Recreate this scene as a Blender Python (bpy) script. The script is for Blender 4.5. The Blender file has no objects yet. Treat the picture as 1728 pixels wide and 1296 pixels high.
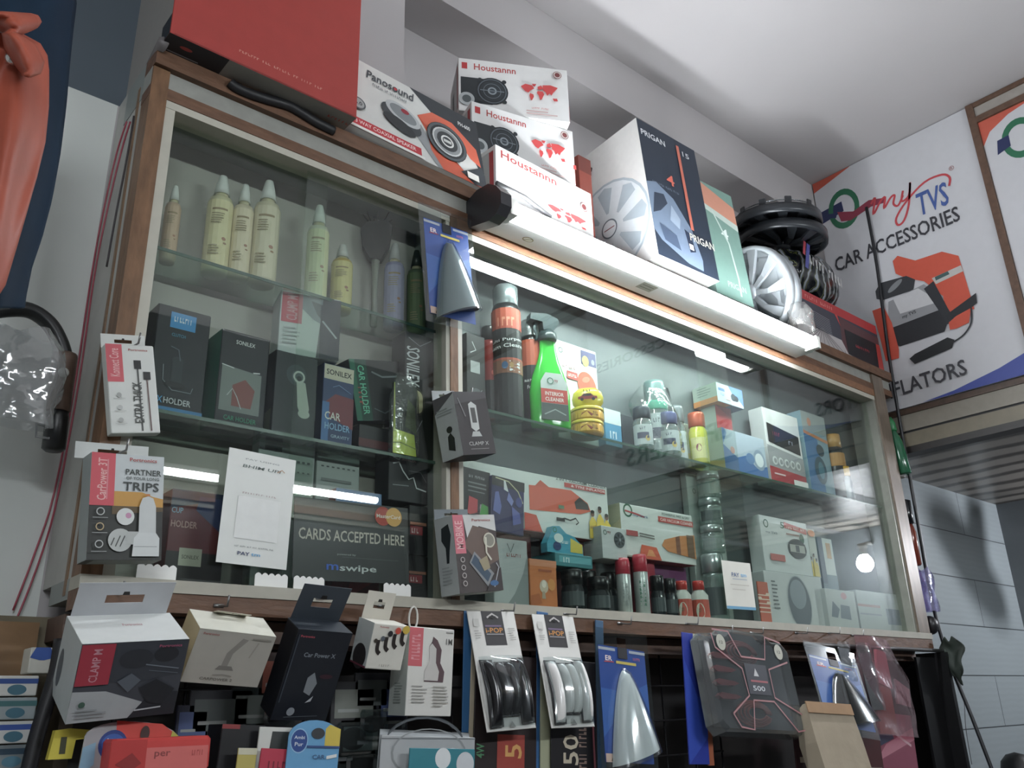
import bpy, math, random
from mathutils import Vector, Matrix
random.seed(7)
PI = math.pi
SC = bpy.context.scene
COL = SC.collection
S = 1.34           # distance (m) from the camera to the glass front of the cabinet
H = 1.5            # camera height above the floor
# ---------------------------------------------------------------- camera
F_PX, CX, CY = 1464.98, 864.0, 648.0
AX = Vector((0.7578571, 0.2096021, 0.61783459))      # world x, y, z seen in camera axes (right, down, forward)
AY = Vector((-0.65179212, 0.28479674, 0.70289249))
AZ = Vector((-0.02862953, -0.93539178, 0.35245223))
CAM = Vector((0, -S, H))
cam_data = bpy.data.cameras.new('camera')
cam = bpy.data.objects.new('camera', cam_data)
COL.objects.link(cam)
right = Vector((AX[0], AY[0], AZ[0])); down = Vector((AX[1], AY[1], AZ[1])); fwd = Vector((AX[2], AY[2], AZ[2]))
m = Matrix((right, -down, -fwd)).transposed().to_4x4()
m.translation = CAM
cam.matrix_world = m
cam_data.sensor_width = 36.0
cam_data.lens = 36.0 * F_PX / 1728.0
cam_data.clip_start = 0.05
SC.camera = cam
# ---------------------------------------------------------------- look
SC.view_settings.view_transform = 'Standard'
SC.view_settings.look = 'None'
SC.view_settings.gamma = 1.0
SC.view_settings.use_curve_mapping = False
SC.view_settings.exposure = 0.7
SC.cycles.transparent_max_bounces = 40
SC.cycles.max_bounces = 8
SC.cycles.caustics_reflective = False
SC.cycles.caustics_refractive = False
SC.cycles.sample_clamp_indirect = 4.0
TUBE_POWER = 72.0
ROOM_TUBE_POWER = 112.0
BULB_POWER = 330.0
w = bpy.data.worlds.new('world'); SC.world = w; w.use_nodes = True
w.node_tree.nodes['Background'].inputs[0].default_value = (0.9, 0.93, 0.97, 1)
w.node_tree.nodes['Background'].inputs[1].default_value = 0.2

# ---------------------------------------------------------------- pixel -> place (perspective rays against real planes)
def ray(u, v):
    d = Vector((u - CX, v - CY, F_PX))
    return Vector((AX.dot(d), AY.dot(d), AZ.dot(d)))
def PY(u, v, y):                    # point on the vertical plane at depth y (m)
    r = ray(u, v); return CAM + r * ((y + S) / r.y)
def PX(u, v, x):
    r = ray(u, v); return CAM + r * (x / r.x)
def PZ(u, v, z):                    # point on the horizontal plane at height z (m)
    r = ray(u, v); return CAM + r * ((z - H) / r.z)
def V(*a): return Vector(a)

# ---------------------------------------------------------------- materials
_M = {}
def srgb(c):
    if isinstance(c, str):
        c = [int(c[i:i+2], 16) / 255 for i in (0, 2, 4)]
    return tuple((x / 12.92 if x <= .04045 else ((x + .055) / 1.055) ** 2.4) for x in c)
def new_mat(name):
    m = bpy.data.materials.new(name); m.use_nodes = True
    nt = m.node_tree; nt.nodes.clear()
    out = nt.nodes.new('ShaderNodeOutputMaterial')
    return m, nt, out
def nd(nt, t, **k):
    n = nt.nodes.new(t)
    for a, b in k.items(): setattr(n, a, b)
    return n
def mat(c, rough=.55, metal=0., noise=.06, scale=30., spec=.5, bump=0., stretch=None):
    """plain procedural surface: one colour with a little noise in it"""
    key = (c if isinstance(c, str) else tuple(c), rough, metal, noise, scale, spec, bump, stretch)
    if key in _M: return _M[key]
    m, nt, out = new_mat('surface_%s' % (c if isinstance(c, str) else '%02x%02x%02x' % tuple(int(x*255) for x in c)))
    b = nd(nt, 'ShaderNodeBsdfPrincipled')
    b.inputs['Roughness'].default_value = rough; b.inputs['Metallic'].default_value = metal
    b.inputs['Specular IOR Level'].default_value = spec
    col = srgb(c); g_ = .3*col[0]+.59*col[1]+.11*col[2]; col = tuple(g_+(x-g_)*.86 for x in col)
    if noise > 0:
        tc = nd(nt, 'ShaderNodeTexCoord'); mp = nd(nt, 'ShaderNodeMapping')
        if stretch: mp.inputs['Scale'].default_value = stretch
        nz = nd(nt, 'ShaderNodeTexNoise'); nz.inputs['Scale'].default_value = scale; nz.inputs['Detail'].default_value = 4
        mx = nd(nt, 'ShaderNodeMix', data_type='RGBA')
        mx.inputs['A'].default_value = (*[x * (1 - noise * 2) for x in col], 1)
        mx.inputs['B'].default_value = (*[min(1, x * (1 + noise * 2)) for x in col], 1)
        nt.links.new(tc.outputs['Object'], mp.inputs[0]); nt.links.new(mp.outputs[0], nz.inputs['Vector'])
        nt.links.new(nz.outputs[0], mx.inputs['Factor']); nt.links.new(mx.outputs['Result'], b.inputs['Base Color'])
        if bump:
            bp = nd(nt, 'ShaderNodeBump'); bp.inputs['Strength'].default_value = bump; bp.inputs['Distance'].default_value = .01
            nt.links.new(nz.outputs[0], bp.inputs['Height']); nt.links.new(bp.outputs[0], b.inputs['Normal'])
    else:
        b.inputs['Base Color'].default_value = (*col, 1)
    nt.links.new(b.outputs[0], out.inputs[0])
    _M[key] = m
    return m
def clear(name, tint='ffffff', gloss=.06, rough=.03, ior=1.5, haze=0., bump=0., bscale=40.):
    """thin clear sheet: lets light through, mirrors with Fresnel; haze = share of milky surface"""
    key = ('clear', name)
    if key in _M: return _M[key]
    m, nt, out = new_mat(name)
    tr = nd(nt, 'ShaderNodeBsdfTransparent'); tr.inputs[0].default_value = (*srgb(tint), 1)
    gl = nd(nt, 'ShaderNodeBsdfGlossy'); gl.inputs['Roughness'].default_value = rough
    gl.inputs[0].default_value = (1, 1, 1, 1)
    fr = nd(nt, 'ShaderNodeFresnel')
    ge = nd(nt, 'ShaderNodeNewGeometry'); io = nd(nt, 'ShaderNodeMapRange')      # same reflectance on both faces of the thin sheet
    io.inputs[3].default_value = ior; io.inputs[4].default_value = 1/ior
    nt.links.new(ge.outputs['Backfacing'], io.inputs[0]); nt.links.new(io.outputs[0], fr.inputs[0])
    # grazing reflectance, scaled so that two faces of one pane behave like real glass
    ad = nd(nt, 'ShaderNodeMath', operation='MULTIPLY_ADD'); ad.inputs[1].default_value = 1.0; ad.inputs[2].default_value = gloss; ad.use_clamp = True
    nt.links.new(fr.outputs[0], ad.inputs[0])
    mx = nd(nt, 'ShaderNodeMixShader'); nt.links.new(ad.outputs[0], mx.inputs[0]); nt.links.new(gl.outputs[0], mx.inputs[2])
    src = tr
    if haze:
        df = nd(nt, 'ShaderNodeBsdfDiffuse'); df.inputs[0].default_value = (*srgb(tint), 1)
        tc = nd(nt, 'ShaderNodeTexCoord'); nz = nd(nt, 'ShaderNodeTexNoise'); nz.inputs['Scale'].default_value = 6; nz.inputs['Detail'].default_value = 6
        mr = nd(nt, 'ShaderNodeMapRange'); mr.inputs[1].default_value = .3; mr.inputs[2].default_value = .8; mr.inputs[3].default_value = haze * .4; mr.inputs[4].default_value = haze * 1.6
        hz = nd(nt, 'ShaderNodeMixShader')
        nt.links.new(tc.outputs['Object'], nz.inputs[0]); nt.links.new(nz.outputs[0], mr.inputs[0]); nt.links.new(mr.outputs[0], hz.inputs[0])
        nt.links.new(tr.outputs[0], hz.inputs[1]); nt.links.new(df.outputs[0], hz.inputs[2]); src = hz
    nt.links.new(src.outputs[0], mx.inputs[1])
    if bump:
        tc = nd(nt, 'ShaderNodeTexCoord'); nz = nd(nt, 'ShaderNodeTexNoise'); nz.inputs['Scale'].default_value = bscale
        bp = nd(nt, 'ShaderNodeBump'); bp.inputs['Strength'].default_value = bump; bp.inputs['Distance'].default_value = .01
        nt.links.new(tc.outputs['Object'], nz.inputs[0]); nt.links.new(nz.outputs[0], bp.inputs['Height'])
        nt.links.new(bp.outputs[0], gl.inputs['Normal']); nt.links.new(bp.outputs[0], fr.inputs['Normal'])
    nt.links.new(mx.outputs[0], out.inputs[0])
    _M[key] = m
    return m
def emit(c, s, name='glowing'):
    key = ('emit', c, s)
    if key in _M: return _M[key]
    m, nt, out = new_mat(name)
    e = nd(nt, 'ShaderNodeEmission'); e.inputs[0].default_value = (*srgb(c), 1); e.inputs[1].default_value = s
    nt.links.new(e.outputs[0], out.inputs[0]); _M[key] = m
    return m

# ---------------------------------------------------------------- lettering: font outlines turned into faces once per word
_T = {}
def text_mesh(s):
    if s in _T: return _T[s]
    cu = bpy.data.curves.new('word', 'FONT'); cu.body = s; cu.resolution_u = 2; cu.size = 1.0; cu.offset = .014
    o = bpy.data.objects.new('word', cu); COL.objects.link(o)
    dg = bpy.context.evaluated_depsgraph_get()
    me = bpy.data.meshes.new_from_object(o.evaluated_get(dg))
    vs = [(v.co.x, v.co.y) for v in me.vertices]; fs = [tuple(p.vertices) for p in me.polygons]
    COL.objects.unlink(o); bpy.data.objects.remove(o); bpy.data.curves.remove(cu); bpy.data.meshes.remove(me)
    x0 = min(v[0] for v in vs); x1 = max(v[0] for v in vs); y0 = min(v[1] for v in vs); y1 = max(v[1] for v in vs)
    _T[s] = (vs, fs, x0, x1, y0, y1)
    return _T[s]

BLUR = {'CAR STEREO SYSTEM', 'Infinity', 'TurnMax', 'ABRO', 'MAX', 'AIR', 'JAR', 'OFFER', 'SEALANT', 'WAX', 'OIL', 'Polish', 'Wax', 'Perfume', 'LED', '88.8', 'FM', 'CAR TYRE', 'INFLATOR', 'Pioneer', 'GRIP', 'SPORT', 'SO', 'Shark', 'M-ONE',
        'Merchant Name', 'INCH DASH CAM', 'HI-FI SOUND', 'JBL', 'harman', 'ENHANCE THE BEAUTY OF YOUR CAR', 'Universal wheel cover', 'WHEEL COVER', 'ALL PURPOSE', 'Devil', 'FOAM', 'CarPower', 'DRIVEN BY PERFECTION', 'Pay with any UPI enabled app', 'auto pearl'}
# ---------------------------------------------------------------- mesh builder
class MB:
    def __init__(s): s.v = []; s.f = []; s.mi = []; s.m = []; s.sm = []
    def mat_i(s, m):
        if m not in s.m: s.m.append(m)
        return s.m.index(m)
    def add(s, vs, fs, m, T=None, smooth=False):
        k = len(s.v); i = s.mat_i(m)
        for p in vs:
            p = Vector(p); s.v.append(T @ p if T else p)
        for f in fs: s.f.append(tuple(a + k for a in f)); s.mi.append(i); s.sm.append(smooth)
        return s
    def box(s, a, b, m, T=None, bev=0.):
        x0, y0, z0 = a; x1, y1, z1 = b
        if bev <= 0:
            vs = [(x, y, z) for x in (x0, x1) for y in (y0, y1) for z in (z0, z1)]
            fs = [(0, 1, 3, 2), (4, 6, 7, 5), (0, 4, 5, 1), (2, 3, 7, 6), (0, 2, 6, 4), (1, 5, 7, 3)]
            return s.add(vs, fs, m, T)
        # chamfered: octagonal section along z with chamfered ends
        e = bev; ring = lambda i: [(x0+e+i, y0+i), (x1-e-i, y0+i), (x1-i, y0+e+i), (x1-i, y1-e-i), (x1-e-i, y1-i), (x0+e+i, y1-i), (x0+i, y1-e-i), (x0+i, y0+e+i)]
        vs = []; 
        for z, i in ((z0, e*.7), (z0+e, 0), (z1-e, 0), (z1, e*.7)): vs += [(p[0], p[1], z) for p in ring(i)]
        fs = [tuple(range(7, -1, -1)), tuple(range(24, 32))]
        for r in range(3):
            for j in range(8): a_ = r*8+j; b_ = r*8+(j+1) % 8; fs.append((a_, b_, b_+8, a_+8))
        return s.add(vs, fs, m, T)
    def prism(s, poly, h, m, T=None, smooth=False):      # polygon in local xy, extruded along +z
        n = len(poly)
        vs = [(p[0], p[1], 0) for p in poly] + [(p[0], p[1], h) for p in poly]
        fs = [tuple(range(n-1, -1, -1)), tuple(range(n, 2*n))]
        s.add(vs, fs, m, T)
        k = len(s.v) - 2*n; i = s.mat_i(m)
        for j in range(n): s.f.append((k+j, k+(j+1) % n, k+n+(j+1) % n, k+n+j)); s.mi.append(i); s.sm.append(smooth)
        return s
    def lathe(s, prof, m, T=None, n=20, smooth=True, a0=0, a1=2*PI):
        full = abs(a1-a0-2*PI) < 1e-6
        k = n if full else n+1
        vs = []; fs = []
        for r, z in prof:
            for j in range(k):
                a = a0 + (a1-a0)*j/n; vs.append((r*math.cos(a), r*math.sin(a), z))
        for i in range(len(prof)-1):
            for j in range(n):
                j2 = (j+1) % k
                fs.append((i*k+j, i*k+j2, (i+1)*k+j2, (i+1)*k+j))
        if full:
            if prof[0][0] > 1e-6: fs.append(tuple(range(k-1, -1, -1)))
            if prof[-1][0] > 1e-6: fs.append(tuple(range((len(prof)-1)*k, len(prof)*k)))
        return s.add(vs, fs, m, T, smooth)
    def tube(s, pts, r, m, n=8, T=None, cap=True, smooth=True):
        pts = [Vector(p) for p in pts]; rr = r if isinstance(r, (list, tuple)) else [r]*len(pts)
        vs = []; fs = []; prev = None
        for i, p in enumerate(pts):
            d = (pts[min(i+1, len(pts)-1)] - pts[max(i-1, 0)])
            d = d.normalized() if d.length > 1e-9 else Vector((0, 0, 1))
            if prev is None:
                prev = d.orthogonal().normalized()
            u = (prev - d*prev.dot(d));  u = u.normalized() if u.length > 1e-6 else d.orthogonal().normalized()
            prev = u; w_ = d.cross(u)
            for j in range(n):
                a = 2*PI*j/n; vs.append(p + (u*math.cos(a) + w_*math.sin(a))*rr[i])
        for i in range(len(pts)-1):
            for j in range(n): fs.append((i*n+j, i*n+(j+1) % n, (i+1)*n+(j+1) % n, (i+1)*n+j))
        if cap: fs += [tuple(range(n-1, -1, -1)), tuple(range((len(pts)-1)*n, len(pts)*n))]
        return s.add(vs, fs, m, T, smooth)
    def grid(s, fn, nu, nv, m, T=None, smooth=True):
        vs = [fn(i/nu, j/nv) for j in range(nv+1) for i in range(nu+1)]
        fs = [(j*(nu+1)+i, j*(nu+1)+i+1, (j+1)*(nu+1)+i+1, (j+1)*(nu+1)+i) for j in range(nv) for i in range(nu)]
        return s.add(vs, fs, m, T, smooth)
    # flat print on a plane frame: T maps (u right, v up, w out of the face) in metres
    def art(s, cmds, T, W, Hh, lift=.0003):
        """cmds in shares of the face: r rect, p polygon, c ellipse, o ring, t text, l line"""
        for k, c in enumerate(cmds):
            z = lift + .00022*k; t = c[0]
            if t == 'r':
                _, u0, v0, u1, v1, col = c[:6]
                s.add([(u0*W, v0*Hh, z), (u1*W, v0*Hh, z), (u1*W, v1*Hh, z), (u0*W, v1*Hh, z)], [(0, 1, 2, 3)], ink(col), T)
            elif t == 'p':
                s.add([(a*W, b*Hh, z) for a, b in c[1]], [tuple(range(len(c[1])))], ink(c[2]), T)
            elif t == 'c':                                  # ellipse: radii are shares of the width
                _, u, v, ru, rv, col = c[:6]; rot = c[6] if len(c) > 6 else 0
                pts = []
                for j in range(24):
                    a = 2*PI*j/24; x = ru*W*math.cos(a); y = rv*W*math.sin(a)
                    pts.append((u*W + x*math.cos(rot) - y*math.sin(rot), v*Hh + x*math.sin(rot) + y*math.cos(rot), z))
                s.add(pts, [tuple(range(24))], ink(col), T)
            elif t == 'o':                                  # ring
                _, u, v, ru, rv, th, col = c[:7]; rot = c[7] if len(c) > 7 else 0; pts = []
                for q in (1, 1-th):
                    for j in range(24):
                        a = 2*PI*j/24; x = ru*W*q*math.cos(a); y = rv*W*q*math.sin(a)
                        pts.append((u*W + x*math.cos(rot) - y*math.sin(rot), v*Hh + x*math.sin(rot) + y*math.cos(rot), z))
                s.add(pts, [(j, (j+1) % 24, 24+(j+1) % 24, 24+j) for j in range(24)], ink(col), T)
            elif t == 'l':                                  # polyline stroke, width in shares of the width
                _, pl, wd, col = c[:4]
                P_ = [Vector((a*W, b*Hh)) for a, b in pl]
                L = []; R_ = []
                for i, p in enumerate(P_):
                    d = P_[min(i+1, len(P_)-1)] - P_[max(i-1, 0)]
                    d = d.normalized() if d.length > 0 else Vector((1, 0)); nrm = Vector((-d.y, d.x))*wd*W/2
                    L.append((*(p+nrm), z)); R_.append((*(p-nrm), z))
                n = len(P_); s.add(L + R_, [(n+i, n+i+1, i+1, i) for i in range(n-1)], ink(col), T)
            elif t == 't' and c[1] in BLUR:                   # print too small or blurred to read: letter-like marks only
                _, txt, u, v, hh, ww, col = c[:7]; rot = c[7] if len(c) > 7 else 0
                Ls, Lh = (ww*Hh, hh*Hh) if rot else (ww*W, hh*Hh); rg = random.Random(len(txt)*7+k); n = max(2, len(txt))
                for j in range(n):
                    if txt[j % len(txt)] == ' ': continue
                    a0 = -Ls/2 + Ls*(j+.12)/n; a1 = -Ls/2 + Ls*(j+.85)/n; am = a0+(a1-a0)*rg.uniform(.25, .5)
                    sh = rg.choice(([(a0, -.5), (am, -.5), (am, .5), (a0, .5)], [(a0, -.5), (a1, -.5), (a1, -.2), (am, -.15), (am, .5), (a0, .5)], [(a0, .5), (a1, .5), (a1, .25), (am, .2), (am, -.5), (a0, -.5)]))
                    s.add([(u*W + a*math.cos(rot) - b*Lh*math.sin(rot), v*Hh + a*math.sin(rot) + b*Lh*math.cos(rot), z) for a, b in sh], [tuple(range(len(sh)))], ink(col), T)
            elif t == 't':                                  # text, u v = centre, hh = letter height share of face height, ww = width share of face width
                _, txt, u, v, hh, ww, col = c[:7]; rot = c[7] if len(c) > 7 else 0; shear = c[8] if len(c) > 8 else 0
                vs, fs, x0, x1, y0, y1 = text_mesh(txt)
                sx = ww*W/(x1-x0); sy = hh*Hh/(y1-y0)
                if rot:                                     # rotated words: ww is length, hh letter height, both shares of the face height
                    sx = ww*Hh/(x1-x0); sy = hh*Hh/(y1-y0)
                out = []
                for x, y in vs:
                    a = (x-(x0+x1)/2)*sx; b = (y-(y0+y1)/2)*sy; a += b*shear
                    out.append((u*W + a*math.cos(rot) - b*math.sin(rot), v*Hh + a*math.sin(rot) + b*math.cos(rot), z))
                s.add(out, fs, ink(col), T)
        return s
    def build(s, name, parent=None, T=None, loc=None):
        me = bpy.data.meshes.new(name)
        me.from_pydata([tuple(p) for p in s.v], [], s.f)
        for m in s.m: me.materials.append(m)
        me.polygons.foreach_set('material_index', s.mi)
        me.polygons.foreach_set('use_smooth', s.sm)
        me.validate(); me.update()
        o = bpy.data.objects.new(name, me); COL.objects.link(o)
        if T is not None: o.matrix_world = T
        if loc is not None: o.location = loc
        if parent: o.parent = parent
        return o
def ink(c):
    if not isinstance(c, (str, tuple)): return c
    return mat(c, .5, 0., .03, 60.)
def tag(o, label, cat, group=None, kind=None):
    o['label'] = label; o['category'] = cat
    if group: o['group'] = group
    if kind: o['kind'] = kind
    return o
def thing(name, label, cat, T=None, group=None):
    o = bpy.data.objects.new(name, None); COL.objects.link(o); o.empty_display_size = .03
    if T is not None: o.matrix_world = T
    return tag(o, label, cat, group)
def struct(name, mb, label=None):
    o = mb.build(name); o['kind'] = 'structure'
    if label: o['label'] = label
    return o
def frame(o, u, v):          # matrix with x along u, z along v (made square), y = into the thing
    u = u.normalized(); v = (v - u*v.dot(u)).normalized(); n = v.cross(u)
    m = Matrix((u, n, v)).transposed().to_4x4(); m.translation = o
    return m
def yaw(loc, a=0, tilt=0, roll=0):
    return Matrix.Translation(loc) @ Matrix.Rotation(a, 4, 'Z') @ Matrix.Rotation(roll, 4, 'Y') @ Matrix.Rotation(tilt, 4, 'X')
# faces of a carton whose front-bottom-left corner is the origin, x right, y into, z up
def FT(W, D, Hh, face):
    if face == 'F': return Matrix(((1,0,0,0),(0,0,-1,0),(0,1,0,0),(0,0,0,1))), W, Hh
    if face == 'L': return Matrix(((0,0,-1,0),(-1,0,0,D),(0,1,0,0),(0,0,0,1))), D, Hh
    if face == 'R': return Matrix(((0,0,1,W),(1,0,0,0),(0,1,0,0),(0,0,0,1))), D, Hh
    if face == 'T': return Matrix(((1,0,0,0),(0,1,0,0),(0,0,1,Hh),(0,0,0,1))), W, D
    if face == 'B': return Matrix(((1,0,0,0),(0,-1,0,D),(0,0,-1,0),(0,0,0,1))), W, D
def carton_mesh(W, D, Hh, base, arts, base_rough=.5, noise=.04, bev=.0012):
    mb = MB(); mb.box((0, 0, 0), (W, D, Hh), mat(base, base_rough, 0, noise), bev=bev)
    for face, cmds in arts.items():
        T, a, b = FT(W, D, Hh, face); mb.art(cmds, T, a, b)
    return mb
def carton(name, label, cat, T, W, D, Hh, base, arts=None, group=None, **k):
    o = carton_mesh(W, D, Hh, base, arts or {}, **k).build(name, T=T)
    return tag(o, label, cat, group)
def resting(bl, br, tl, z):
    """frame, width and height of a front face standing at height z, from where its three corners appear"""
    a = PZ(*bl, z); b = PZ(*br, z); d = b - a
    r = ray(*tl); t = (a.x*r.x + (a.y-CAM.y)*r.y)/(r.x**2 + r.y**2)     # closest to the vertical line above a
    top = CAM + r*t
    return frame(a, d, V(0, 0, 1)), d.length, max(.02, top.z - z)
def standing(bl, br, tl, z, y):
    """the same for a thing squarely facing front at depth y"""
    a = PY(*bl, y); b = PY(*br, y); c = PY(*tl, y)
    return frame(V(a.x, y, z), V(1, 0, 0), V(0, 0, 1)), abs(b.x - a.x), c.z - z
def facing(bl, br, tl, y0, y1, y2):
    a = PY(*bl, y0); b = PY(*br, y1); c = PY(*tl, y2)
    u = b - a; vv = c - a; T = frame(a, u, vv)
    return T, u.length, (vv - u.normalized()*vv.dot(u.normalized())).length
# ---------------------------------------------------------------- setting
zz = lambda k: H + k*S
Z_SILL, Z_GLASS, Z_TOP, Z_CEIL = zz(.147), zz(.752), zz(.832), zz(1.518)
Z_S1, Z_S2, Z_SR = zz(.5655), zz(.352), zz(.4555)
X_L, X_MID, X_R = .295*S, .7514*S, 2.122*S
X_OUT_L, X_OUT_R = .26*S, 2.192*S
Y_BACK, Y_WALL, Y_UP, Y_BEAM = .118, .181, .315, .166
X_SIGN = 2.27*S; X_LOFT = .40*S; X_FAR = 3.2*S; Z_ALC = zz(.618)
BROWN = mat('765436', .5, 0, .28, 90., .4, .15, (1, 1, .25))
BROWN_H = mat('6c4c36', .5, 0, .25, 90., .4, .15, (.3, 1, 1))
BEADING = mat('8a5f3e', .45, 0, .2, 60.)
CREAM = mat('b9b6a6', .5, 0, .05, 40.)
LAMINATE = mat('96978f', .45, 0, .14, 26.)
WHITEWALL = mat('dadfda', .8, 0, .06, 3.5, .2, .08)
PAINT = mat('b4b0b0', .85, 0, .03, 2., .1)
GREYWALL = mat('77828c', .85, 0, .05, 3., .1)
DARK = mat('16161a', .6, 0, .2, 30.)
BACKBOARD = mat('858c88', .5, 0, .08, 8.)
# floor, walls, ceiling of the shop aisle
struct('floor', MB().box((-2.2, -3.1, -.1), (X_FAR+.1, Y_WALL, 0), mat('8a8680', .5, 0, .1, 4.)))
struct('ceiling', MB().box((-2.2, -3.1, Z_CEIL), (X_SIGN, Y_UP, Z_CEIL+.1), PAINT))
def tile_mat():
    m, nt, out = new_mat('wall_tiles')
    b = nd(nt, 'ShaderNodeBsdfPrincipled'); b.inputs['Roughness'].default_value = .35
    tc = nd(nt, 'ShaderNodeTexCoord'); mp = nd(nt, 'ShaderNodeMapping')
    mp.inputs['Rotation'].default_value = (PI/2, 0, 0); mp.inputs['Location'].default_value = (.13, .066, 0)
    br = nd(nt, 'ShaderNodeTexBrick'); br.offset = .5
    br.inputs['Scale'].default_value = 1.0; br.inputs['Brick Width'].default_value = 1.6; br.inputs['Row Height'].default_value = .189
    br.inputs['Mortar Size'].default_value = .0022; br.inputs['Mortar Smooth'].default_value = .2
    br.inputs['Color1'].default_value = (*srgb('9aa3a6'), 1); br.inputs['Color2'].default_value = (*srgb('949da1'), 1); br.inputs['Mortar'].default_value = (*srgb('3c4144'), 1)
    wv = nd(nt, 'ShaderNodeTexWave'); wv.wave_type = 'BANDS'; wv.bands_direction = 'Z'; wv.inputs['Scale'].default_value = 14; wv.inputs['Distortion'].default_value = 3; wv.inputs['Detail'].default_value = 3
    mx = nd(nt, 'ShaderNodeMix', data_type='RGBA', blend_type='MULTIPLY'); mx.inputs['Factor'].default_value = .05
    nt.links.new(tc.outputs['Object'], mp.inputs[0]); nt.links.new(mp.outputs[0], br.inputs[0]); nt.links.new(tc.outputs['Object'], wv.inputs[0])
    nt.links.new(br.outputs[0], mx.inputs['A']); nt.links.new(wv.outputs[0], mx.inputs['B']); nt.links.new(mx.outputs['Result'], b.inputs['Base Color'])
    nt.links.new(b.outputs[0], out.inputs[0]); return m
TILES = tile_mat()
wb = MB()
wb.box((X_OUT_L-.002, Y_WALL, 0), (X_SIGN, Y_WALL+.1, Z_TOP), PAINT)
struct('wall_back', wb)
wb = MB()
wb.box((X_LOFT+.03, Y_UP, Z_TOP), (X_SIGN+.05, Y_UP+.1, Z_CEIL), PAINT)
struct('wall_upper', wb)
struct('wall_ledge', MB().box((X_LOFT+.03, Y_WALL+.1, Z_TOP-.02), (X_SIGN+.05, Y_UP, Z_TOP), PAINT))
# white plastered wall left of the cabinet ends at the cabinet's height, a dim loft recess above it
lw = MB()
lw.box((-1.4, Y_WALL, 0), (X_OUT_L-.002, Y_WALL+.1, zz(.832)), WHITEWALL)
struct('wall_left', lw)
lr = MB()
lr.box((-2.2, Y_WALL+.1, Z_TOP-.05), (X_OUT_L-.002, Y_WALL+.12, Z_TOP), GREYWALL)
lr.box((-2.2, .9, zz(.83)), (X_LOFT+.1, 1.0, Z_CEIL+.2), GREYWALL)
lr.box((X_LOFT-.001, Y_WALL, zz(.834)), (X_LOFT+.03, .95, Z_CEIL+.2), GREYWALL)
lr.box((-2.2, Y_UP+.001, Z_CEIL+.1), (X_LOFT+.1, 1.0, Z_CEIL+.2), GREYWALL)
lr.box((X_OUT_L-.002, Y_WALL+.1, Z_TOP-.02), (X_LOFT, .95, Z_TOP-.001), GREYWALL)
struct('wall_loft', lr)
# pier and ceiling beam that stand out of the back wall above the cabinet
pb = PY(682, 60, Y_BEAM)
struct('wall_pier', MB().box((X_LOFT, Y_BEAM-.0005, Z_TOP+.001), (pb.x, Y_UP-.0005, Z_CEIL-.0005), PAINT))
struct('wall_beam', MB().box((X_LOFT+.01, Y_BEAM, zz(1.371)), (X_SIGN+.003, Y_UP-.0005, Z_CEIL-.001), PAINT))
struct('wall_opposite', MB().box((-2.2, -3.1, 0), (X_FAR+.1, -3.0, Z_CEIL), mat('5a5c60', .8, 0, .05, 3.)))
# tiled alcove behind the sign
struct('wall_tiled', MB().box((X_SIGN, Y_WALL, 0), (X_FAR+.1, Y_WALL+.1, Z_ALC), TILES))
struct('wall_right', MB().box((X_FAR, -3.0, 0), (X_FAR+.1, Y_WALL, Z_ALC), mat('6a7074', .5, 0, .1, 8.)))
def pvc_mat():
    m, nt, out = new_mat('pvc_ceiling_panels')
    b = nd(nt, 'ShaderNodeBsdfPrincipled'); b.inputs['Roughness'].default_value = .3
    tc = nd(nt, 'ShaderNodeTexCoord')
    wv = nd(nt, 'ShaderNodeTexWave'); wv.wave_type = 'BANDS'; wv.bands_direction = 'X'; wv.inputs['Scale'].default_value = 2.2; wv.inputs['Distortion'].default_value = 2.; wv.inputs['Detail'].default_value = 4; wv.inputs['Detail Scale'].default_value = 1.4
    cr = nd(nt, 'ShaderNodeValToRGB'); cr.color_ramp.elements[0].color = (*srgb('4b4641'), 1); cr.color_ramp.elements[1].color = (*srgb('918b84'), 1)
    cr.color_ramp.elements[0].position = .1; cr.color_ramp.elements[1].position = .5
    nt.links.new(tc.outputs['Object'], wv.inputs[0]); nt.links.new(wv.outputs[0], cr.inputs[0]); nt.links.new(cr.outputs[0], b.inputs['Base Color'])
    nt.links.new(b.outputs[0], out.inputs[0]); return m
al = MB(); al.box((X_SIGN+.05, -3.0, Z_ALC), (X_FAR+.1, Y_WALL+.1, Z_ALC+.05), pvc_mat())
for k in range(6):                                  # groups of raised silver lines across the panels
    yb = -.42 - k*.5
    for j in range(5): al.box((X_SIGN+.1, yb - j*.014, Z_ALC-.003), (X_FAR, yb - j*.014 - .004, Z_ALC+.0005), mat('d8dade', .2, .8, .02))
struct('ceiling_alcove', al)
# fascia between aisle and alcove: brown trims and grey laminate
fa = MB(); x0 = X_SIGN
def yz_band(mb, z0, z1, y0, y1, xa, xb, m): mb.box((xa, y0, z0), (xb, y1, z1), m)
yz_band(fa, zz(.716), zz(.731), -3.0, Y_WALL, x0-.012, x0+.05, mat('4d3a2e', .5, 0, .25, 60.))
yz_band(fa, zz(.672), zz(.716), -3.0, Y_WALL, x0-.006, x0+.05, mat('8c8578', .5, 0, .08, 40.))
yz_band(fa, zz(.666), zz(.672), -3.0, Y_WALL, x0-.002, x0+.05, DARK)
yz_band(fa, zz(.628), zz(.666), -3.0, Y_WALL, x0-.006, x0+.05, mat('7c7360', .5, 0, .08, 40.))
yz_band(fa, zz(.610), zz(.628), -3.0, Y_WALL, x0-.012, x0+.05, mat('26211f', .5, 0, .2, 60.))
yz_band(fa, zz(.731), Z_CEIL, -3.0, Y_UP, x0+.004, x0+.05, PAINT)
struct('wall_sign_fascia', fa)

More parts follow.
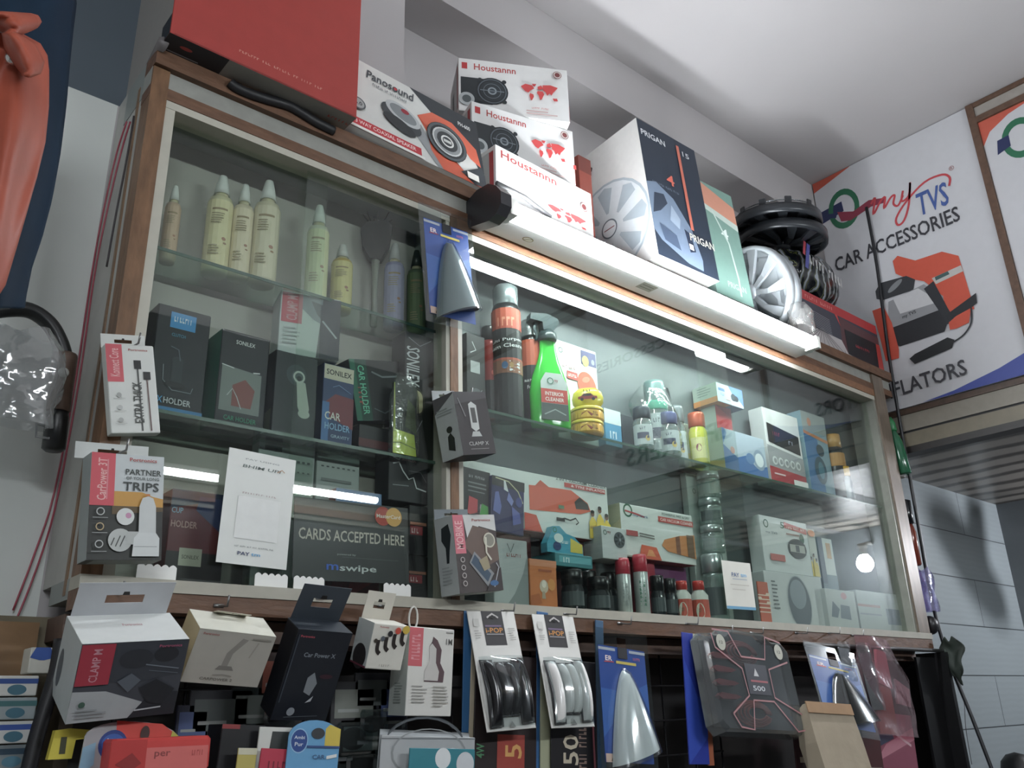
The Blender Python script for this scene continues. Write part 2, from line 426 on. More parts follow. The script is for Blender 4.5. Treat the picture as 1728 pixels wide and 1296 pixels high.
# ---------------------------------------------------------------- lights
def tube_light(name, label, x0, x1, y, z, power, holder=False, flip=1):
    T = Matrix.Translation(V(x0, y, z)) if flip == 1 else Matrix.Translation(V(x1, y, z)) @ Matrix.Rotation(PI, 4, 'Z')
    L = x1 - x0
    t = thing(name, label, 'tube light', T)
    b = MB(); b.prism([(.024, -.013), (.086, -.013), (.086, .05), (.03, .05), (.021, .03), (.021, 0)], L+.07, mat('e6e6e2', .35, 0, .02), Matrix(((0, 0, 1, -.035), (1, 0, 0, 0), (0, 1, 0, 0), (0, 0, 0, 1))))
    Tb = Matrix(((1, 0, 0, 0), (0, 1, 0, .02), (0, 0, -1, -.0135), (0, 0, 0, 1)))
    b.art([('c', .075, .5, .0125, .0075, '8a7a3c'), ('c', .075, .5, .0105, .006, 'e8e6d8'), ('l', [(.067, .6), (.083, .4)], .0015, '6a6a40'),
           ('r', .385, .15, .43, .6, 'a8a898'), ('l', [(.39, .3), (.425, .3)], .002, '66665c'), ('l', [(.39, .45), (.425, .45)], .002, '66665c')], Tb, L, .072)
    b.build('housing', t)
    c = MB(); X90 = Matrix(((0, 0, 1, 0), (0, 1, 0, 0), (1, 0, 0, 0), (0, 0, 0, 1)))
    for s_, a in ((-1, 0), (1, L)):
        c = MB(); c.box((a-.018 if s_ < 0 else a-.002, -.012, -.018), (a+.002 if s_ < 0 else a+.018, .03, .02), mat('dcdcd4', .4)); c.build('end_holder', t)
    g = MB(); g.lathe([(.0001, 0), (.015, .002), (.0175, .01), (.0175, L-.01), (.015, L-.002), (.0001, L)], emit('f4faff', power, 'fluorescent_glow'), X90, 14)
    g.build('fluorescent_tube', t)
    if holder:
        h = MB(); h.prism([(-.005, -.030), (.02, -.036), (.09, -.02), (.098, .0), (.098, .05), (.06, .062), (.02, .058), (-.006, .04), (-.022, .018), (-.022, -.012)], .03, mat('3a3a3e', .35, .2), Matrix(((0, 0, 1, -.055), (1, 0, 0, 0), (0, 1, 0, 0), (0, 0, 0, 1))))
        h.tube([(-.03, .02, .07), (0.06, .03, .075), (.16, .05, .07)], .006, mat('5b5b5c', .4, .4), 6)
        h.build('wall_bracket', t)
    return t
TX0, TX1, TY, TZ = .822*S, 1.727*S, -.0822*S, zz(.767)
tube_light('tube_light', 'long lit white fluorescent batten fixed along the cornice above the right glass', TX0, TX1, TY, TZ, TUBE_POWER, True)
TYo = -2.05*S
tube_light('tube_light', 'fluorescent batten across the aisle, seen mirrored in the left glass', 1.015*S, 1.915*S, TYo, zz(.838), ROOM_TUBE_POWER, False, -1)
tube_light('tube_light', 'second fluorescent batten across the aisle, beyond the left picture edge', -.95*S, -.05*S, TYo, zz(.838), ROOM_TUBE_POWER*1.15, False, -1)  # added fill lamp out of view, set where the glass doesn't mirror it
bl = thing('light_bulb', 'round glowing bulb on the alcove wall, mirrored in the right glass', 'bulb', Matrix.Translation(V(3.12*S, -.575*S, zz(.473))))
MB().lathe([(.001, -.04), (.02, -.035), (.035, -.015), (.038, .005), (.03, .028), (.016, .045), (.0001, .045)], emit('f6f8ff', BULB_POWER, 'bulb_glow'), None, 18).build('bulb_glass', bl)
MB().lathe([(.014, .044), (.016, .05), (.016, .075), (.024, .08), (.024, .1)], mat('cfcfca', .4)).tube([(0, 0, .095), (.06, 0, .11), (.104, 0, .11)], .008, mat('cfcfca', .4)).build('bulb_socket', bl)

# facade across the aisle (only seen mirrored in the glass)
of = thing('wall_cabinet', 'cabinet front across the aisle, seen only mirrored in the glass', 'cabinet')
zo = zz(.838); o_ = MB()
o_.box((.2, -2.99, zo-.06), (2.98, -2.85, zo-.016), mat('d9d6c8', .5)); o_.box((.2, -2.99, zo-.10), (2.98, -2.84, zo-.06), BROWN_H)
o_.box((.2, -2.99, zo-.13), (2.98, -2.85, zo-.10), CREAM)
o_.build('cornice', of)
MB().box((.2, -2.99, .3), (2.98, -2.86, zo-.13), mat('23252a', .5, 0, .3, 5.)).build('body', of)

# ---------------------------------------------------------------- the cabinet
cab = thing('display_cabinet', 'wall mounted glass fronted display cabinet with brown and cream frame', 'cabinet')
fr = MB(); FY0, FY1 = -.012, .03
def hband(z0, z1, m, y0=FY0, x0=X_OUT_L, x1=X_OUT_R): fr.box((x0, y0, z0), (x1, FY1, z1), m)
hband(zz(.808), zz(.832), BROWN_H, -.024, x1=2.238*S)
hband(zz(.780), zz(.808), LAMINATE, -.010, x1=2.236*S)
hband(zz(.763), zz(.780), BROWN_H, -.016, x1=2.234*S)
hband(zz(.752), zz(.763), CREAM, -.014, .2818*S, .745*S)
fr.box((.7595*S, -.0158, zz(.745)), (X_OUT_R-.001, FY1, zz(.7635)), BEADING)
fr.box((.7595*S, -.0140, zz(.733)), (X_R+.012, FY1, zz(.7445)), CREAM)
fr.box((X_OUT_L+.0005, -.0165, zz(.112)), (.2818*S, FY1-.001, zz(.8065)), BROWN)
fr.box((.2818*S, -.013, zz(.147)), (X_L, FY1, zz(.76)), CREAM)
fr.box((X_R, -.012, zz(.147)), (X_R+.014, FY1, zz(.76)), mat('9a9c90', .35, .3, .1))
fr.box((X_R+.014, -.0185, zz(.1475)), (X_OUT_R-.008, FY1-.001, zz(.8065)), mat('77695a', .4, .1, .3, 50., .5, .1, (1, 1, .2)))
fr.box((X_OUT_R-.008, -.0145, zz(.1475)), (X_OUT_R-.0003, FY1-.001, zz(.8065)), mat('b0543a', .5, 0, .3, 40.))
fr.box((.7375*S, -.013, zz(.147)), (.745*S, FY1, zz(.76)), CREAM)
fr.box((.745*S, -.0155, zz(.1475)), (.7595*S, FY1-.001, zz(.7625)), BROWN)
fr.box((.7595*S, -.013, zz(.147)), (.769*S, FY1, zz(.76)), CREAM)
fr.box((X_OUT_L-.0005, -.020, zz(.133)), (X_OUT_R, FY1, zz(.147)), mat('a9a595', .5, 0, .08))
fr.box((X_OUT_L-.0003, -.0172, zz(.112)), (X_OUT_R, FY1-.0005, zz(.1328)), BROWN_H)
fr.build('frame', cab)
b = MB()
b.box((X_OUT_L, FY1, Z_SILL-.03), (X_OUT_R, Y_BACK+.01, Z_SILL), BACKBOARD)
b.box((X_OUT_L, FY1, zz(.775)), (X_OUT_R, Y_BACK+.01, Z_TOP), BACKBOARD)
b.box((X_MID-.009, FY1, Z_SILL), (X_MID+.009, Y_BACK, zz(.775)), BACKBOARD)
b.box((X_OUT_L+.001, FY1, Z_SILL), (X_OUT_L+.02, Y_WALL, Z_TOP), mat('a9aaa4', .5, 0, .08, 20.))
b.box((X_OUT_L-.001, .045, zz(.13)), (X_OUT_L+.001, .056, zz(.8)), mat('7d5f42', .5, 0, .2))
b.box((X_OUT_R-.02, FY1, Z_SILL), (X_OUT_R-.001, Y_WALL, Z_TOP), mat('a9aaa4', .5, 0, .08, 20.))
b.build('carcass', cab)
MB().box((X_OUT_L+.02, Y_BACK, Z_SILL), (X_MID, Y_BACK+.012, zz(.775)), mat('a5a299', .5, 0, .12, 5.)).build('back_panel', cab)
MB().box((X_MID+.0005, Y_BACK, Z_SILL), (X_OUT_R-.02, Y_BACK+.012, zz(.775)), mat('5e6669', .5, 0, .14, 5.)).build('back_panel', cab)  # right compartment's shade is put into this darker copy of the left panel
GLASS = clear('window_glass', 'f6faf7', 0.0, .0, 1.5, .0012)
SHELFG = clear('shelf_glass', 'dfece6', .02, .03, 1.5, .03)
def pane(x0, x1, y): return MB().box((x0, y, Z_SILL+.004), (x1, y+.004, Z_GLASS+.006), GLASS)
for x0, x1, y in ((X_L, .533*S, .014), (.495*S, .7375*S, .002), (.769*S, 1.497*S, .002), (1.405*S, X_R, .014)):
    p = pane(x0, x1, y).build('sliding_glass', cab)
for nm, x0, x1, z in (('a', X_OUT_L+.02, X_MID-.009, Z_S1), ('b', X_OUT_L+.02, X_MID-.009, Z_S2), ('c', X_MID+.009, X_OUT_R-.02, Z_SR)):
    s_ = MB(); s_.box((x0, .024, z-.006), (x1, .115, z-.0002), SHELFG); s_.box((x0, .0235, z-.0062), (x1, .0245, z), mat('3f5c50', .2, 0, .05)); s_.build('glass_shelf', cab)
# ---------------------------------------------------------------- builders shared by the goods
class Face:
    """one flat face (matrix T: x right, y up, z out of the face) that prints can be traced on, in metres"""
    def __init__(s, T): s.T = T; s.inv = T.inverted(); s.c = []
    def m(s, p):
        r = ray(*p); a = s.inv @ CAM; d = s.inv.to_3x3() @ r
        t = -a.z / d.z; q = a + d*t; return (q.x, q.y)
    def poly(s, pts, col): s.c.append(('p', [s.m(p) for p in pts], col)); return s
    def line(s, pts, wd, col): s.c.append(('l', [s.m(p) for p in pts], wd, col)); return s
    def ell(s, p, ru, rv, col, rot=0): a = s.m(p); s.c.append(('c', a[0], a[1], ru, rv, col, rot)); return s
    def ring(s, p, ru, rv, th, col, rot=0): a = s.m(p); s.c.append(('o', a[0], a[1], ru, rv, th, col, rot)); return s
    def text(s, txt, p0, p1, up, col, shear=0):
        a = Vector(s.m(p0)); b = Vector(s.m(p1)); h = Vector(s.m(up)); d = b-a
        rot = math.atan2(d.y, d.x); n = Vector((-d.y, d.x)).normalized(); hh = abs((h-a).dot(n))
        c = (a+b)/2 + n*hh/2
        s.c.append(('t', txt, c.x, c.y, hh, d.length, col, rot if abs(rot) > 1e-6 else 1e-6, shear)); return s
def smooth_pts(pts, n=5):
    """Catmull-Rom through points"""
    out = []
    P_ = [pts[0]] + list(pts) + [pts[-1]]
    for i in range(1, len(P_)-2):
        for k in range(n):
            t = k/n; out.append(tuple(.5*((2*b) + (c-a)*t + (2*a-5*b+4*c-d)*t*t + (3*b-a-3*c+d)*t**3) for a, b, c, d in zip(P_[i-1], P_[i], P_[i+1], P_[i+2])))
    out.append(tuple(pts[-1])); return out
def dist_fwd(p): return (p - CAM).dot(fwd)
def face_cam(p, off=0): return math.atan2((CAM - p).y, (CAM - p).x) + PI/2 + off     # yaw that turns local -y to the camera
def spot(px, z, y):
    """point on the shelf at depth y under pixel (px base)"""
    a = PY(px[0], px[1], y); return V(a.x, y, z)
def height_at(px, y, z): return PY(px[0], px[1], y).z - z
def wrap(mb, cmds, R, z0, Hh, T=None, W=None):
    """prints laid round a cylinder of radius R (front = local -y); W arc length"""
    W = W or PI*R*.95; k = len(mb.v); tmp = MB()
    out = []
    for c in cmds:                       # cut wide rectangles so that they bend
        if c[0] == 'r' and c[3]-c[1] > .2:
            n = 8
            for i in range(n): out.append(('r', c[1]+(c[3]-c[1])*i/n, c[2], c[1]+(c[3]-c[1])*(i+1)/n, c[4], c[5]))
        else: out.append(c)
    tmp.art(out, Matrix.Identity(4), W, Hh, .0004)
    vs = []
    for p in tmp.v:
        a = (p.x - W/2)/R; r = R + .0003 + p.z*.15; vs.append(Vector((r*math.sin(a), -r*math.cos(a), z0 + p.y)))
    for m_, grp in [(tmp.m[i], [f for f, q in zip(tmp.f, tmp.mi) if q == i]) for i in range(len(tmp.m))]:
        mb.add(vs, grp, m_, T)
    return mb
def tab_mesh(W, h, T, m, slot=(.3, .7), sh=.25, th=.0008):
    """hang tab with a real slot"""
    mb = MB(); a, b = W*slot[0], W*slot[1]; z0, z1 = h*(.5-sh/2), h*(.5+sh/2)
    mb.box((0, 0, 0), (W, th, z0), m, T); mb.box((0, 0, z1), (W, th, h), m, T)
    mb.box((0, 0, z0), (a, th, z1), m, T); mb.box((b, 0, z0), (W, th, z1), m, T)
    mb.prism([(W*.5-h*.09, z1-.0001), (W*.5+h*.09, z1-.0001), (W*.5+h*.07, z1+h*.1), (W*.5-h*.07, z1+h*.1)], th*1.3, mat('1a1614'), T @ Matrix(((1,0,0,0),(0,0,1,-.0003),(0,1,0,0),(0,0,0,1))))
    return mb
def hangbox(name, label, cat, bl, br, tl, ys, d, base, arts, tab=None, tabcol=None, group=None, size=None):
    T, W, Hh = facing(bl, br, tl, *ys)
    if size: W, Hh = size
    t = thing(name, label, cat, T, group)
    carton_mesh(W, d, Hh, base, arts).build('carton', t)
    if tab:
        h, u0, u1, lean = tab
        Tt = Matrix.Translation(V(W*u0, d-.001, Hh)) @ Matrix.Rotation(lean, 4, 'X')
        tab_mesh(W*(u1-u0), h, Tt, mat(tabcol or base)).build('hang_tab', t)
    return t, T, W, Hh
HOOKM = mat('8d8d8c', .3, .8, .05)
def hook(p, L=.07, up=.012):
    """wire peg fixed to the cabinet frame"""
    mb = MB(); mb.tube([(p[0], -.012, p[2]), (p[0], -.02, p[2]), (p[0], -.02-L, p[2]-.004), (p[0], -.024-L, p[2]+up)], .0016, HOOKM, 6)
    mb.tube([(p[0]-.008, -.018, p[2]), (p[0]+.008, -.018, p[2])], .003, HOOKM, 6)
    return mb.build('peg_hook', cab)
# marks that come back on several cartons
def worldmap(u, v, w_, h_, col):
    L = [[(0,.8),(.12,.95),(.3,.9),(.36,.75),(.25,.62),(.2,.5),(.12,.55),(.05,.68)], [(.24,.48),(.33,.42),(.34,.3),(.28,.1),(.25,.12),(.22,.35)],
         [(.3,.98),(.42,1.),(.38,.85),(.33,.86)], [(.45,.85),(.55,.95),(.6,.78),(.52,.7),(.45,.72)], [(.44,.62),(.58,.62),(.62,.48),(.55,.2),(.5,.15),(.47,.4),(.42,.5)],
         [(.58,.95),(.8,1.),(1.,.9),(.92,.72),(.86,.6),(.82,.45),(.76,.55),(.7,.42),(.66,.6),(.6,.66)], [(.84,.3),(.96,.32),(.98,.18),(.88,.16)]]
    return [('p', [(u+a*w_, v+b*h_) for a, b in p], col) for p in L]
def speaker_print(u, v, r, asp, sq=1.):
    k = asp
    return [('c', u, v, r, r*sq, '23282c'), ('o', u, v, r*.9, r*.9*sq, .08, '59636a'), ('c', u, v, r*.75, r*.75*sq, '2d3439'), ('o', u, v, r*.55, r*.55*sq, .06, '6f7a80'),
            ('c', u, v, r*.28, r*.28*sq, '8c979c'), ('c', u, v, r*.18, r*.18*sq, '39434a'), ('l', [(u-r*.75, v), (u+r*.75, v)], .008, '78848a'),
            ('c', u-r*.75, v+r*.75*k*sq, r*.14, r*.14, '2b3034'), ('c', u+r*.75, v+r*.75*k*sq, r*.14, r*.14, '2b3034'), ('c', u+r*.75, v-r*.75*k*sq, r*.14, r*.14, '2b3034'), ('c', u-r*.75, v-r*.75*k*sq, r*.14, r*.14, '2b3034')]
def small_lines(u, v, w_, n, dv, col, wd=.004, seed=1):
    rr = random.Random(seed)
    return [('r', u, v-i*dv, u+w_*rr.uniform(.6, 1), v-i*dv+dv*.38, col) for i in range(n)]
def my_logo(u, v, s, k, my='d23b3b'):
    """green ring crossed by a red tick, the word my and TVS; s = size as share of width, k = width / height of the face"""
    return [('o', u, v, s*.26, s*.26, .3, '1d7a4b'), ('l', [(u-s*.3, v-s*.02*k), (u+s*.02, v-s*.06*k), (u+s*.35, v+s*.08*k)], s*.09, 'b02a35'), ('l', [(u-s*.34, v+s*.05*k), (u-s*.1, v)], s*.1, '2a3a7a'),
            ('t', 'my', u+s*.62, v+s*.02*k, s*.3*k, s*.42, my, 0, .3), ('t', 'TVS', u+s*1.02, v-s*.06*k, s*.28*k, s*.36, '2c5aa8')]
def car_side(u, v, w_, k, col, win='20262c'):
    h = w_*.32*k
    return [('p', [(u, v), (u+w_, v), (u+w_, v+h*.45), (u+w_*.82, v+h*.55), (u+w_*.68, v+h), (u+w_*.3, v+h), (u+w_*.16, v+h*.55), (u, v+h*.45)], col),
            ('p', [(u+w_*.22, v+h*.55), (u+w_*.33, v+h*.9), (u+w_*.65, v+h*.9), (u+w_*.76, v+h*.55)], win), ('c', u+w_*.2, v, w_*.09, w_*.09, '15171a'), ('c', u+w_*.8, v, w_*.09, w_*.09, '15171a')]
def wheel_print(u, v, r, k, rim='c3cdd2', dark='8e9ba4', n=9, hub='a8b4bb'):
    out = [('c', u, v, r, r, rim), ('o', u, v, r, r, .05, dark)]
    for i in range(n):
        a = 2*PI*i/n; pts = []
        for rr, da in ((.34, -.09), (.86, -.22), (.93, 0), (.86, .22), (.34, .09)):
            pts.append((u + r*rr*math.cos(a+da), v + r*rr*math.sin(a+da)*k))
        out.append(('p', pts, dark))
    out += [('c', u, v, r*.2, r*.2, hub), ('o', u, v, r*.2, r*.2, .15, '6c7880'), ('l', [(u-r*.13, v), (u+r*.13, v)], .01, '8a4048')]
    return out
def film(name='clear_wrap'):
    return clear(name, 'f6f9f8', .05, .12, 1.45, .04, .35, 60.)
def bag_mesh(W, D, Hh, seed=0, m=None, T=None, amp=.006):
    """crinkled clear bag round a W x D x Hh space"""
    rr = random.Random(seed); mb = MB(); n = 20; rows = 9
    ph = [rr.uniform(0, 6.28) for _ in range(8)]
    def fn(u, v):
        a = 2*PI*u; c, s_ = math.cos(a), math.sin(a)
        k = 1/max(abs(c), abs(s_))**.75
        w_ = 1 + .12*math.sin(3*a+ph[0]+v*5) * v + .08*math.sin(7*a+ph[1]+v*9)
        pinch = 1 - max(0, v-.78)*1.6
        return V(c*k*W/2*w_*pinch + amp*math.sin(9*v+ph[2]+a*2), s_*k*D/2*w_*(1-.45*max(0, v-.7)/.3), v*Hh*(1+.05*math.sin(2*a+ph[3])))
    mb.grid(fn, n, rows, m or film(), T); return mb
# ================================================================ on top of the cabinet
ZT = Z_TOP + .001
# --- red carton, its underside jutting over the cornice
a = PZ(285, 57, ZT); b = PZ(604, 197, ZT)
yf = (a.y+b.y)/2
t = thing('carton', 'big red carton with grey underside at the left end of the cabinet top', 'box', Matrix.Translation(V(a.x, yf, ZT)))
Wr, Dr, Hr = b.x-a.x, .225, .42
carton_mesh(Wr, Dr, Hr, 'a92f26', {
  'F': [('t', 'ENHANCE THE BEAUTY OF YOUR CAR', .56, .07, .012, .46, 'c98a78'), ('l', [(.02, .005), (.98, .005)], .004, '7d241e')],
  'B': [('r', 0, 0, 1, 1, '8e8d86'), ('r', .0, .72, .29, 1, '1c2026'), ('c', .1, .9, .03, .012, 'a83a34'), ('r', .03, .80, .18, .812, '8a8f93'), ('t', 'harman', .93, .88, .03, .13, 'b5483e')],
  'L': [('r', 0, 0, 1, .98, '8f8c86'), ('r', .8, .0, 1, .1, '1c2026')]}, noise=.05).build('carton', t)
# black hose lying along the cornice under it
hs = MB(); pts = [PZ(*p, ZT-.001) for p in ((372, 152), (392, 144), (420, 150), (447, 168), (465, 186), (480, 190), (505, 192), (530, 203), (555, 218))]
pts = [V(p.x, min(-.026, p.y)-.002, ZT-.012-.006*math.sin(i)) for i, p in enumerate(pts)]
hs.tube(smooth_pts([tuple(p) for p in pts], 4), .010, mat('17181b', .5), 8)
tag(hs.build('cable'), 'thick black cable looped over the cornice under the red carton', 'cable')
# --- speaker carton leaning, orange and black
T, W, Hh = facing((588, 236), (822, 347), (612, 126), -.034, -.034, .012); T.translation.z = ZT + .011; Hh -= .006
k = W/Hh
tag(carton_mesh(W, .045, Hh, 'd2d3ce', {'F': [
  ('p', [(.46, 1), (1, 1), (1, .1), (.86, .62), (.72, .62)], '2a3036'), ('p', [(.5, .62), (.62, .78), (.78, .78), (.96, .55), (.98, .3), (.9, .36), (.84, .5), (.7, .62), (.56, .45)], 'e0603c'),
  ('p', [(.5, .62), (.58, .5), (.62, .3), (.9, 0), (1, 0), (1, .22), (.88, .05), (.74, .12), (.66, .35)], 'd4542f'), ('p', [(.44, .38), (.52, .5), (.68, .0), (.62, 0)], '8f9394'),
  ('p', [(.56, .5), (.66, .68), (.74, .2), (.98, 0), (.66, 0), (.58, .2)], 'd65a36'), ('p', [(.8, .1), (.98, .3), (1, .2), (1, .02), (.9, 0)], '33383d'),
  ('r', 0, .0, .5, .14, 'c3202c'), ('t', '3 WAY COAXIAL SPEAKER', .25, .09, .05, .42, 'f0d8d4'), ('r', 0, .0, .52, .035, 'e4e4de'),
  ('t', 'Panosound', .31, .84, .12, .34, '3a4046', 0, .15), ('c', .345, .83, .012, .012, 'c3202c'), ('t', 'DRIVEN BY PERFECTION', .3, .72, .035, .25, '5b6166'),
  ('c', .37, .42, .15, .085, '3a3f43', -.35), ('c', .385, .5, .13, .075, 'b6babb', -.35), ('c', .385, .5, .10, .055, '7d8386', -.35), ('c', .4, .55, .03, .02, '9e2030'), ('c', .35, .32, .12, .05, '2a2e31', -.35),
  ('c', .71, .42, .155, .155, '23282b'), ('o', .71, .42, .15, .15, .12, '50585c'), ('c', .71, .42, .115, .115, '8b9091'), ('o', .71, .42, .115, .115, .1, 'c5c8c6'), ('c', .71, .42, .08, .08, '31373a'),
  ('o', .71, .42, .05, .05, .25, 'd8dad6'), ('r', .68, .4, .74, .44, 'c9ccc8'), ('t', 'PH-600', .87, .80, .06, .1, 'e4e6e4'),
  ('c', .06, .32, .05, .05, '4a5054'), ('c', .06, .32, .04, .04, 'a3a7a6'), ('t', '6.0', .06, .32, .05, .05, '23282c'), ('r', .84, .03, .93, .12, 'e6e2da')],
  'B': [('r', 0, 0, 1, 1, 'd6d6d0')], 'L': [('r', 0, 0, 1, 1, 'c8c8c2'), ('r', 0, 0, 1, .16, 'c3202c')]}).build('speaker_carton', T=T),
  'flat white, orange and black speaker carton leaning between red carton and white stack', 'box')
# --- three white speaker cartons stacked askew
def hou(n, arts_extra, bl, br, tl, z, d, label, w_=None, h_=None, spk=True):
    T, W, Hh = resting(bl, br, tl, z)
    if w_: W = w_
    if h_: Hh = h_
    k = W/Hh
    f = [('t', 'Houstannn', .33 if spk else .33, .86, .12 if spk else .15, .38 if spk else .56, 'b43a35')] + ([('r', .03, .8, .08, .92, 'b8282c')] if spk else [])
    if spk:
        f += [('r', .02, .16, .3, .64, '2a3034')] + speaker_print(.3, .42, .145, k) + [('c', .07, .22, .07, .07, 'a9afb0'), ('c', .07, .22, .04, .04, '50585b')]
        f += worldmap(.56, .28, .34, .36, 'cc3b3b') + [('t', 'HI-FI SOUND', .73, .17, .03, .16, 'd08078')] + small_lines(.6, .1, .3, 2, .05, 'c4a09c')
    else:
        f += worldmap(.5, .1, .42, .26, 'd8484a')
    f += [('c', .9, .85 if spk else .62, .04, .04, '7a3a3a'), ('o', .9, .85 if spk else .62, .034, .034, .25, 'd4cfc8')] + arts_extra
    tag(carton_mesh(W, d, Hh, 'dddddb', {'F': f, 'L': [('r', .06, .08, .94, .92, 'b9bab8'), ('r', .3, .3, .5, .7, '4a4f52'), ('r', .85, .1, .95, .9, 'a83034')],
        'R': [('r', 0, .0, 1, .3, 'c23a34')], 'B': [('r', 0, 0, 1, 1, 'e0e0de')]}).build('speaker_carton', T=T), label, 'box')
    return T, W, Hh
T1, W1, H1 = hou(0, [], (838, 330), (1003, 408), (822, 243), ZT, .15, 'lowest white speaker carton of the stack, just above the tube light', spk=False)
z2 = ZT + H1 + .001
T2, W2, H2 = hou(1, [('r', .97, .25, 1, .33, 'c8423c')], (797, 264), (972, 312), (789, 170), z2, .15, 'middle white speaker carton, second of the stack of three')
z3 = z2 + H2 + .001
T3, W3, H3 = hou(2, [], (774, 186), (962, 206), (772, 97), z3, .15, 'topmost white speaker carton of the stack of three')
# brown-red carton end behind them
a = PZ(1000, 330, ZT)
carton('carton', 'reddish brown carton edge showing between white stack and wheel cover carton', 'box', Matrix.Translation(V(PY(978, 300, .09).x, .09, ZT)), .05, .16, PY(978, 262, .09).z-ZT, '8f3f30', {'F': [('r', 0, .86, 1, 1, '6d3026')]})
# --- wheel cover carton, navy front and white wheel side
A = PZ(1112, 433, ZT); A.y = -.055; A = V(PY(1112, 436, -.055).x, -.055, ZT+.0225)
Hp = PY(1068, 189, -.035).z - ZT
Wp = .262
T = yaw(A, math.radians(-1), math.radians(-4)); Hp -= .02
nvy = '1f2b3c'
tag(carton_mesh(Wp, .31, Hp, 'd9d8d4', {
 'F': [('r', 0, 0, 1, 1, nvy), ('p', [(0, .18), (0, .52), (.16, .55), (.42, .48), (.66, .3), (.76, .1), (.74, .02), (.5, .03), (.1, .12)], '6d7f96'),
       ('p', [(.03, .3), (.1, .46), (.26, .48), (.3, .42), (.16, .34)], '2a3648'), ('p', [(.36, .42), (.48, .34), (.44, .26), (.3, .3)], '8fa0b4'), ('p', [(.52, .28), (.62, .26), (.66, .14), (.56, .12)], '25324a'), ('p', [(.1, .24), (.36, .2), (.4, .1), (.15, .13)], '44546c'),
       ('t', 'PRIGAN', .24, .905, .045, .4, 'd4d8dc'), ('t', '15', .8, .905, .04, .12, 'c4c8cc'), ('t', '4', .42, .62, .08, .13, 'd6604a'), ('r', .64, .3, .69, .95, 'c9654c'), ('t', 'Universal wheel cover', .32, .54, .015, .45, '6c7a8c'),
       ('t', 'PRIGAN', .8, .24, .055, .42, 'c9c6b8', .0), ('r', .55, .14, .62, .18, 'e4e6e8')],
 'L': [('r', 0, 0, 1, 1, 'dcdbd7')] + wheel_print(.5, .36, .5, .31/Hp*.98, 'd5dde0', 'aab8c0', 8, 'dfe4e6') + [('t', '9', .36, .86, .05, .07, '35302e'), ('r', .0, .0, 1., .05, 'dcdbd7')],
 'B': [('r', 0, 0, 1, 1, 'e5e4df'), ('l', [(0, .45), (1, .55)], .006, 'a09c90'), ('r', .3, .35, .34, .7, 'c9bfa0')], 'T': [('r', 0, 0, 1, 1, '8c8c88')]}).build('wheel_cover_carton', T=T),
 'tall navy carton with orange stripe and white wheel-printed side, left of the teal carton', 'box')
# --- teal carton
A = V(PY(1212, 505, -.02).x, -.02, ZT+.0145)
Hg = PY(1184, 308, -.0).z - ZT
tag(carton_mesh(.175, .2, Hg, 'cfd6d2', {'F': [('r', 0, 0, 1, 1, '6f9488'), ('p', [(0, .78), (1, .7), (1, .88), (0, 1)], 'c9876c'), ('p', [(0, .75), (1, .66), (1, .72), (0, .8)], 'b8c8be'), ('t', '4', .55, .58, .09, .2, 'd6e2dc'), ('l', [(.3, .75), (.62, .5), (.7, .2), (.68, .05)], .04, 'bcd0c6'), ('t', 'PRIGAN', .6, .12, .05, .5, 'a8bfb4')],
  'L': [('r', 0, 0, 1, 1, '7e9c94')], 'B': [('r', 0, 0, 1, 1, 'd0d6d0')]}).build('wheel_cover_carton', T=yaw(A, math.radians(-2), math.radians(-4))),
  'teal green wheel cover carton marked 4 behind the navy carton', 'box')
# --- white crumpled box lying under the navy carton by the tube
T, W, Hh = standing((1120, 470), (1232, 520), (1125, 452), ZT, -.045)
# --- wheel covers
def wheel_cover(name, label, T, R, col, n=9, group=None, metal=.1, clips=False, deep=.045):
    t = thing(name, label, 'wheel cover', T, group)
    M_ = mat(col, .3, metal, .05, 30.); r_ = MB()
    r_.lathe([(R*.90, -.004), (R*.93, .012), (R*.99, .012), (R, .0), (R*.985, -deep*.5), (R*.95, -deep*.52), (R*.93, -deep*.2), (R*.9, -.004)], M_, None, 40)
    r_.build('rim_ring', t)
    s_ = MB()
    for i in range(n):
        a = 2*PI*i/n; tw = .16
        P0 = [(R*.16, a-.32, .02), (R*.5, a-.1, .02), (R*.93, a-.13+tw, .004), (R*.93, a+.14+tw, .004), (R*.5, a+.12, .02), (R*.16, a+.32, .02)]
        vs = [(r*math.cos(b), r*math.sin(b), z) for r, b, z in P0] + [(r*math.cos(b), r*math.sin(b), z-.012) for r, b, z in P0]
        s_.add(vs, [(0, 1, 4, 5), (1, 2, 3, 4), (11, 10, 7, 6), (10, 9, 8, 7), (0, 6, 7, 1), (1, 7, 8, 2), (2, 8, 9, 3), (3, 9, 10, 4), (4, 10, 11, 5)], M_)
    s_.build('spokes', t)
    h = MB(); h.lathe([(.0001, .03), (R*.12, .03), (R*.17, .025), (R*.2, .012), (R*.2, .0)], M_, None, 24); h.lathe([(.0001, .0315), (R*.09, .0308)], mat('8a2d30', .3), None, 20); h.build('hub_cap', t)
    if clips:
        c = MB()
        for i in range(10):
            a = 2*PI*i/10; c.box((R*.86, -.012, -deep*.5-.028), (R*.9, .012, -deep*.2), M_, Matrix.Rotation(a, 4, 'Z'), .002)
        c.tube([(R*.88*math.cos(2*PI*i/32), R*.88*math.sin(2*PI*i/32), -deep*.5-.015) for i in range(33)], .0022, mat('8c9094', .25, .9), 6, cap=False)
        c.build('clip_ring', t)
    return t
def disc_frame(p, n, spin=0):
    n = n.normalized(); u = n.cross(V(0, 0, 1)).normalized(); v = n.cross(u)
    m_ = Matrix((u, v, n)).transposed().to_4x4(); m_.translation = p; return m_ @ Matrix.Rotation(spin, 4, 'Z')
c0 = PY(1268, 462, .08)
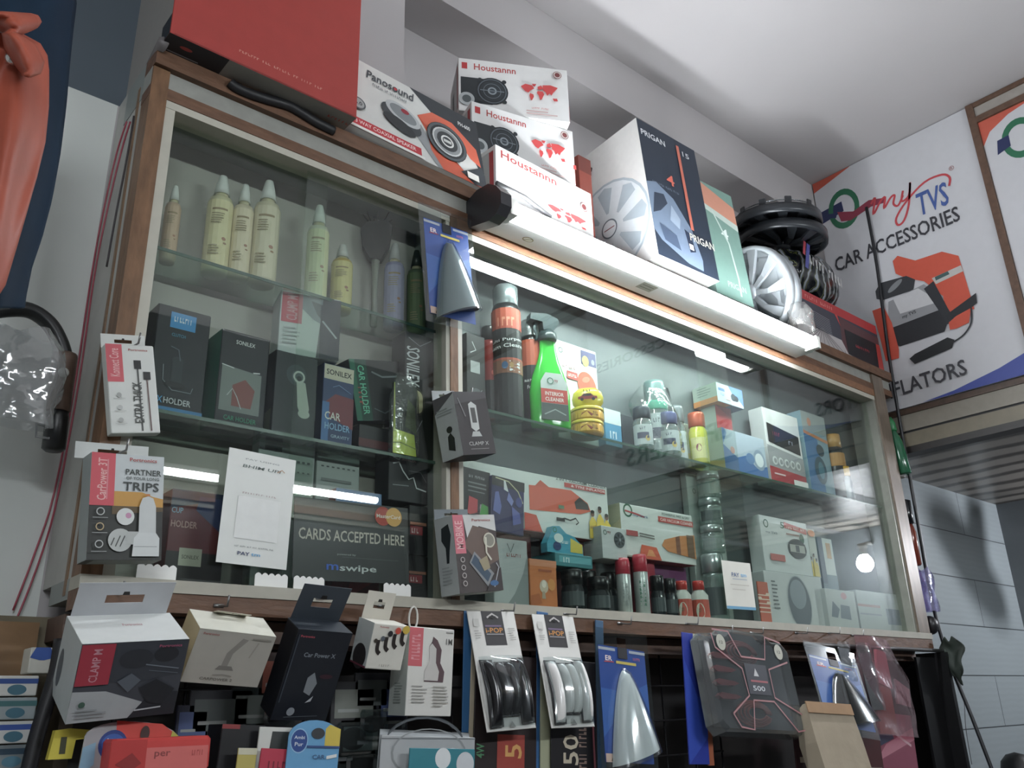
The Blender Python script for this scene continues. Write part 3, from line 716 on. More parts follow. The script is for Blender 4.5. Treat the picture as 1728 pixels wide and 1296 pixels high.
wheel_cover('wheel_cover', 'front silver wheel cover standing on edge beside the teal carton', disc_frame(V(c0.x, .08, ZT+.165), V(-.93, .22, -.25)), .155, 'b6bec2', 9, 'silver wheel covers')
wheel_cover('wheel_cover', 'rear silver wheel cover nested behind the front silver one', disc_frame(V(c0.x+.05, .085, ZT+.165), V(-.93, .22, -.2), .3), .155, 'aeb6bb', 9, 'silver wheel covers')
bg = bag_mesh(.10, .05, .09, 3, clear('milky_bag', 'e2e2e0', .05, .15, 1.45, .3, .4, 50.), Matrix.Translation(V(c0.x+.05, -.045, ZT)))
tag(bg.build('plastic_bag'), 'crumpled clear plastic bag around the foot of the silver wheel covers', 'bag')
# --- box with red band on the far right of the top
T, W, Hh = standing((1325, 600), (1512, 655), (1313, 468), ZT, .005)
T.translation.x = max(T.translation.x, c0.x+.108); W = 2.255*S - T.translation.x
W = min(W, X_SIGN-.03 - T.translation.x)
k = W/Hh
fx = [('r', 0, 0, 1, 1, '3a3f4c'), ('p', [(0, .82), (1, .82), (1, 1), (0, 1)], 'b32b2e'), ('p', [(.5, .0), (.52, .8), (1, .75), (1, 0)], '5b3c40'), ('p', [(.47, .82), (.52, .62), (.5, .82)], 'c8383a'),
      ('t', 'CAR STEREO SYSTEM', .25, .9, .06, .42, 'd88884'), ('p', [(0, 0), (0, .36), (.5, .34), (.56, .12), (1, .04), (1, 0)], 'b7b2b2'), ('r', .56, .12, .95, .6, '20252a'), ('t', 'Infinity', .76, .36, .05, .18, 'b03038'), ('p', [(.93, .0), (.95, .6), (1, .6), (1, 0)], 'b8352f')]
for i in range(9): fx.append(('l', [(.28, .4), (-.0+.07*i, .0)], .004, '5b5a60'))
for i in range(9): fx.append(('l', [(.06+.0*i, .68-i*.035), (.38, .62-i*.035)], .0035, '8f949c'))
for i in range(5): fx.append(('l', [(.5+.1*i, .13-.02*i), (.52+.11*i, .0)], .005, '4a4448'))
tag(carton_mesh(W, .16, Hh, '3f4450', {'F': fx, 'L': [('r', 0, 0, 1, 1, '4a4f58'), ('r', 0, .8, 1, 1, 'a52b2e')]}).build('stereo_carton', T=T), 'wide dark grey carton with red top band at the right end of the cabinet top', 'box')
zb = ZT + Hh + .001; bx = T.translation.x
# patterned black bag on it
bm = MB(); P1 = PY(1358, 440, .04)
def bagfn(u, v):
    a = 2*PI*u; th = PI*(v-.5); r = math.cos(th)**.6
    return V(.17*r*math.cos(a)*(1+.06*math.sin(5*a)), .075*r*math.sin(a), .085*math.sin(th)*(1+.12*math.sin(4*a+1)) + .012*math.sin(6*a+3*v))
def camo():
    m, nt, out = new_mat('patterned_bag_film'); b = nd(nt, 'ShaderNodeBsdfPrincipled'); b.inputs['Roughness'].default_value = .18
    tc = nd(nt, 'ShaderNodeTexCoord'); n_ = nd(nt, 'ShaderNodeTexWave'); n_.inputs['Scale'].default_value = 9; n_.inputs['Distortion'].default_value = 9; n_.inputs['Detail'].default_value = 3
    cr = nd(nt, 'ShaderNodeValToRGB'); cr.color_ramp.interpolation = 'CONSTANT'
    for i, (p, c) in enumerate(((0, '15181c'), (.45, '23282c'), (.62, '6b7044'), (.72, '1a1c20'), (.86, '8b9096'))):
        e = cr.color_ramp.elements[i] if i < 2 else cr.color_ramp.elements.new(p); e.position = p; e.color = (*srgb(c), 1)
    nt.links.new(tc.outputs['Object'], n_.inputs[0]); nt.links.new(n_.outputs[0], cr.inputs[0]); nt.links.new(cr.outputs[0], b.inputs['Base Color']); nt.links.new(b.outputs[0], out.inputs[0]); return m
T_ = Matrix.Translation(V(P1.x+.02, .055, zb+.098)) @ Matrix.Rotation(.16, 4, 'Y')
bm.grid(bagfn, 28, 14, camo(), T_)
Fm = T_ @ Matrix.Translation(V(0, -.079, 0)) @ Matrix(((1,0,0,0),(0,0,-1,0),(0,1,0,0),(0,0,0,1)))
bm.art([('t', 'WHEEL COVER', .0, .0, .035, .22, 'b4b6b4'), ('p', [(-.14, -.05), (-.12, .06), (-.1, .06), (-.12, -.05)], '4b4f9a'), ('p', [(-.15, .0), (-.14, .06), (-.125, .06), (-.135, .0)], 'b03a4a')], Fm, 1, 1)
tag(bm.build('printed_bag'), 'shiny black bag with olive and grey print on the stereo carton', 'bag')
zw = zb + .175
cw = PY(1306, 380, .06)
wheel_cover('wheel_cover', 'upper black wheel cover with clips lying on top of the printed bag', disc_frame(V(cw.x, .05, zw+.085), V(.05, .12, -1)), .155, '2a2d31', 10, 'black wheel covers', .2, True)
wheel_cover('wheel_cover', 'lower black wheel cover lying under the clipped one', disc_frame(V(cw.x+.03, .055, zw+.032), V(.0, .12, -1), .3), .155, '26292d', 10, 'black wheel covers', .2)
# ================================================================ sign boards on the fascia
SY = lambda p: PX(*p, X_SIGN-.012)
yl = SY((1372, 318)).y; yr = SY((1630, 186)).y; z0s, z1s = zz(.734), Z_CEIL-.004
Tb = Matrix(((0, 1, 0, X_SIGN-.012), (-1, 0, 0, yl), (0, 0, 1, z0s), (0, 0, 0, 1)))       # local x = -y world, local y = into the wall, local z up
Ws, Hs = yl-yr, z1s-z0s
WHITE_S = mat('c6c6ca', .4, 0, .02)
sg = MB(); sg.box((0, 0, 0), (Ws, .014, Hs), WHITE_S, Tb)
TF = Tb @ Matrix(((1,0,0,0),(0,0,-1,0),(0,1,0,0),(0,0,0,1)))
f = Face(TF)
clipw = lambda c: c
f.c.append(('p', [(0, Hs), (0, Hs-.045), (.06, Hs-.03), (.16, Hs-.004), (.17, Hs)], 'c4523a'))
f.poly([(1376, 364), (1420, 340), (1424, 356), (1379, 384)], '27305a')
f.ring((1424, 352), .066, .088, .3, '1f6b4a')
f.line([(1392, 366), (1412, 364)], .02, '27305a')
f.poly([(1413, 358), (1440, 357), (1466, 338), (1492, 334), (1494, 342), (1470, 349), (1436, 372), (1420, 374)], '8c2c44')
f.line(smooth_pts([(1470, 345), (1477, 334), (1474, 362), (1486, 340), (1494, 333), (1492, 352), (1503, 334), (1510, 330), (1508, 344), (1516, 347), (1524, 330)], 4), .0085, 'c23a42')
f.line(smooth_pts([(1524, 322), (1522, 340), (1534, 330), (1536, 308), (1534, 345), (1526, 372), (1516, 380), (1513, 368), (1530, 340), (1560, 308), (1590, 295), (1603, 300), (1602, 314)], 4), .0085, 'c23a42')
f.text('TVS', (1552, 366), (1604, 344), (1546, 328), '3f5a9c', .05)
f.c.append(('o', *f.m((1606, 284)), .009, .009, .2, 'a0605c')); f.c.append(('t', 'R', *f.m((1606, 284)), .009, .007, 'a0605c', 1e-6))
f.text('CAR ACCESSORIES', (1412, 460), (1622, 372), (1408, 437), '36363c')
# the air pump picture
f.poly([(1507, 441), (1515, 432), (1545, 440), (1590, 425), (1618, 432), (1622, 445), (1640, 505), (1645, 522), (1598, 532), (1592, 500), (1560, 475), (1530, 470), (1512, 462)], 'cc4b2e')
f.poly([(1573, 470), (1622, 448), (1626, 458), (1580, 480)], 'b9b7b2'); f.poly([(1578, 468), (1600, 458), (1603, 463), (1580, 474)], '3b5a58')
f.poly([(1478, 492), (1486, 478), (1530, 466), (1545, 472), (1542, 490), (1490, 507), (1480, 505)], '35373b'); f.ell((1511, 483), .034, .011, '7d8184', .5)
f.poly([(1500, 510), (1560, 480), (1580, 495), (1596, 525), (1560, 560), (1515, 575), (1500, 560)], '8e8f92'); f.poly([(1508, 505), (1550, 487), (1572, 500), (1578, 512), (1520, 530)], 'c2c2c4')
f.poly([(1500, 556), (1590, 522), (1600, 545), (1595, 560), (1520, 585), (1505, 580)], '26282c'); f.poly([(1560, 488), (1576, 475), (1600, 520), (1612, 540), (1600, 548), (1582, 520)], '2c2e33')
f.poly([(1473, 525), (1492, 518), (1506, 545), (1518, 590), (1518, 605), (1496, 610), (1486, 570)], 'c8482e'); f.poly([(1602, 545), (1625, 525), (1640, 520), (1636, 545), (1615, 555), (1604, 557)], 'cc4b2e')
f.poly([(1598, 532), (1648, 495), (1650, 512), (1640, 520), (1600, 542)], '26282c')
f.line(smooth_pts([(1640, 520), (1640, 545), (1628, 565), (1610, 578)], 4), .006, '2a2c30'); f.poly([(1536, 606), (1545, 598), (1600, 570), (1612, 574), (1608, 588), (1545, 615)], '1c1f22')
f.text('my TVS', (1525, 540), (1548, 530), (1524, 533), '2c2e30')
f.text('INFLATORS', (1483, 681), (1635, 632), (1479, 656), '3d3d43')
bb = f.m((1590, 650)); 
f.c.append(('p', [(Ws, 0), (Ws, .075), (Ws*.85, .045), (Ws*.6, .012), (Ws*.42, 0)], '3a4a9a'))
sg.art(f.c, TF, 1, 1, .0006)
tag(sg.build('sign_board'), 'white sign reading CAR ACCESSORIES over a pictured orange inflator, INFLATORS beneath', 'sign')
pst = MB(); y1 = yr - .052
pst.box((X_SIGN-.022, yr-.026, z0s-.004), (X_SIGN+.004, yr-.001, Z_CEIL-.003), mat('604636', .5, 0, .25, 60.))
o = struct('trim_1', pst)
pst = MB(); pst.box((X_SIGN-.020, -2.9, Z_CEIL-.02), (X_SIGN+.004, yr-.026, Z_CEIL-.003), mat('604636', .5, 0, .25, 60.)); pst.box((X_SIGN-.012, -2.9, Z_CEIL-.062), (X_SIGN+.004, yr-.026, Z_CEIL-.02), mat('9b948c')); pst.box((X_SIGN-.020, -2.9, Z_CEIL-.085), (X_SIGN+.004, yr-.026, Z_CEIL-.062), mat('604636', .5, 0, .25, 60.))
struct('trim_2', pst)
# second board beyond the post
yl2 = yr-.027; W2s = 1.0; H2s = Z_CEIL-.087-z0s
Tb2 = Matrix(((0, 1, 0, X_SIGN-.012), (-1, 0, 0, yl2), (0, 0, 1, z0s), (0, 0, 0, 1)))
sg = MB(); sg.box((0, 0, 0), (W2s, .014, H2s), WHITE_S, Tb2); TF2 = Tb2 @ Matrix(((1,0,0,0),(0,0,-1,0),(0,1,0,0),(0,0,0,1)))
f = Face(TF2)
f.c.append(('p', [(0, H2s), (0, H2s-.10), (.03, H2s-.055), (.1, H2s-.02), (.2, H2s)], 'c4523a'))
f.ring((1722, 232), .06, .078, .33, '1f6b4a'); f.poly([(1683, 238), (1702, 228), (1706, 246), (1684, 262)], '27305a')
f.c.append(('t', 'CAR ACCESSORIES', .55, H2s-.34, .05, .8, '36363c')); f.c.append(('t', 'SPEAKERS', .5, .12, .09, .6, '36363c'))
sg.art(f.c, TF2, 1, 1, .0006)
tag(sg.build('sign_board'), 'second white sign with red corner, cut by the right picture edge', 'sign')
# ================================================================ goods inside the cabinet
def bottle(name, label, cat, px, top, wpx, z, y, prof, parts, group=None, rot=0, n=20, hgt=None):
    """prof: body profile in (share of radius, share of height); parts: (name, profile, material); labels: prints"""
    p = spot(px, z+.0006, y); d = dist_fwd(p); R = wpx*d/F_PX/2
    Hh = hgt or height_at(top, y, z)
    T = yaw(p, face_cam(p, rot)); t = thing(name, label, cat, T, group)
    for nm, pr, m_, art in [('body', prof[0], prof[1], prof[2])] + parts:
        mb = MB(); mb.lathe([(max(.00005, a*R), b*Hh) for a, b in pr], m_, None, n)
        if art:
            r0, v0, v1, cmds = art; wrap(mb, cmds, r0*R, v0*Hh, (v1-v0)*Hh)
        mb.build(nm, t)
    return t, T, R, Hh
MISTB = clear('amber_liquid_bottle', 'e4dcae', .03, .1, 1.45, .55)
def mist(label, px, top, w_, y, lab='ddd3a0', body='c8c398', capc='d5d9d4', z=None, group='pump spray bottles on the top glass shelf', hgt=None):
    LAB = [('r', .0, 0, 1., 1, lab), ('r', .30, .84, .7, .87, '9a8660'), ('c', .66, .42, .06, .05, 'a97a62'), ('c', .7, .36, .05, .03, '9a7a58')] + small_lines(.3, .78, .36, 5, .035, '9c8f6c', seed=int(px[0])) + small_lines(.3, .3, .3, 4, .04, 'a59a78', seed=3)
    return bottle('spray_bottle', label, 'bottle', px, top, w_, z or Z_S1, y,
        ([(0, 0), (.94, 0), (1, .02), (1, .70), (.9, .745), (.45, .765), (.42, .79)], mat(body, .35, 0, .03), (1.0, .03, .70, LAB)),
        [('collar', [(.5, .765), (.52, .77), (.52, .80), (.5, .80)], mat('b9b38e', .4), None), ('cap', [(.6, .80), (.62, .80), (.5, .9), (.33, .985), (.28, 1.0), (0, 1.0)], mat(capc, .35, 0, .02), None)], group, hgt=hgt)
mist('leftmost of the pale yellow pump bottles on the top shelf', (362, 447), (372, 297), 43, .07)
mist('slim cream pump bottle between the two wider ones on the top shelf', (401, 466), (404, 309), 34, .06, 'e0d2b0', 'cfc2a2')
mist('wide cream pump bottle, right of the cluster of three', (440, 490), (447, 304), 45, .055, 'd8cfb0', 'c8c0a0')
mist('pale yellow pump bottle standing alone behind the glass overlap', (532, 488), (539, 348), 37, .055, 'd6d8a8', 'c9cbb0')
mist('short bottle with yellow label right of the glass overlap', (575, 500), (580, 415), 36, .07, 'cfc47c', 'b9a048', 'b9bcb6')
mist('slim peach bottle half hidden by the left frame', (285, 410), (288, 312), 26, .075, 'c8a98a', 'c2a488')
mist('lilac bottle with white cap beside the blue blister card', (664, 535), (665, 412), 34, .075, '9b9cc0', '8b8cb4', 'b7bab8')
mist('dark green bottle right of the lilac one', (702, 545), (706, 425), 32, .08, '6d8058', '5a6b4e', '2e3a34')
# brush hanging head up with its handle down
bp = spot((632, 500), Z_S1, .085); hb = height_at((640, 345), .085, Z_S1)
t = thing('cleaning_brush', 'dark fan shaped brush standing on its pale handle on the top shelf', 'brush', yaw(bp, face_cam(bp)))
mb = MB(); mb.prism([(-.012, .52*hb), (.012, .52*hb), (.030, .66*hb), (.034, .8*hb), (.018, .84*hb), (-.02, .82*hb), (-.034, .76*hb), (-.028, .62*hb)], .024, mat('171615', .7, 0, .2), Matrix(((1,0,0,0),(0,0,-1,.012),(0,1,0,0),(0,0,0,1)))); mb.build('brush_head', t)
mb = MB(); mb.tube([(0, 0, 0), (0, 0, .3*hb), (0, 0, .53*hb)], [.007, .006, .009], mat('8d9086', .5)); mb.build('handle', t)
mb = MB()
for i in range(9): mb.tube([(-.014+.0035*i, 0, .82*hb), (-.03+.008*i, .004*(i % 3), .9*hb+.012*math.sin(i*2))], .0012, mat('2c2b2a', .7), 5)
mb.build('bristles', t)

# ---------------- left compartment, second shelf
def shelf_box(label, bl, br, tl, z, y, d, base, arts, name='phone_holder_carton', cat='box', a=0, w_=None, roll=0, group=None):
    T, W, Hh = standing(bl, br, tl, z+.0006, y)
    if w_: W = w_
    if a or roll: T = T @ Matrix.Rotation(a, 4, 'Z') @ Matrix.Rotation(roll, 4, 'Y')
    return tag(carton_mesh(W, d, Hh, base, arts).build(name, T=T), label, cat, group), T, W, Hh
BK = '1c2026'
shelf_box('black carton with blue badge at the left end of the second shelf', (248, 679), (340, 697), (258, 508), Z_S2, .045, .06, BK, {
  'F': [('r', .24, .80, .72, .95, '2f8fd0'), ('t', 'TurnMax', .48, .885, .05, .36, 'cfe2ee'), ('t', 'CLUTCH', .42, .735, .03, .26, '3d8aa8'),
        ('c', .45, .5, .1, .07, '33383f'), ('r', .36, .3, .56, .52, '2b3036'), ('l', [(.3, .62), (.45, .6), (.5, .5)], .02, '59626b'), ('l', [(.2, .44), (.22, .3), (.4, .22), (.75, .22), (.78, .27)], .015, '7b848c'), ('c', .45, .27, .2, .06, '0f1114'),
        ('t', 'X', .2, .12, .06, .1, '48a0d8'), ('t', 'HOLDER', .52, .12, .055, .5, 'c8ccd0'), ('r', 0, 0, 1, .06, '2f7fb8')], 'L': [('r', 0, 0, 1, 1, '14171b')]})
GR = '1f6e58'
def sonilex_front(W, Hh, col='2b8f6c', txt='CAR HOLDER', win='7c8480'):
    return [('t', 'SONILEX', .5, .89, .045, .4, 'd2d6d4'), ('p', [(.06, .14), (.88, .14), (.88, .58), (.06, .62)], win), ('p', [(.3, .2), (.7, .2), (.76, .4), (.55, .5), (.3, .42)], '8a4a44'), ('l', [(.05, .62), (.3, .6)], .02, 'd8dcdb'), ('l', [(.7, .59), (.84, .6)], .025, 'd8dcdb'),
            ('l', [(.2, .3), (.3, .38), (.4, .3), (.5, .18)], .02, 'b8bebb'), ('t', txt, .5, .07, .05, .66, col)]
shelf_box('black carton with green side and clear window, right of the blue badge one', (362, 697), (445, 712), (365, 551), Z_S2, .04, .06, BK, {'F': sonilex_front(1, 1), 'L': [('r', 0, 0, 1, 1, GR)], 'R': [('r', 0, 0, 1, 1, '14171b')]})
o, T, W, Hh = shelf_box('dark carton picturing a round white camera shape, below the white red-labelled one', (458, 718), (530, 732), (462, 588), Z_S2, .035, .06, '23292f', {
  'F': [('c', .5, .74, .24, .24, '3c444b'), ('c', .55, .72, .16, .16, '5c666c'), ('p', [(.5, .7), (.72, .66), (.84, .35), (.8, .24), (.66, .24), (.56, .36)], 'c9ccc4'), ('c', .72, .28, .14, .1, 'c9ccc4'), ('o', .56, .72, .14, .14, .3, 'd8dad6'), ('c', .56, .7, .06, .06, '2a2e33')], 'L': [('r', 0, 0, 1, 1, '181c20'), ('p', [(.1, .1), (.9, .04), (.9, .3), (.1, .24)], '3f4c30'), ('l', [(.08, .2), (.3, .05), (.9, .03)], .05, 'c4cdd2')]})
zc = Z_S2 + Hh + .001
# white carton standing askew on it
a = PY(492, 598, .03)
carton('phone_holder_carton', 'white carton with red upright label stacked askew on the dark carton', 'box', yaw(V(a.x-.02, .048, zc), math.radians(-14)) , .115, .07, .128, 'c6d0cf',
  {'F': [('r', .02, .5, .36, .98, 'c23a4e'), ('t', 'CLAMP M', .19, .74, .16, .4, 'd8a0a8', PI/2), ('p', [(.36, .98), (1, .98), (1, .3), (.8, .5), (.55, .6), (.36, .75)], '6c7b84'), ('p', [(.5, .9), (.75, .85), (.95, .6), (.8, .5), (.6, .7)], '39434c'), ('p', [(.7, .98), (1, .98), (1, .0), (.62, .0)], '3b4249'), ('l', [(.7, .6), (.95, .35)], .03, 'a8b3b8')] + small_lines(.06, .4, .3, 5, .06, 'a3acab'),
   'L': [('r', .0, 0, 1, 1, 'bac4c4'), ('l', [(.1, .12), (.3, .22)], .012, '3a3e40'), ('l', [(.35, .15), (.6, .28)], .012, '3a3e40')]})
shelf_box('blue and red carton lettered CAR HOLDER on the second shelf', (541, 732), (594, 742), (550, 612), Z_S2, .032, .055, '27406b', {
  'F': [('r', .02, .80, .98, .99, 'c8c4ac'), ('t', 'SONILEX', .5, .895, .07, .82, '22262b'), ('p', [(0, .35), (1, .2), (1, .6), (.4, .62), (.1, .5)], '7a2f3a'), ('r', .0, .0, .22, .5, '3b6fa8'), ('t', 'CAR', .34, .33, .1, .5, 'd6d8cc'), ('t', 'HOLDER', .5, .2, .085, .8, '7fb4dc'), ('t', 'GRAVITY', .6, .08, .04, .6, '9ab8d0'), ('l', [(.3, .7), (.5, .74), (.9, .66)], .02, '6c8cb8')], 'L': [('r', 0, 0, 1, 1, '1d2c4a')]})
# green black carton leaning at an angle
a = PY(628, 694, .05)
carton('phone_holder_carton', 'black and green carton leaning sideways, lettered CAR HOLDER along its edge', 'box', yaw(V(a.x-.035, .045, Z_S2+.058), math.radians(4), 0, math.radians(-12)), .125, .055, .125, '161b1d',
  {'F': [('p', [(0, 0), (.24, 0), (.28, 1), (0, 1)], '176a50'), ('p', [(.1, 0), (.3, 0), (.32, 1), (.1, 1)], '0f4538'), ('t', 'CAR HOLDER', .2, .5, .12, .8, '5fc8a0', -PI/2), ('t', 'GRIP', .12, .4, .06, .3, 'a04a40', -PI/2), ('l', [(.4, .8), (.6, .72), (.9, .74)], .03, '70797c'), ('l', [(.35, .2), (.55, .12), (.9, .3)], .02, '555f62')]})
carton('phone_holder_carton', 'dark carton lying flat that props up the leaning green one', 'box', Matrix.Translation(V(a.x-.028, .05, Z_S2+.0006)), .105, .06, .055, '1b1d1f', {'F': [('r', 0, .2, 1, .5, '5a2226')]})
# neon film pack and oval label carton
o, T, W, Hh = shelf_box('black carton with pale oval window and vertical lettering beside the middle post', (681, 760), (731, 769), (692, 560), Z_S2, .03, .05, '0f1214', {
  'F': [('t', 'SONILEX', .28, .72, .12, .32, 'c9cdd0', -PI/2), ('c', .42, .48, .2, .2, 'b8b088'), ('c', .42, .40, .2, .2, 'b8b088'), ('r', .22, .40, .62, .48, 'b8b088'), ('o', .42, .44, .26, .42, .08, '4a4636'), ('l', [(.1, .95), (.5, .9), (.9, .97)], .02, '868d90'), ('l', [(.3, .15), (.6, .3)], .02, '9ea4a8')]})
t = thing('reflective_pack', 'neon yellow and black pack in shiny film below the oval carton', 'pack', Matrix.Translation(V(PY(663, 755, .022).x, .0225, Z_S2+.001)))
mb = MB(); mb.box((0, 0, 0), (.055, .006, .145), mat('262b25', .3, 0, .3, 40.)); mb.art([('p', [(0, 0), (1, .0), (.9, .3), (0, .34)], 'd8e81e'), ('p', [(0, .3), (.1, .3), (.04, 1), (0, 1)], 'a8b42a'), ('l', [(0, .14), (.3, .16), (1, .1)], .04, '8c9a20'), ('p', [(.5, .4), (1, .3), (.9, .7), (.6, .8)], '4d5a2c')], FT(.055, .05, .145, 'F')[0], .055, .145); mb.build('card', t)
bag_mesh(.066, .012, .16, 5, film(), Matrix.Translation(V(.027, .002, 0)), .002).build('film', t)
shelf_box('olive brown carton edge behind the neon pack', (600, 745), (650, 753), (602, 655), Z_S2, .075, .03, '5d6043', {})
# ---------------- left compartment, floor
shelf_box('red and blue cup holder carton at the left of the bottom compartment', (276, 965), (372, 975), (278, 822), Z_SILL, .06, .05, '6b2a30', {
  'F': [('p', [(0, .8), (1, .95), (1, 1), (0, 1)], '2b3450'), ('p', [(.45, .8), (1, .55), (1, .95), (.5, .95)], '35406c'), ('t', 'CUP', .12, .78, .06, .2, '8fb4cc'), ('t', 'HOLDER', .26, .64, .07, .46, 'c89a90'), ('r', 0, .0, 1, .36, '2a2626'), ('r', .22, .22, .62, .4, 'b8b8a4'), ('t', 'SONILEX', .42, .31, .04, .3, '6a6a5c')]}, 'cup_holder_carton')
shelf_box('white carton with rows of small symbols behind the payment code card', (420, 978), (520, 990), (418, 735), Z_SILL, .08, .03, '8f9c98', {'F': [('r', .1, .93, .4, .96, '333a3c')] + [('r', .04+.09*i, .87, .09+.09*i, .885, '3c4446') for i in range(10)] + [('r', .04+.09*i, .8, .08+.09*i, .81, '59605f') for i in range(10)]}, 'carton')
shelf_box('grey white carton with rows of symbols, right of the first one', (524, 986), (600, 993), (526, 760), Z_SILL, .085, .03, '98a39f', {'F': [('r', .1+.12*i, .9, .16+.12*i, .91, '454c4e') for i in range(7)] + [('r', .1, .8, .8, .82, '6c7473')]}, 'carton')
shelf_box('blue and red carton half hidden behind the black payment sign', (560, 988), (640, 996), (562, 822), Z_SILL, .06, .03, '7a3034', {'F': [('r', 0, .78, 1, 1, '3b6fa0'), ('t', 'CAR', .2, .7, .06, .3, '7fc0dc'), ('p', [(.3, .0), (1, .2), (1, .6), (.5, .5)], 'a03438')]}, 'carton')
for i, (bl, br, tl, lab, col) in enumerate((((655, 838), (722, 848), (661, 757), 'topmost black carton of the stack by the middle post', '1b1d22'), ((690, 935), (722, 940), (693, 852), 'black carton with orange and red tag, second in the stack by the middle post', '17191d'), ((688, 1000), (722, 1004), (690, 940), 'lowest black carton with a red tag in the stack by the middle post', '141619'))):
    T, W, Hh = standing(bl, br, tl, 0, .045)
    zb = PY(*bl, .045).z if i < 2 else Z_SILL+.001
    if i == 0: T.translation.z = zb0 = PY(690, 848, .045).z
    else: T.translation.z = zb
    Hh = PY(*tl, .045).z - T.translation.z
    if i == 1: Hh = min(Hh, zb0 - T.translation.z - .001)
    if i == 2: Hh = PY(690, 935, .045).z - T.translation.z - .002
    fr_ = [('t', 'SONILEX', .5, .84, .07, .36, 'b06a70'), ('l', [(.1, .72), (.25, .76), (.35, .6), (.5, .45), (.62, .5), (.7, .3), (.95, .26)], .03, 'd0d4d6'), ('l', [(.1, .3), (.5, .32)], .02, '808488'), ('l', [(.5, .62), (.8, .62), (.95, .44)], .015, '63686c')] if i == 0 else [('r', .05, .6, .9, .66, 'a86a50'), ('r', .05, .4, .7, .58, '9c2a34'), ('t', 'MAX', .3, .48, .1, .4, 'e0c8c4')]
    tag(carton_mesh(W, .05, Hh, col, {'F': fr_}).build('phone_holder_carton', T=T), lab, 'box')
# ---------------- signs on the inside/outside of the left glass
def plate(name, label, corners, y, th, base, fn, cat='sign'):
    bl, br, tl = corners
    a = PY(*bl, y); b = PY(*br, y); c = PY(*tl, y); T = frame(a, b-a, c-a); W = (b-a).length; Hh = (c-a).length
    mb = MB(); mb.box((0, 0, 0), (W, th, Hh), mat(base, .4, 0, .02))
    mb.art(fn(W/Hh), FT(W, th, Hh, 'F')[0], W, Hh); return tag(mb.build(name, T=T), label, cat)
# white payment card: the code itself stays blank
plate('payment_card', 'white payment card taped on the left glass, PAYtm at its foot', ((364, 948), (483, 962), (385, 754)), -.001, .0006, 'd9dcd6', lambda k: [
  ('t', 'PAY USING', .5, .925, .014, .5, '9aa09c'), ('t', 'BHIM UPI', .5, .86, .028, .56, '6c7a74', 0, .25), ('l', [(.73, .85), (.8, .88), (.84, .86)], .012, 'b0805a'), ('r', .2, .22, .82, .59, 'e4e6e2'), ('t', 'Merchant Name', .5, .62, .014, .5, 'b8a8a4'),
  ('t', 'Pay with any UPI enabled app', .5, .155, .012, .56, '7c8280'), ('t', 'PAY', .36, .095, .03, .17, '2b3a66'), ('t', 'tm', .53, .095, .024, .13, '58a8d8')])
plate('payment_sign', 'black sign on the left glass reading CARDS ACCEPTED HERE with card logos', ((493, 978), (690, 986), (500, 838)), .0075, .0015, '101218', lambda k: [
  ('t', 'CARDS ACCEPTED HERE', .5, .56, .14, .92, 'c8bcb0'), ('t', 'powered by', .44, .33, .03, .16, '9a9a9a'), ('l', [(.4, .3), (.9, .29)], .003, '55585c'), ('t', 'm', .32, .17, .07, .10, '3a6ad8'), ('t', 'swipe', .54, .155, .1, .32, 'd0d2d4'),
  ('c', .76, .86, .075, .075, 'b9382c'), ('c', .86, .86, .075, .075, 'c99a3c'), ('t', 'MasterCard', .81, .86, .05, .22, 'e2dccc')])
# scalloped tape tabs along the sill
TAPE = mat('e9e9e4', .25, 0, .02)
for i, (x0_, x1_, y_) in enumerate(((236, 304, 968), (437, 493, 982), (503, 555, 988), (656, 702, 996))):
    a = PY(x0_, y_+3, -.022); b = PY(x1_, y_+3, -.022); W = b.x-a.x; pts = [(0, 0), (W, 0)]; n = 5
    for j in range(n*4+1):
        u = 1-j/(n*4); pts.append((W*u, .021 + .004*abs(math.sin(u*n*PI)) - .002))
    zt = Z_SILL+.0008
    mb = MB(); mb.prism(pts, .0012, TAPE, Matrix(((1,0,0,a.x),(0,0,-1,-.0045),(0,1,0,zt),(0,0,0,1)))); tag(mb.build('tape_strip'), ['leftmost scalloped white clip on the sill left of the payment card', 'scalloped white clip on the sill under the payment card', 'scalloped white clip on the sill right of the payment card', 'scalloped white clip on the sill under the black payment sign'][i], 'clip')

# ---------------- right compartment, upper shelf
ZR = Z_SR
cone = [(0, 0), (.97, 0), (1, .01), (1, .8), (.93, .835), (.8, .845)]
bottle('spray_can', 'tall black and orange spray can at the left of the right compartment', 'can', (858, 689), (853, 487), 51, ZR, .06,
  (cone, mat('1d2124', .3, .2), (1., .01, .8, [('r', 0, 0, 1, 1, '1f2427'), ('r', 0, .86, 1, 1, 'c2502f'), ('r', 0, .80, 1, .87, 'b84a30'), ('p', [(.12, .60), (.88, .66), (.88, .76), (.12, .70)], '2c3236'), ('t', 'ABRO', .5, .865, .085, .42, 'e09070'), ('t', 'Multi Purpose', .5, .69, .035, .4, 'd5d8d8', .09), ('t', 'Foam Cleaner', .5, .635, .035, .42, 'd5d8d8', .09),
      ('r', 0, .38, 1, .52, '8c5a3c'), ('r', .0, .5, 1, .52, 'b04e34'), ('c', .45, .45, .07, .09, '2a5a86'), ('c', .6, .45, .05, .07, 'b08a50'), ('t', 'FOAM', .68, .45, .1, .12, 'd0d4d6', PI/2)])),
  [('cap', [(.86, .845), (.88, .85), (.88, .985), (.8, 1.), (0, 1.)], mat('8f999c', .25, .5), None)])
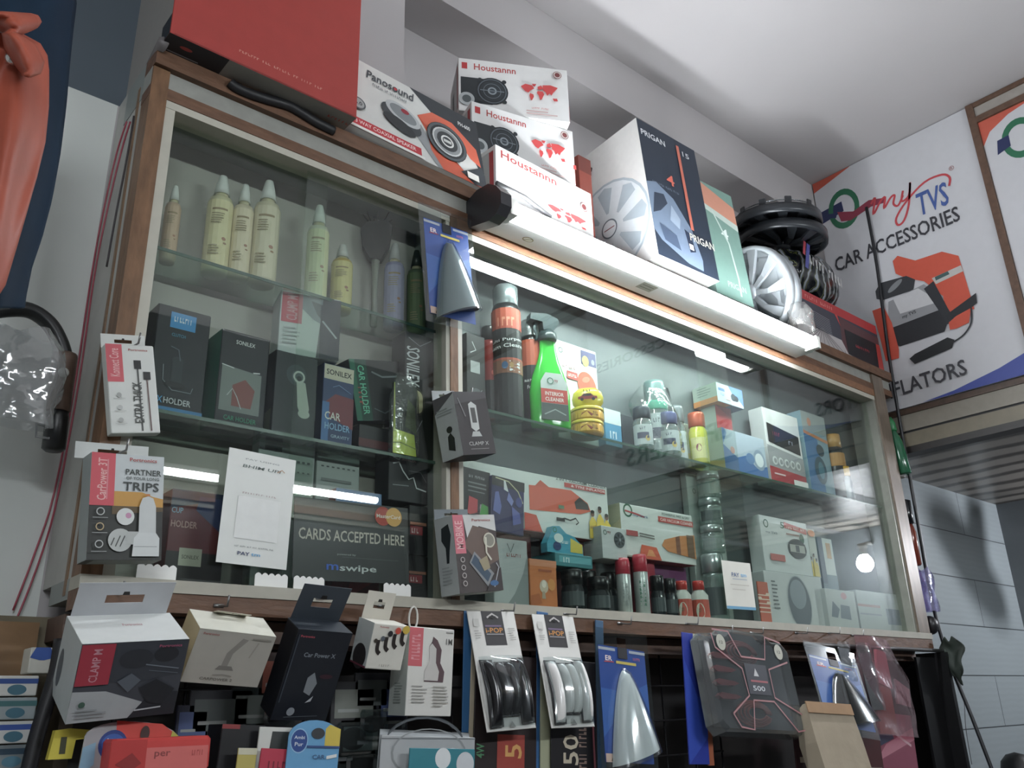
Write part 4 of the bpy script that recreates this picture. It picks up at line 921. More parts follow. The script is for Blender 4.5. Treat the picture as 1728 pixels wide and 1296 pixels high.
bottle('spray_can', 'second orange and black spray can behind the green bottle', 'can', (899, 700), (901, 547), 38, ZR, .090,
  (cone, mat('1d2124', .3, .2), (1., .01, .8, [('r', 0, 0, 1, 1, '1f2427'), ('r', 0, .7, 1, 1, 'b9512f'), ('t', 'Multi Purpose', .5, .52, .04, .42, 'd5d8d8'), ('t', 'Foam', .5, .45, .04, .25, 'd5d8d8')])),
  [('cap', [(.86, .845), (.88, .85), (.88, .985), (.8, 1.), (0, 1.)], mat('c9d0d2', .2, .7), None)])
bottle('spray_can', 'red spray can peeking out left of the tall black one', 'can', (828, 683), (827, 555), 34, ZR, .092,
  (cone, mat('8e2a28', .3, .2), (1., .01, .8, [('r', 0, 0, 1, .5, '24262a'), ('c', .6, .6, .05, .08, 'd05a4a')])), [('cap', [(.86, .845), (.88, .985), (.8, 1.), (0, 1.)], mat('2b2e32', .3), None)])
shelf_box('dark blister pack of cables standing by the middle post', (788, 668), (820, 678), (792, 562), ZR, .06, .02, '25292b', {'F': [('l', [(.3, .9), (.5, .8), (.2, .75)], .04, 'c2c8ca'), ('r', .2, .5, .7, .65, '9ba0a0'), ('c', .5, .25, .25, .2, '50575a'), ('l', [(.1, .05), (.8, .3)], .02, 'a8aeb0')]}, 'cable_pack', 'pack')
# green trigger bottle
gp = spot((930, 716), ZR+.0006, .050); dd = dist_fwd(gp); R = 37*dd/F_PX; Hh = height_at((918, 532), .050, ZR)
t = thing('trigger_bottle', 'bright green interior cleaner trigger bottle with white label', 'bottle', yaw(gp, face_cam(gp)*.4))
SQ = Matrix.Diagonal((1, .44, 1, 1))
mb = MB(); mb.lathe([(.0001, 0), (R*.95, 0), (R, .006), (R*1.02, .3*Hh), (R*.85, .44*Hh), (R*.55, .58*Hh), (R*.42, .68*Hh), (R*.4, .75*Hh), (R*.4, .78*Hh)], mat('22c02a', .12, 0, .08, 12., .6), SQ, 24); mb.build('body', t)
mb = MB(); LW, LH = R*1.35, .4*Hh; sh = [(-LW/2, 0), (LW/2, 0), (LW/2, LH*.8), (LW*.3, LH), (-LW*.3, LH), (-LW/2, LH*.8)]
TL_ = Matrix(((1,0,0,0),(0,0,-1,-R*.46),(0,1,0,.05*Hh),(0,0,0,1))); mb.prism(sh, .001, mat('b9c2c0', .4), TL_)
mb.art([('r', -LW/2, LH*.35, LW/2, LH*.65, 'c04038'), ('t', 'INTERIOR', 0, LH*.55, LH*.08, LW*.7, 'e8dcd8'), ('t', 'CLEANER', 0, LH*.43, LH*.08, LW*.7, 'e8dcd8'), ('r', -LW/2, 0, LW/2, LH*.34, '4a5654'), ('l', [(-LW*.4, LH*.1), (0, LH*.22), (LW*.4, LH*.12)], .003, '9aa6a4'),
        ('o', -LW*.14, LH*.82, LW*.12, LW*.12, .25, '2c6a50'), ('t', 'my', LW*.08, LH*.82, LH*.07, LW*.14, 'a03438')], TL_, 1, 1, .0014); mb.build('label', t)
mb = MB(); mb.lathe([(R*.42, .76*Hh), (R*.46, .77*Hh), (R*.46, .83*Hh), (R*.36, .84*Hh), (R*.3, .86*Hh), (.0001, .86*Hh)], mat('39474a', .3), None, 16); mb.build('collar', t)
mb = MB(); mb.prism([(-R*.95, .93*Hh), (-R*.9, .985*Hh), (-R*.1, 1.*Hh), (R*.5, .965*Hh), (R*.55, .92*Hh), (R*.25, .85*Hh), (-R*.3, .85*Hh), (-R*.32, .92*Hh)], R*.5, mat('3a4a4e', .3), Matrix(((1,0,0,0),(0,0,-1,R*.25),(0,1,0,0),(0,0,0,1)))); mb.build('spray_head', t)
mb = MB(); mb.tube([(-R*.55, 0, .93*Hh), (-R*.65, 0, .87*Hh), (-R*.5, 0, .8*Hh), (-R*.62, 0, .76*Hh)], [.005, .005, .004, .003], mat('3a4a4e', .3), 8, SQ); mb.build('trigger', t)
# white tall box with orange tool
shelf_box('white carton picturing an orange round lamp, behind the green bottle', (942, 719), (1015, 738), (941, 573), ZR, .085, .025, 'c9cfce', {
  'F': [('o', .14, .9, .05, .05, .3, '2a5a48'), ('t', 'my TVS', .33, .89, .03, .2, '7a8482'), ('r', .62, .82, .98, .97, '4a4a78'), ('c', .72, .86, .08, .1, 'b8a84a'), ('c', .9, .87, .04, .05, '8890a8'), ('c', .72, .6, .22, .25, 'cf5a38', .4), ('c', .80, .5, .09, .07, '7fa8a8', .4), ('c', .7, .66, .1, .05, 'e08060', .4), ('r', .25, .62, .5, .7, 'b84a40'), ('t', 'CAR TYRE', .3, .74, .03, .3, '8a5a58'), ('t', 'INFLATOR', .37, .66, .03, .2, 'ead8d4')]}, 'inflator_carton')
# round yellow tins
for i in range(2):
    p = spot((991, 735), ZR+.0008, .045); z_ = p.z + i*.0345; R = 28*dist_fwd(p)/F_PX
    t = thing('polish_tin', ['lower yellow polish tin beside the green bottle', 'upper yellow polish tin picturing a red car'][i], 'tin', yaw(V(p.x+(i*.004), p.y, z_), face_cam(p)))
    mb = MB(); mb.lathe([(.0001, 0), (R*.96, 0), (R, .003), (R, .024), (R*.96, .026), (.0001, .026)], mat('c89a1e', .25, .2)); wrap(mb, [('r', 0, .1, 1, .9, 'd8a81e'), ('p', [(.36, .2), (.6, .2), (.64, .5), (.5, .8), (.4, .6)], '8f3a2a'), ('t', 'Polish', .68, .5, .5, .12, '5a3018')], R, .003, .021); mb.build('tin_body', t)
    mb = MB(); mb.lathe([(R*1.02, .0262), (R*1.03, .027), (R*1.03, .0325), (R*.98, .0342), (.0001, .0342)], mat('d9c01c', .25)); mb.build('lid', t)
p = spot((991, 735), ZR, .045); R = 27*dist_fwd(p)/F_PX
t = thing('polish_disc_pack', 'yellow rounded wax pack picturing a red car on top of the tins', 'pack', yaw(V(p.x+.004, p.y-.005, p.z+.0705), face_cam(p)))
mb = MB(); mb.lathe([(.0001, 0), (R*.7, 0), (R*.95, .012), (R, .027), (R*.9, .042), (R*.6, .052), (.0001, .054)], mat('d4c41c', .2), SQ, 20); mb.build('body', t)
mb = MB(); mb.art(car_side(-.023, .018, .046, 1, '8e2a30') + [('t', 'Wax', 0, .04, .006, .02, '3a3a1c')], Matrix(((1,0,0,0),(0,0,-1,-R*.64),(0,1,0,0),(0,0,0,1))), 1, 1); mb.build('picture', t)
shelf_box('small pale blue carton right of the yellow tins', (1022, 735), (1050, 742), (1026, 690), ZR, .06, .05, '3f8fb8', {'F': [('r', 0, .6, 1, 1, 'c8d4d8'), ('t', 'AIR', .5, .3, .2, .5, 'd8e8f0')]}, 'carton')
shelf_box('small dark carton between blue carton and wrapped jars', (1052, 745), (1078, 750), (1054, 700), ZR, .08, .03, '3a3f46', {}, 'carton')
# jars in clear wrap
SILV = mat('9aa4a8', .25, .6, .08); GEL = clear('jar_glass', 'd8e6e4', .08, .06, 1.45, .25)
def jar(label, px, top, wpx, y, col, cap, name='wrapped_jar', z=None, ring=None, group=None, art=None):
    pr = [('lid', [(.86, .72), (.9, .73), (.9, .96), (.84, 1.), (0, 1.)], mat(cap, .3, .2), None)]
    if ring: pr.append(('ring', [(1.0, .6), (1.04, .62), (1.04, .7), (1.0, .72)], mat(ring, .3), None))
    return bottle(name, label, 'jar', px, top, wpx, z or ZR, y, ([(0, 0), (.95, 0), (1, .03), (1, .62), (.82, .7), (.8, .72)], col, art), pr, group)
JL = (1., .08, .55, [('r', .1, 0, .9, 1, 'b4bfc2'), ('r', .3, .3, .7, .6, '4a4f66'), ('c', .65, .3, .08, .1, 'c8b060'), ('t', 'JAR', .5, .8, .12, .2, '58606a')])
jar('clear jar with green ring, tallest of the wrapped jars on the middle shelf', (1112, 752), (1108, 648), 40, .07, GEL, '7a9a98', ring='2fa88a', art=JL)
jar('wrapped jar with dark lid in front of the green ringed one', (1087, 752), (1084, 690), 34, .04, GEL, '3b4650', art=JL)
jar('wrapped jar with violet lid beside the yellow gel bottle', (1132, 765), (1130, 700), 36, .04, GEL, '58608c', art=JL)
jar('small wrapped jar with grey lid at the back of the jar cluster', (1146, 760), (1146, 690), 30, .085, GEL, '7b8488', art=JL)
tag(bag_mesh(.13, .07, .19, 11, film(), Matrix.Translation(V(PY(1112, 752, .06).x, .062, ZR+.001)), .005).build('clear_wrap'), 'tall crinkled clear wrap around the jars on the middle shelf', 'wrap')
jar('yellow gel bottle with orange cap on the middle shelf', (1182, 776), (1184, 702), 32, .05, mat('c9c83a', .15, 0, .08), 'cc5a30', 'gel_bottle', art=(1., .1, .5, [('r', .2, 0, .8, 1, 'd8d48c'), ('c', .5, .5, .1, .14, '9a5a6c')]))
shelf_box('white and yellow striped carton behind the yellow gel bottle', (1155, 772), (1210, 785), (1162, 716), ZR, .085, .025, 'b8bfae', {'F': [('p', [(0, 0), (.5, 0), (1, .6), (1, 1), (.5, .4), (0, .3)], 'c8b84a')]}, 'carton')
# bulb carton (blue-white with headlamp), and the cartons right of it
o, T, W, Hh = shelf_box('white and blue carton picturing a headlamp on the middle shelf', (1226, 800), (1299, 819), (1221, 722), ZR, .03, .06, 'a9b8c8', {
  'F': [('p', [(0, 0), (1, 0), (1, .3), (.75, .2), (.5, .45), (.3, .35), (0, .6)], '3b6aa4'), ('c', .82, .42, .14, .15, '8a9cb0'), ('c', .82, .42, .1, .1, 'd4dde2'), ('c', .6, .4, .1, .08, '5c82b0'), ('c', .2, .5, .05, .05, 'c88a7c'), ('p', [(0, .6), (.1, .9), (.05, 1), (0, 1)], '4f7cb4')], 'L': [('r', 0, 0, 1, 1, '9fb0a4'), ('p', [(0, 0), (1, 0), (1, .2), (0, .3)], 'b8a878')]}, 'bulb_carton')
zt_ = ZR + Hh + .0016
a = PY(1250, 745, .055)
carton('bulb_carton', 'red carton standing on the headlamp carton', 'box', Matrix.Translation(V(T.translation.x+.012, .05, zt_)), .075, .05, .075, 'b02a34', {'F': [('p', [(0, 1), (1, .6), (1, 1)], '8a2430'), ('t', '55', .86, .1, .1, .12, 'e0c0c4'), ('c', .95, .1, .03, .03, 'd8d8d8')], 'L': [('r', 0, 0, 1, 1, 'aeb8b2')]})
a = PY(1246, 655, .03); zt2 = zt_ + .0765
carton('bulb_carton', 'white and blue carton with orange underside band lying on top of the red one', 'box', yaw(V(T.translation.x-.002, .028, zt2), 0), .125, .085, .058, 'c2cede', {
  'F': [('p', [(.45, 1), (1, 1), (1, .1), (.8, .45), (.6, .6)], '5f86c0'), ('r', .05, .6, .3, .75, '4a78b8'), ('c', .62, .45, .1, .09, '39434e'), ('c', .73, .42, .08, .07, '2d3640'), ('r', .3, .2, .5, .23, 'c06a60'), ('t', 'LED', .2, .42, .14, .16, '4a78b8')],
  'L': [('r', 0, 0, 1, 1, 'b6c4ba'), ('r', 0, 0, 1, .28, 'd98a3c')] + small_lines(.2, .85, .6, 4, .13, '8c9a94'), 'B': [('r', 0, 0, 1, 1, '7a8a9c'), ('r', 0, 0, .5, 1, 'd98a3c')]})
shelf_box('tall red and white carton showing a car radio screen', (1303, 815), (1364, 832), (1292, 688), ZR, .045, .05, 'c9c9ca', {
  'F': [('r', 0, 0, 1, .22, 'a32430'), ('p', [(0, .22), (1, .18), (1, .42), (0, .5)], '8d8f94'), ('p', [(.06, .8), (.94, .72), (.94, .46), (.06, .54)], '20242a'), ('t', '88.8', .3, .67, .05, .2, '9a3a4a'), ('t', 'FM', .7, .6, .05, .18, '9aa0b0'), ('r', .1, .12, .4, .14, 'd8b8bc')] + [('c', .16+.16*i, .3, .07, .07, 'c4c6c8') for i in range(5)] + [('c', .16+.16*i, .3, .04, .04, '8a8d92') for i in range(5)] + [('r', .6, .0, 1., .1, 'd8d8d4')]}, 'car_radio_carton')
shelf_box('blue carton with grey top picturing a dark bottle, right of the radio carton', (1371, 831), (1412, 842), (1345, 690), ZR, .05, .05, '7a9aa8', {
  'F': [('p', [(0, .0), (.6, 0), (.55, .68), (0, .74)], '3a6c9c'), ('r', 0, .76, 1, 1, '8f9896'), ('c', .3, .88, .08, .1, 'c07a58'), ('p', [(0, .72), (1, .66), (1, .7), (0, .76)], 'c07a4c'), ('c', .6, .55, .16, .14, '2c4450'), ('c', .5, .3, .24, .32, '234c60'), ('c', .52, .3, .12, .2, '3c7488')]}, 'carton')
bottle('gel_bottle', 'amber bottle with dark band at the right end of the middle shelf', 'bottle', (1418, 835), (1405, 737), 34, ZR, .06, ([(0, 0), (.95, 0), (1, .04), (1, .7), (.8, .8)], mat('2b2f33', .3), (1., .5, .7, [('r', 0, 0, 1, 1, 'b8823c')])), [('lid', [(.8, .8), (.85, .8), (.85, 1), (0, 1)], mat('c2914a', .3), None)])
bottle('gel_bottle', 'small bright yellow capped bottle at the far right of the middle shelf', 'bottle', (1432, 838), (1428, 790), 20, ZR, .035, ([(0, 0), (.95, 0), (1, .04), (1, .6), (.7, .7)], mat('8d98a0', .3), None), [('lid', [(.7, .7), (.85, .72), (.85, 1), (0, 1)], mat('e0a81c', .3), None)])

# ---------------- right compartment, floor
ZB = Z_SILL
# vacuum cleaner carton on two stacked items
def vac_front(big=True):
    return [('p', [(0, 1), (.2, 1), (.26, .93), (.0, .9)], 'c4ccc8'), ('p', [(.42, .78), (.52, .8), (.72, .82), (.84, .64), (.86, .5), (.78, .42), (.42, .36)], 'cc5636'), ('p', [(.74, .62), (.78, .72), (.84, .62), (.85, .52), (.75, .5)], '2a2c2c'), ('p', [(.46, .78), (.5, .9), (.56, .8)], 'c05032'),
            ('r', .67, .86, .98, .94, 'b8423a'), ('t', '2 IN 1 VACUUM CLEANER', .8, .985, .05, .38, '4a5450'), ('t', '& TYRE INFLATOR', .85, .9, .045, .26, 'ecd8d4'), ('r', .62, .46, .66, .52, '5c7a5c'), ('l', [(.62, .27), (.66, .3), (.7, .28), (.74, .33), (.76, .26), (.74, .22)], .008, '2a2c2e'), ('r', .6, .24, .66, .3, '2a2c2e'),
            ('p', [(.38, .0), (.5, .0), (.46, .28), (.38, .3)], 'c4452e'), ('r', 0, .0, .5, .02, 'a03a34')]
def three_people(u, v, w_, h_):
    out = []
    for dx, s_ in ((0, .85), (.66, .8), (.33, 1.)):
        out += [('c', u+w_*(dx+.17), v+h_*.84*s_, w_*.09, w_*.11, '6a4a38'), ('c', u+w_*(dx+.17), v+h_*.9*s_, w_*.09, w_*.06, '1c1a1a'), ('p', [(u+w_*(dx-.02), v), (u+w_*(dx+.36), v), (u+w_*(dx+.34), v+h_*.55*s_), (u+w_*(dx+.2), v+h_*.72*s_), (u+w_*(dx+.12), v+h_*.72*s_), (u+w_*dx, v+h_*.55*s_)], 'd0b424'),
                ('l', [(u+w_*(dx+.02), v+h_*.3), (u+w_*(dx+.3), v+h_*.36)], .012, 'a8862a')]
    return out
T, W, Hh = standing((782, 882), (1030, 912), (782, 775), 0, .055)
zl = PY(900, 897, .055).z
Hh = PY(782, 775, .055).z - zl
T.translation.z = zl; T = T
tag(carton_mesh(W, .055, Hh, 'c7cfcb', {'F': vac_front() + three_people(.84, .02, .16, .62), 'B': [('r', 0, 0, 1, 1, '9c3028')]}).build('vacuum_carton', T=T), 'long white carton picturing an orange vacuum cleaner and three people in yellow shirts', 'box')
xs = T.translation.x
# stacks that carry it
shelf_box('dark red carton under the left end of the long vacuum carton', (840, 1020), (900, 1024), (842, 892), ZB, .085, .03, '5c2a2c', {}, 'carton')
T2_, W2_, H2_ = standing((930, 1024), (1010, 1030), (932, 905), ZB+.0006, .085)
tag(carton_mesh(W2_, .03, zl-ZB-.002, '6d3033', {'F': [('r', 0, .8, 1, 1, '8c3a34')]}).build('carton', T=T2_), 'dark red carton under the right end of the long vacuum carton', 'box')
# second vacuum carton, turned
T, W, Hh = standing((1052, 940), (1176, 958), (1048, 848), 0, .05)
zl2 = PY(1080, 942, .05).z; Hh = PY(1050, 849, .05).z - zl2; T.translation.z = zl2
tag(carton_mesh(W, .055, Hh, 'c9d0cc', {'F': [('o', .1, .88, .06, .06, .28, '1d5a40'), ('l', [(.06, .87), (.2, .84), (.32, .8)], .015, 'b03a40'), ('t', 'my TVS', .26, .80, .05, .2, '4a6a8c'), ('t', 'POWERFUL WET & DRY', .76, .93, .05, .4, '5a6a60'), ('r', .5, .76, 1, .87, 'b8423a'), ('t', 'CAR VACUUM CLEANER', .76, .815, .06, .46, 'ecd8d4'),
  ('p', [(.52, .3), (.56, .42), (.78, .54), (1, .6), (1, .12), (.8, .16), (.6, .2)], 'c27a3a'), ('p', [(.72, .5), (.78, .54), (.78, .16), (.72, .18)], '7a4a30'), ('r', .88, .14, .98, .58, '6b5038'), ('p', [(.2, .0), (.5, .0), (.44, .24), (.24, .26)], 'd0542e'), ('p', [(.3, .06), (.42, .06), (.38, .18), (.33, .18)], 'e09050'), ('r', .0, .0, .2, .03, '9a9a90'),
  ('r', .05, .4, .2, .5, 'a84848'), ('l', [(.22, .47), (.42, .45)], .012, '6a6a66'), ('l', [(.22, .42), (.42, .4)], .012, '6a6a66')], 'L': [('r', 0, 0, 1, 1, 'a9aa8c'), ('p', [(0, 0), (1, .3), (1, .7), (0, .5)], 'b8b08c')], 'B': [('r', 0, 0, 1, 1, '8c3028')]}).build('vacuum_carton', T=T), 'white carton picturing an orange and brown hand vacuum, right of the small wheel carton', 'box')
Tc, Wc, Hc = standing((1095, 1036), (1165, 1046), (1098, 960), ZB+.0006, .09)
tag(carton_mesh(Wc, .025, zl2-ZB-.002, '5a2c3a', {'F': [('p', [(0, .6), (1, .5), (1, 1), (0, 1)], '7a3a70')]}).build('carton', T=Tc), 'purple red carton carrying the turned vacuum carton', 'box')
# hanging pouches in front
def pouch(label, bl, br, tl, y, base, arts, z=None):
    T, W, Hh = facing(bl, br, tl, y, y, y)
    t = thing('pouch', label, 'pouch', T)
    carton_mesh(W, .01, Hh, base, {'F': arts}).build('card', t)
    return t
pouch('black package with red and green sponges pictured, behind the middle post', (778, 872), (826, 882), (780, 786), .03, '23272b', [('t', 'ALL PURPOSE', .52, .84, .05, .6, 'b0b6b8'), ('r', .2, .7, .85, .73, '7a8082'), ('r', .2, .62, .85, .65, '7a8082'), ('r', .2, .54, .8, .56, '7a8082'), ('p', [(.2, .1), (.55, .04), (.55, .4), (.24, .44)], 'c23a44'), ('p', [(.6, .02), (.98, .02), (.92, .3), (.7, .34)], '3a9a34')])
pouch('dark blue package of spark shaped parts beside the sponge package', (828, 893), (884, 905), (826, 800), .02, '262c5c', [('r', 0, .82, 1, 1, '23282a'), ('l', [(.1, .97), (.5, .95), (.8, .8), (.95, .6)], .03, 'b8b890'), ('p', [(.35, .95), (.4, .95), (.5, .75), (.36, .78)], 'd4dade'), ('p', [(.05, .35), (.25, .3), (.3, .45), (.2, .72), (.1, .7)], '5a68b0'), ('p', [(.5, .75), (.66, .6), (.6, .5), (.45, .6)], '7480c4'), ('p', [(.6, .5), (.85, .4), (.9, .22), (.65, .15)], '4a58a4'), ('c', .82, .6, .1, .12, '39468c')])
shelf_box('grey and white carton with slanted dark corner beside the hanging blue-cased carton', (834, 1018), (893, 1024), (838, 907), ZB, .025, .03, 'a7aeae', {'F': [('p', [(.4, .05), (1, .0), (1, .8), (.85, .5), (.6, .2)], '7e8788'), ('t', 'Pioneer', .6, .76, .05, .45, '8a4a48'), ('l', [(.4, .93), (.5, .8), (.6, .94)], .02, '505658')]}, 'speaker_carton')
shelf_box('orange blister card with a clear bulb in the bottom of the right compartment', (896, 1023), (942, 1028), (892, 942), ZB, .022, .006, 'c9702c', {'F': [('r', 0, .86, 1, 1, 'd0845a'), ('c', .5, .45, .16, .18, 'c8b8a0'), ('c', .5, .5, .08, .1, 'e4dccc'), ('c', .78, .5, .14, .16, 'd68c3a'), ('p', [(.4, .2), (.55, .2), (.52, .35), (.43, .35)], 'a89880'), ('r', .3, .75, .8, .8, 'a8542c'), ('p', [(.0, .05), (.4, .1), (.3, .3), (.0, .25)], 'b05c24')]}, 'bulb_blister', 'blister pack')
shelf_box('small transparent box of spare fuses on the bottom of the right compartment', (880, 938), (912, 944), (880, 905), ZB+.07, .05, .02, '9a8f86', {}, 'carton') if False else None
def jars_dark(label, px, top, w_, y, z=ZB, group=None):
    return bottle('dark_jar', label, 'jar', px, top, w_, z, y, ([(0, 0), (.95, 0), (1, .04), (1, .5), (.88, .6), (.86, .64)], mat('20282b', .15, .1), (1., .12, .46, [('r', .1, 0, .9, 1, '3c474a'), ('l', [(.2, .6), (.8, .7)], .02, 'a4b0b2')])), [('lid', [(.84, .62), (.94, .64), (.94, .96), (.86, 1.), (0, 1.)], mat('15191b', .25), None)], group)
for i, (x_, yb, yt, w_, y_, lab) in enumerate(((968, 1030, 963, 40, .035, 'black lidded jar nearest the orange blister card'), (1012, 1032, 975, 40, .035, 'black lidded jar left of the red capped tubes'), (994, 1030, 965, 34, .08, 'black lidded jar between and behind the front two'), (1032, 1032, 968, 34, .085, 'black lidded jar behind the red capped tubes'), (1113, 1040, 973, 26, .035, 'narrow black bottle right of the red capped tubes'), (1134, 1043, 978, 26, .04, 'second narrow black bottle beside the red and white bottles'))):
    jars_dark(lab, (x_, yb), (x_, yt), w_, y_)
zj = height_at((968, 963), .035, ZB)
for i, (x_, lab) in enumerate(((985, 'black jar standing on the lower jars, left one'), (1022, 'black jar standing on the lower jars, right one'))):
    p = spot((x_, 1030), ZB, .05)
    jars_dark(lab, (x_, 1030), (x_, 1030), 36, .06, ZB+zj*1.02) if False else None
p0 = spot((985, 1030), ZB, .058)
plate_ = carton('carton', 'flat teal carton lying across the black jars', 'box', Matrix.Translation(V(PY(940, 960, .02).x, .024, ZB+zj*1.06)), .115, .08, .028, '2f7f86', {'F': [('r', .1, .3, .95, .8, '58a8b0'), ('t', 'AIR', .3, .5, .4, .2, 'd0e4e4')]})
z5 = ZB+zj*1.06+.0285
# blue round car freshener card and the small wheel carton on top
t = thing('air_freshener', 'blue and yellow car shaped air freshener pack lying on the teal carton', 'air freshener', Matrix.Translation(V(PY(925, 935, .03).x, .032, z5+.0005)))
mb = MB(); mb.prism([(0, 0), (.11, 0), (.11, .02), (.085, .04), (.06, .045), (.04, .06), (.02, .058), (.012, .04), (0, .02)], .02, mat('3f9fb8', .3), Matrix(((1,0,0,0),(0,0,-1,.02),(0,1,0,0),(0,0,0,1))))
mb.art([('p', [(.07, .005), (.108, .004), (.108, .024), (.072, .036)], 'd0bc28'), ('c', .03, .015, .012, .01, '1e3a6c'), ('c', .035, .033, .014, .01, 'c8dcd8'), ('t', 'Perfume', .05, .025, .006, .03, 'd8ecec'), ('o', .024, .05, .006, .006, .3, '1d7a4b')], Matrix(((1,0,0,0),(0,0,-1,-.0001),(0,1,0,0),(0,0,0,1))), 1, 1); mb.build('body', t)
a = PY(985, 945, .06)
carton('wheel_carton', 'small white carton with a wheel picture between the two vacuum cartons', 'box', yaw(V(PY(1012, 945, .03).x, .024, z5+.001), 0), .078, .085, .058, 'bfc6c6', {'F': [('r', 0, 0, .0, 0, 'ffffff')][:0] + [('o', .14, .8, .05, .05, .3, '2a5a48'), ('t', 'my', .3, .8, .1, .14, '8c4a4c')] + wheel_print(.7, .5, .2, 1.3, '5a6468', '2c3438', 7) + [('r', .0, .0, 1, .06, '9aa2a2')], 'L': [('r', 0, 0, 1, 1, 'a3aaa6')]}) if False else None
shelf_box('small white carton with a wheel picture between the two vacuum cartons', (1018, 946), (1060, 950), (1012, 886), z5, .026, .06, 'bfc6c6', {'F': [('o', .14, .8, .07, .07, .3, '2a5a48'), ('t', 'my', .3, .8, .1, .14, '8c4a4c')] + wheel_print(.7, .62, .22, .9, '5a6468', '2c3438', 7), 'L': [('r', 0, 0, 1, 1, 'a3aaa6')]}, 'wheel_carton')
# red capped tubes
for i, (x_, t_, lab) in enumerate(((1056, 944, 'left silver tube with red cap on the sill shelf'), (1086, 938, 'right silver tube with red cap and green lettering'))):
    bottle('sealant_tube', lab, 'tube', (x_, 1036), (x_, t_), 25, ZB, .03, ([(0, 0), (.96, 0), (1, .01), (1, .7), (.98, .71)], mat('b5bcbb', .3, .3), (1., .05, .66, [('t', 'SEALANT', .55, .5, .16, .7, '5c8a74' if i else '9aa2a0', PI/2)])), [('cap', [(.98, .71), (1.02, .715), (1.02, .93), (.9, 1.), (0, 1.)], mat('c42c44', .3), None)], 'red capped silver tubes')
shelf_box('crimson carton behind the red capped tubes', (1078, 1036), (1112, 1041), (1088, 942), ZB, .07, .02, 'b83048', {}, 'carton')
# red white bottles
for i, (x_, lab) in enumerate(((1155, 'left small white bottle with red cap and red label'), (1184, 'right small white bottle with red cap and red label'))):
    bottle('additive_bottle', lab, 'bottle', (x_, 1046), (x_, 982), 30, ZB, .03, ([(0, 0), (.95, 0), (1, .03), (1, .62), (.6, .74), (.55, .78)], mat('c8ccc4', .3), (1., .04, .5, [('r', 0, 0, 1, 1, 'c0472f'), ('c', .5, .35, .16, .3, 'c9cfbe'), ('t', 'OIL', .5, .4, .2, .12, '4a5a40')])), [('cap', [(.56, .76), (.66, .77), (.66, .96), (.6, 1.), (0, 1.)], mat('c8322a', .3), None)])
# clear tower of jars in a tall pack
tp = spot((1207, 1046), ZB, .07)
shelf_box('pale grey carton with faint prints rising behind the payment card', (1182, 1046), (1240, 1052), (1160, 798), ZB, .095, .02, 'a3aca8', {'F': [('o', .2, .88, .05, .05, .3, '6c7a74')]}, 'carton')
for i, (yb, yt, lab) in enumerate(((842, 800, 'topmost clear jar with silver lid of the tall stack'), (886, 846, 'middle dark clear jar of the tall stack'), (934, 890, 'lowest visible clear jar of the tall stack'), (1040, 938, 'tall clear jar at the foot of the jar stack'))):
    z_ = PY(1206, yb, .06).z if i < 3 else ZB; 
    h_ = (PY(1206, [800, 844, 888, 936][i], .06).z - z_)*(.995)
    bottle('clear_jar', lab, 'jar', (1198+i*3+ (4 if i == 3 else 0), yb), (0, 0), 40, z_, .066, ([(0, 0), (.95, 0), (1, .04), (1, .66), (.9, .72)], GEL, (1., .1, .5, [('r', .2, 0, .8, 1, '5c6668' if i % 2 else '8d9898')])), [('lid', [(.9, .72), (.96, .73), (.96, .98), (.9, 1.), (0, 1.)], mat('b9c2c4', .2, .6), None)], hgt=h_)
# small payment card on the right glass
plate('payment_card', 'small cream payment card taped on the right glass', ((1227, 1027), (1276, 1030), (1216, 945)), -.001, .0006, 'c9c8bc', lambda k: [('r', 0, 0, 1, .06, '4a90b4'), ('t', 'PAY', .42, .72, .09, .26, '3a5a88'), ('t', 'tm', .7, .72, .07, .2, '6ab0dc'), ('r', .3, .62, .8, .64, '9aa4ac'), ('r', .2, .5, .85, .52, 'b4b0a4'), ('r', .25, .4, .7, .42, 'b4b0a4')])
# mirror carton, sun-glass shaped etc.
shelf_box('white carton with oval dark side mirror picture in the lower right compartment', (1300, 1056), (1398, 1062), (1272, 960), ZB, .045, .05, 'bfc3c4', {'F': [('c', .55, .46, .19, .25, '4c5864', .12), ('c', .54, .62, .14, .14, '7d8892', .12), ('o', .55, .46, .2, .26, .04, '9aa2a6', .12)] + small_lines(.1, .8, .1, 8, .07, '5c6264')}, 'mirror_carton')
Tm, Wm, Hm = standing((1292, 958), (1372, 968), (1250, 862), 0, .05)
Tm.translation.z = ZB + PY(1272, 960, .045).z*0 + (standing((1300, 1056), (1398, 1062), (1272, 960), ZB+.0006, .045)[2]) + .002
Hm = PY(1250, 862, .05).z - Tm.translation.z
tag(carton_mesh(Wm, .045, Hm, 'c3c8c8', {'F': [('o', .12, .86, .05, .05, .3, '2a5a48'), ('t', '5', .46, .88, .12, .08, '2c5a44'), ('p', [(.5, .84), (.98, .78), (.98, .88), (.5, .95)], 'b8423a'), ('t', 'INCH DASH CAM', .74, .86, .045, .4, 'ecd8d4'), ('r', .52, .72, .8, .75, '8a6a60'), ('c', .85, .68, .05, .06, '2c5a44'), ('c', .72, .48, .2, .12, '2c2f33'), ('r', .54, .38, .9, .58, '2c2f33'), ('r', .56, .41, .88, .55, 'a8a8a0'), ('r', .68, .42, .76, .54, '3c4048'), ('r', .12, .2, .42, .32, 'b8564c'), ('t', 'my TVS', .2, .7, .05, .24, '6c7c84')], 'R': [('r', 0, 0, 1, 1, 'a9aeae')]}).build('mirror_carton', T=Tm), 'white carton picturing a rear view dash camera on the oval mirror carton', 'box')
Tp = Matrix.Translation(V(Tm.translation.x+Wm+.002, .055, Tm.translation.z))
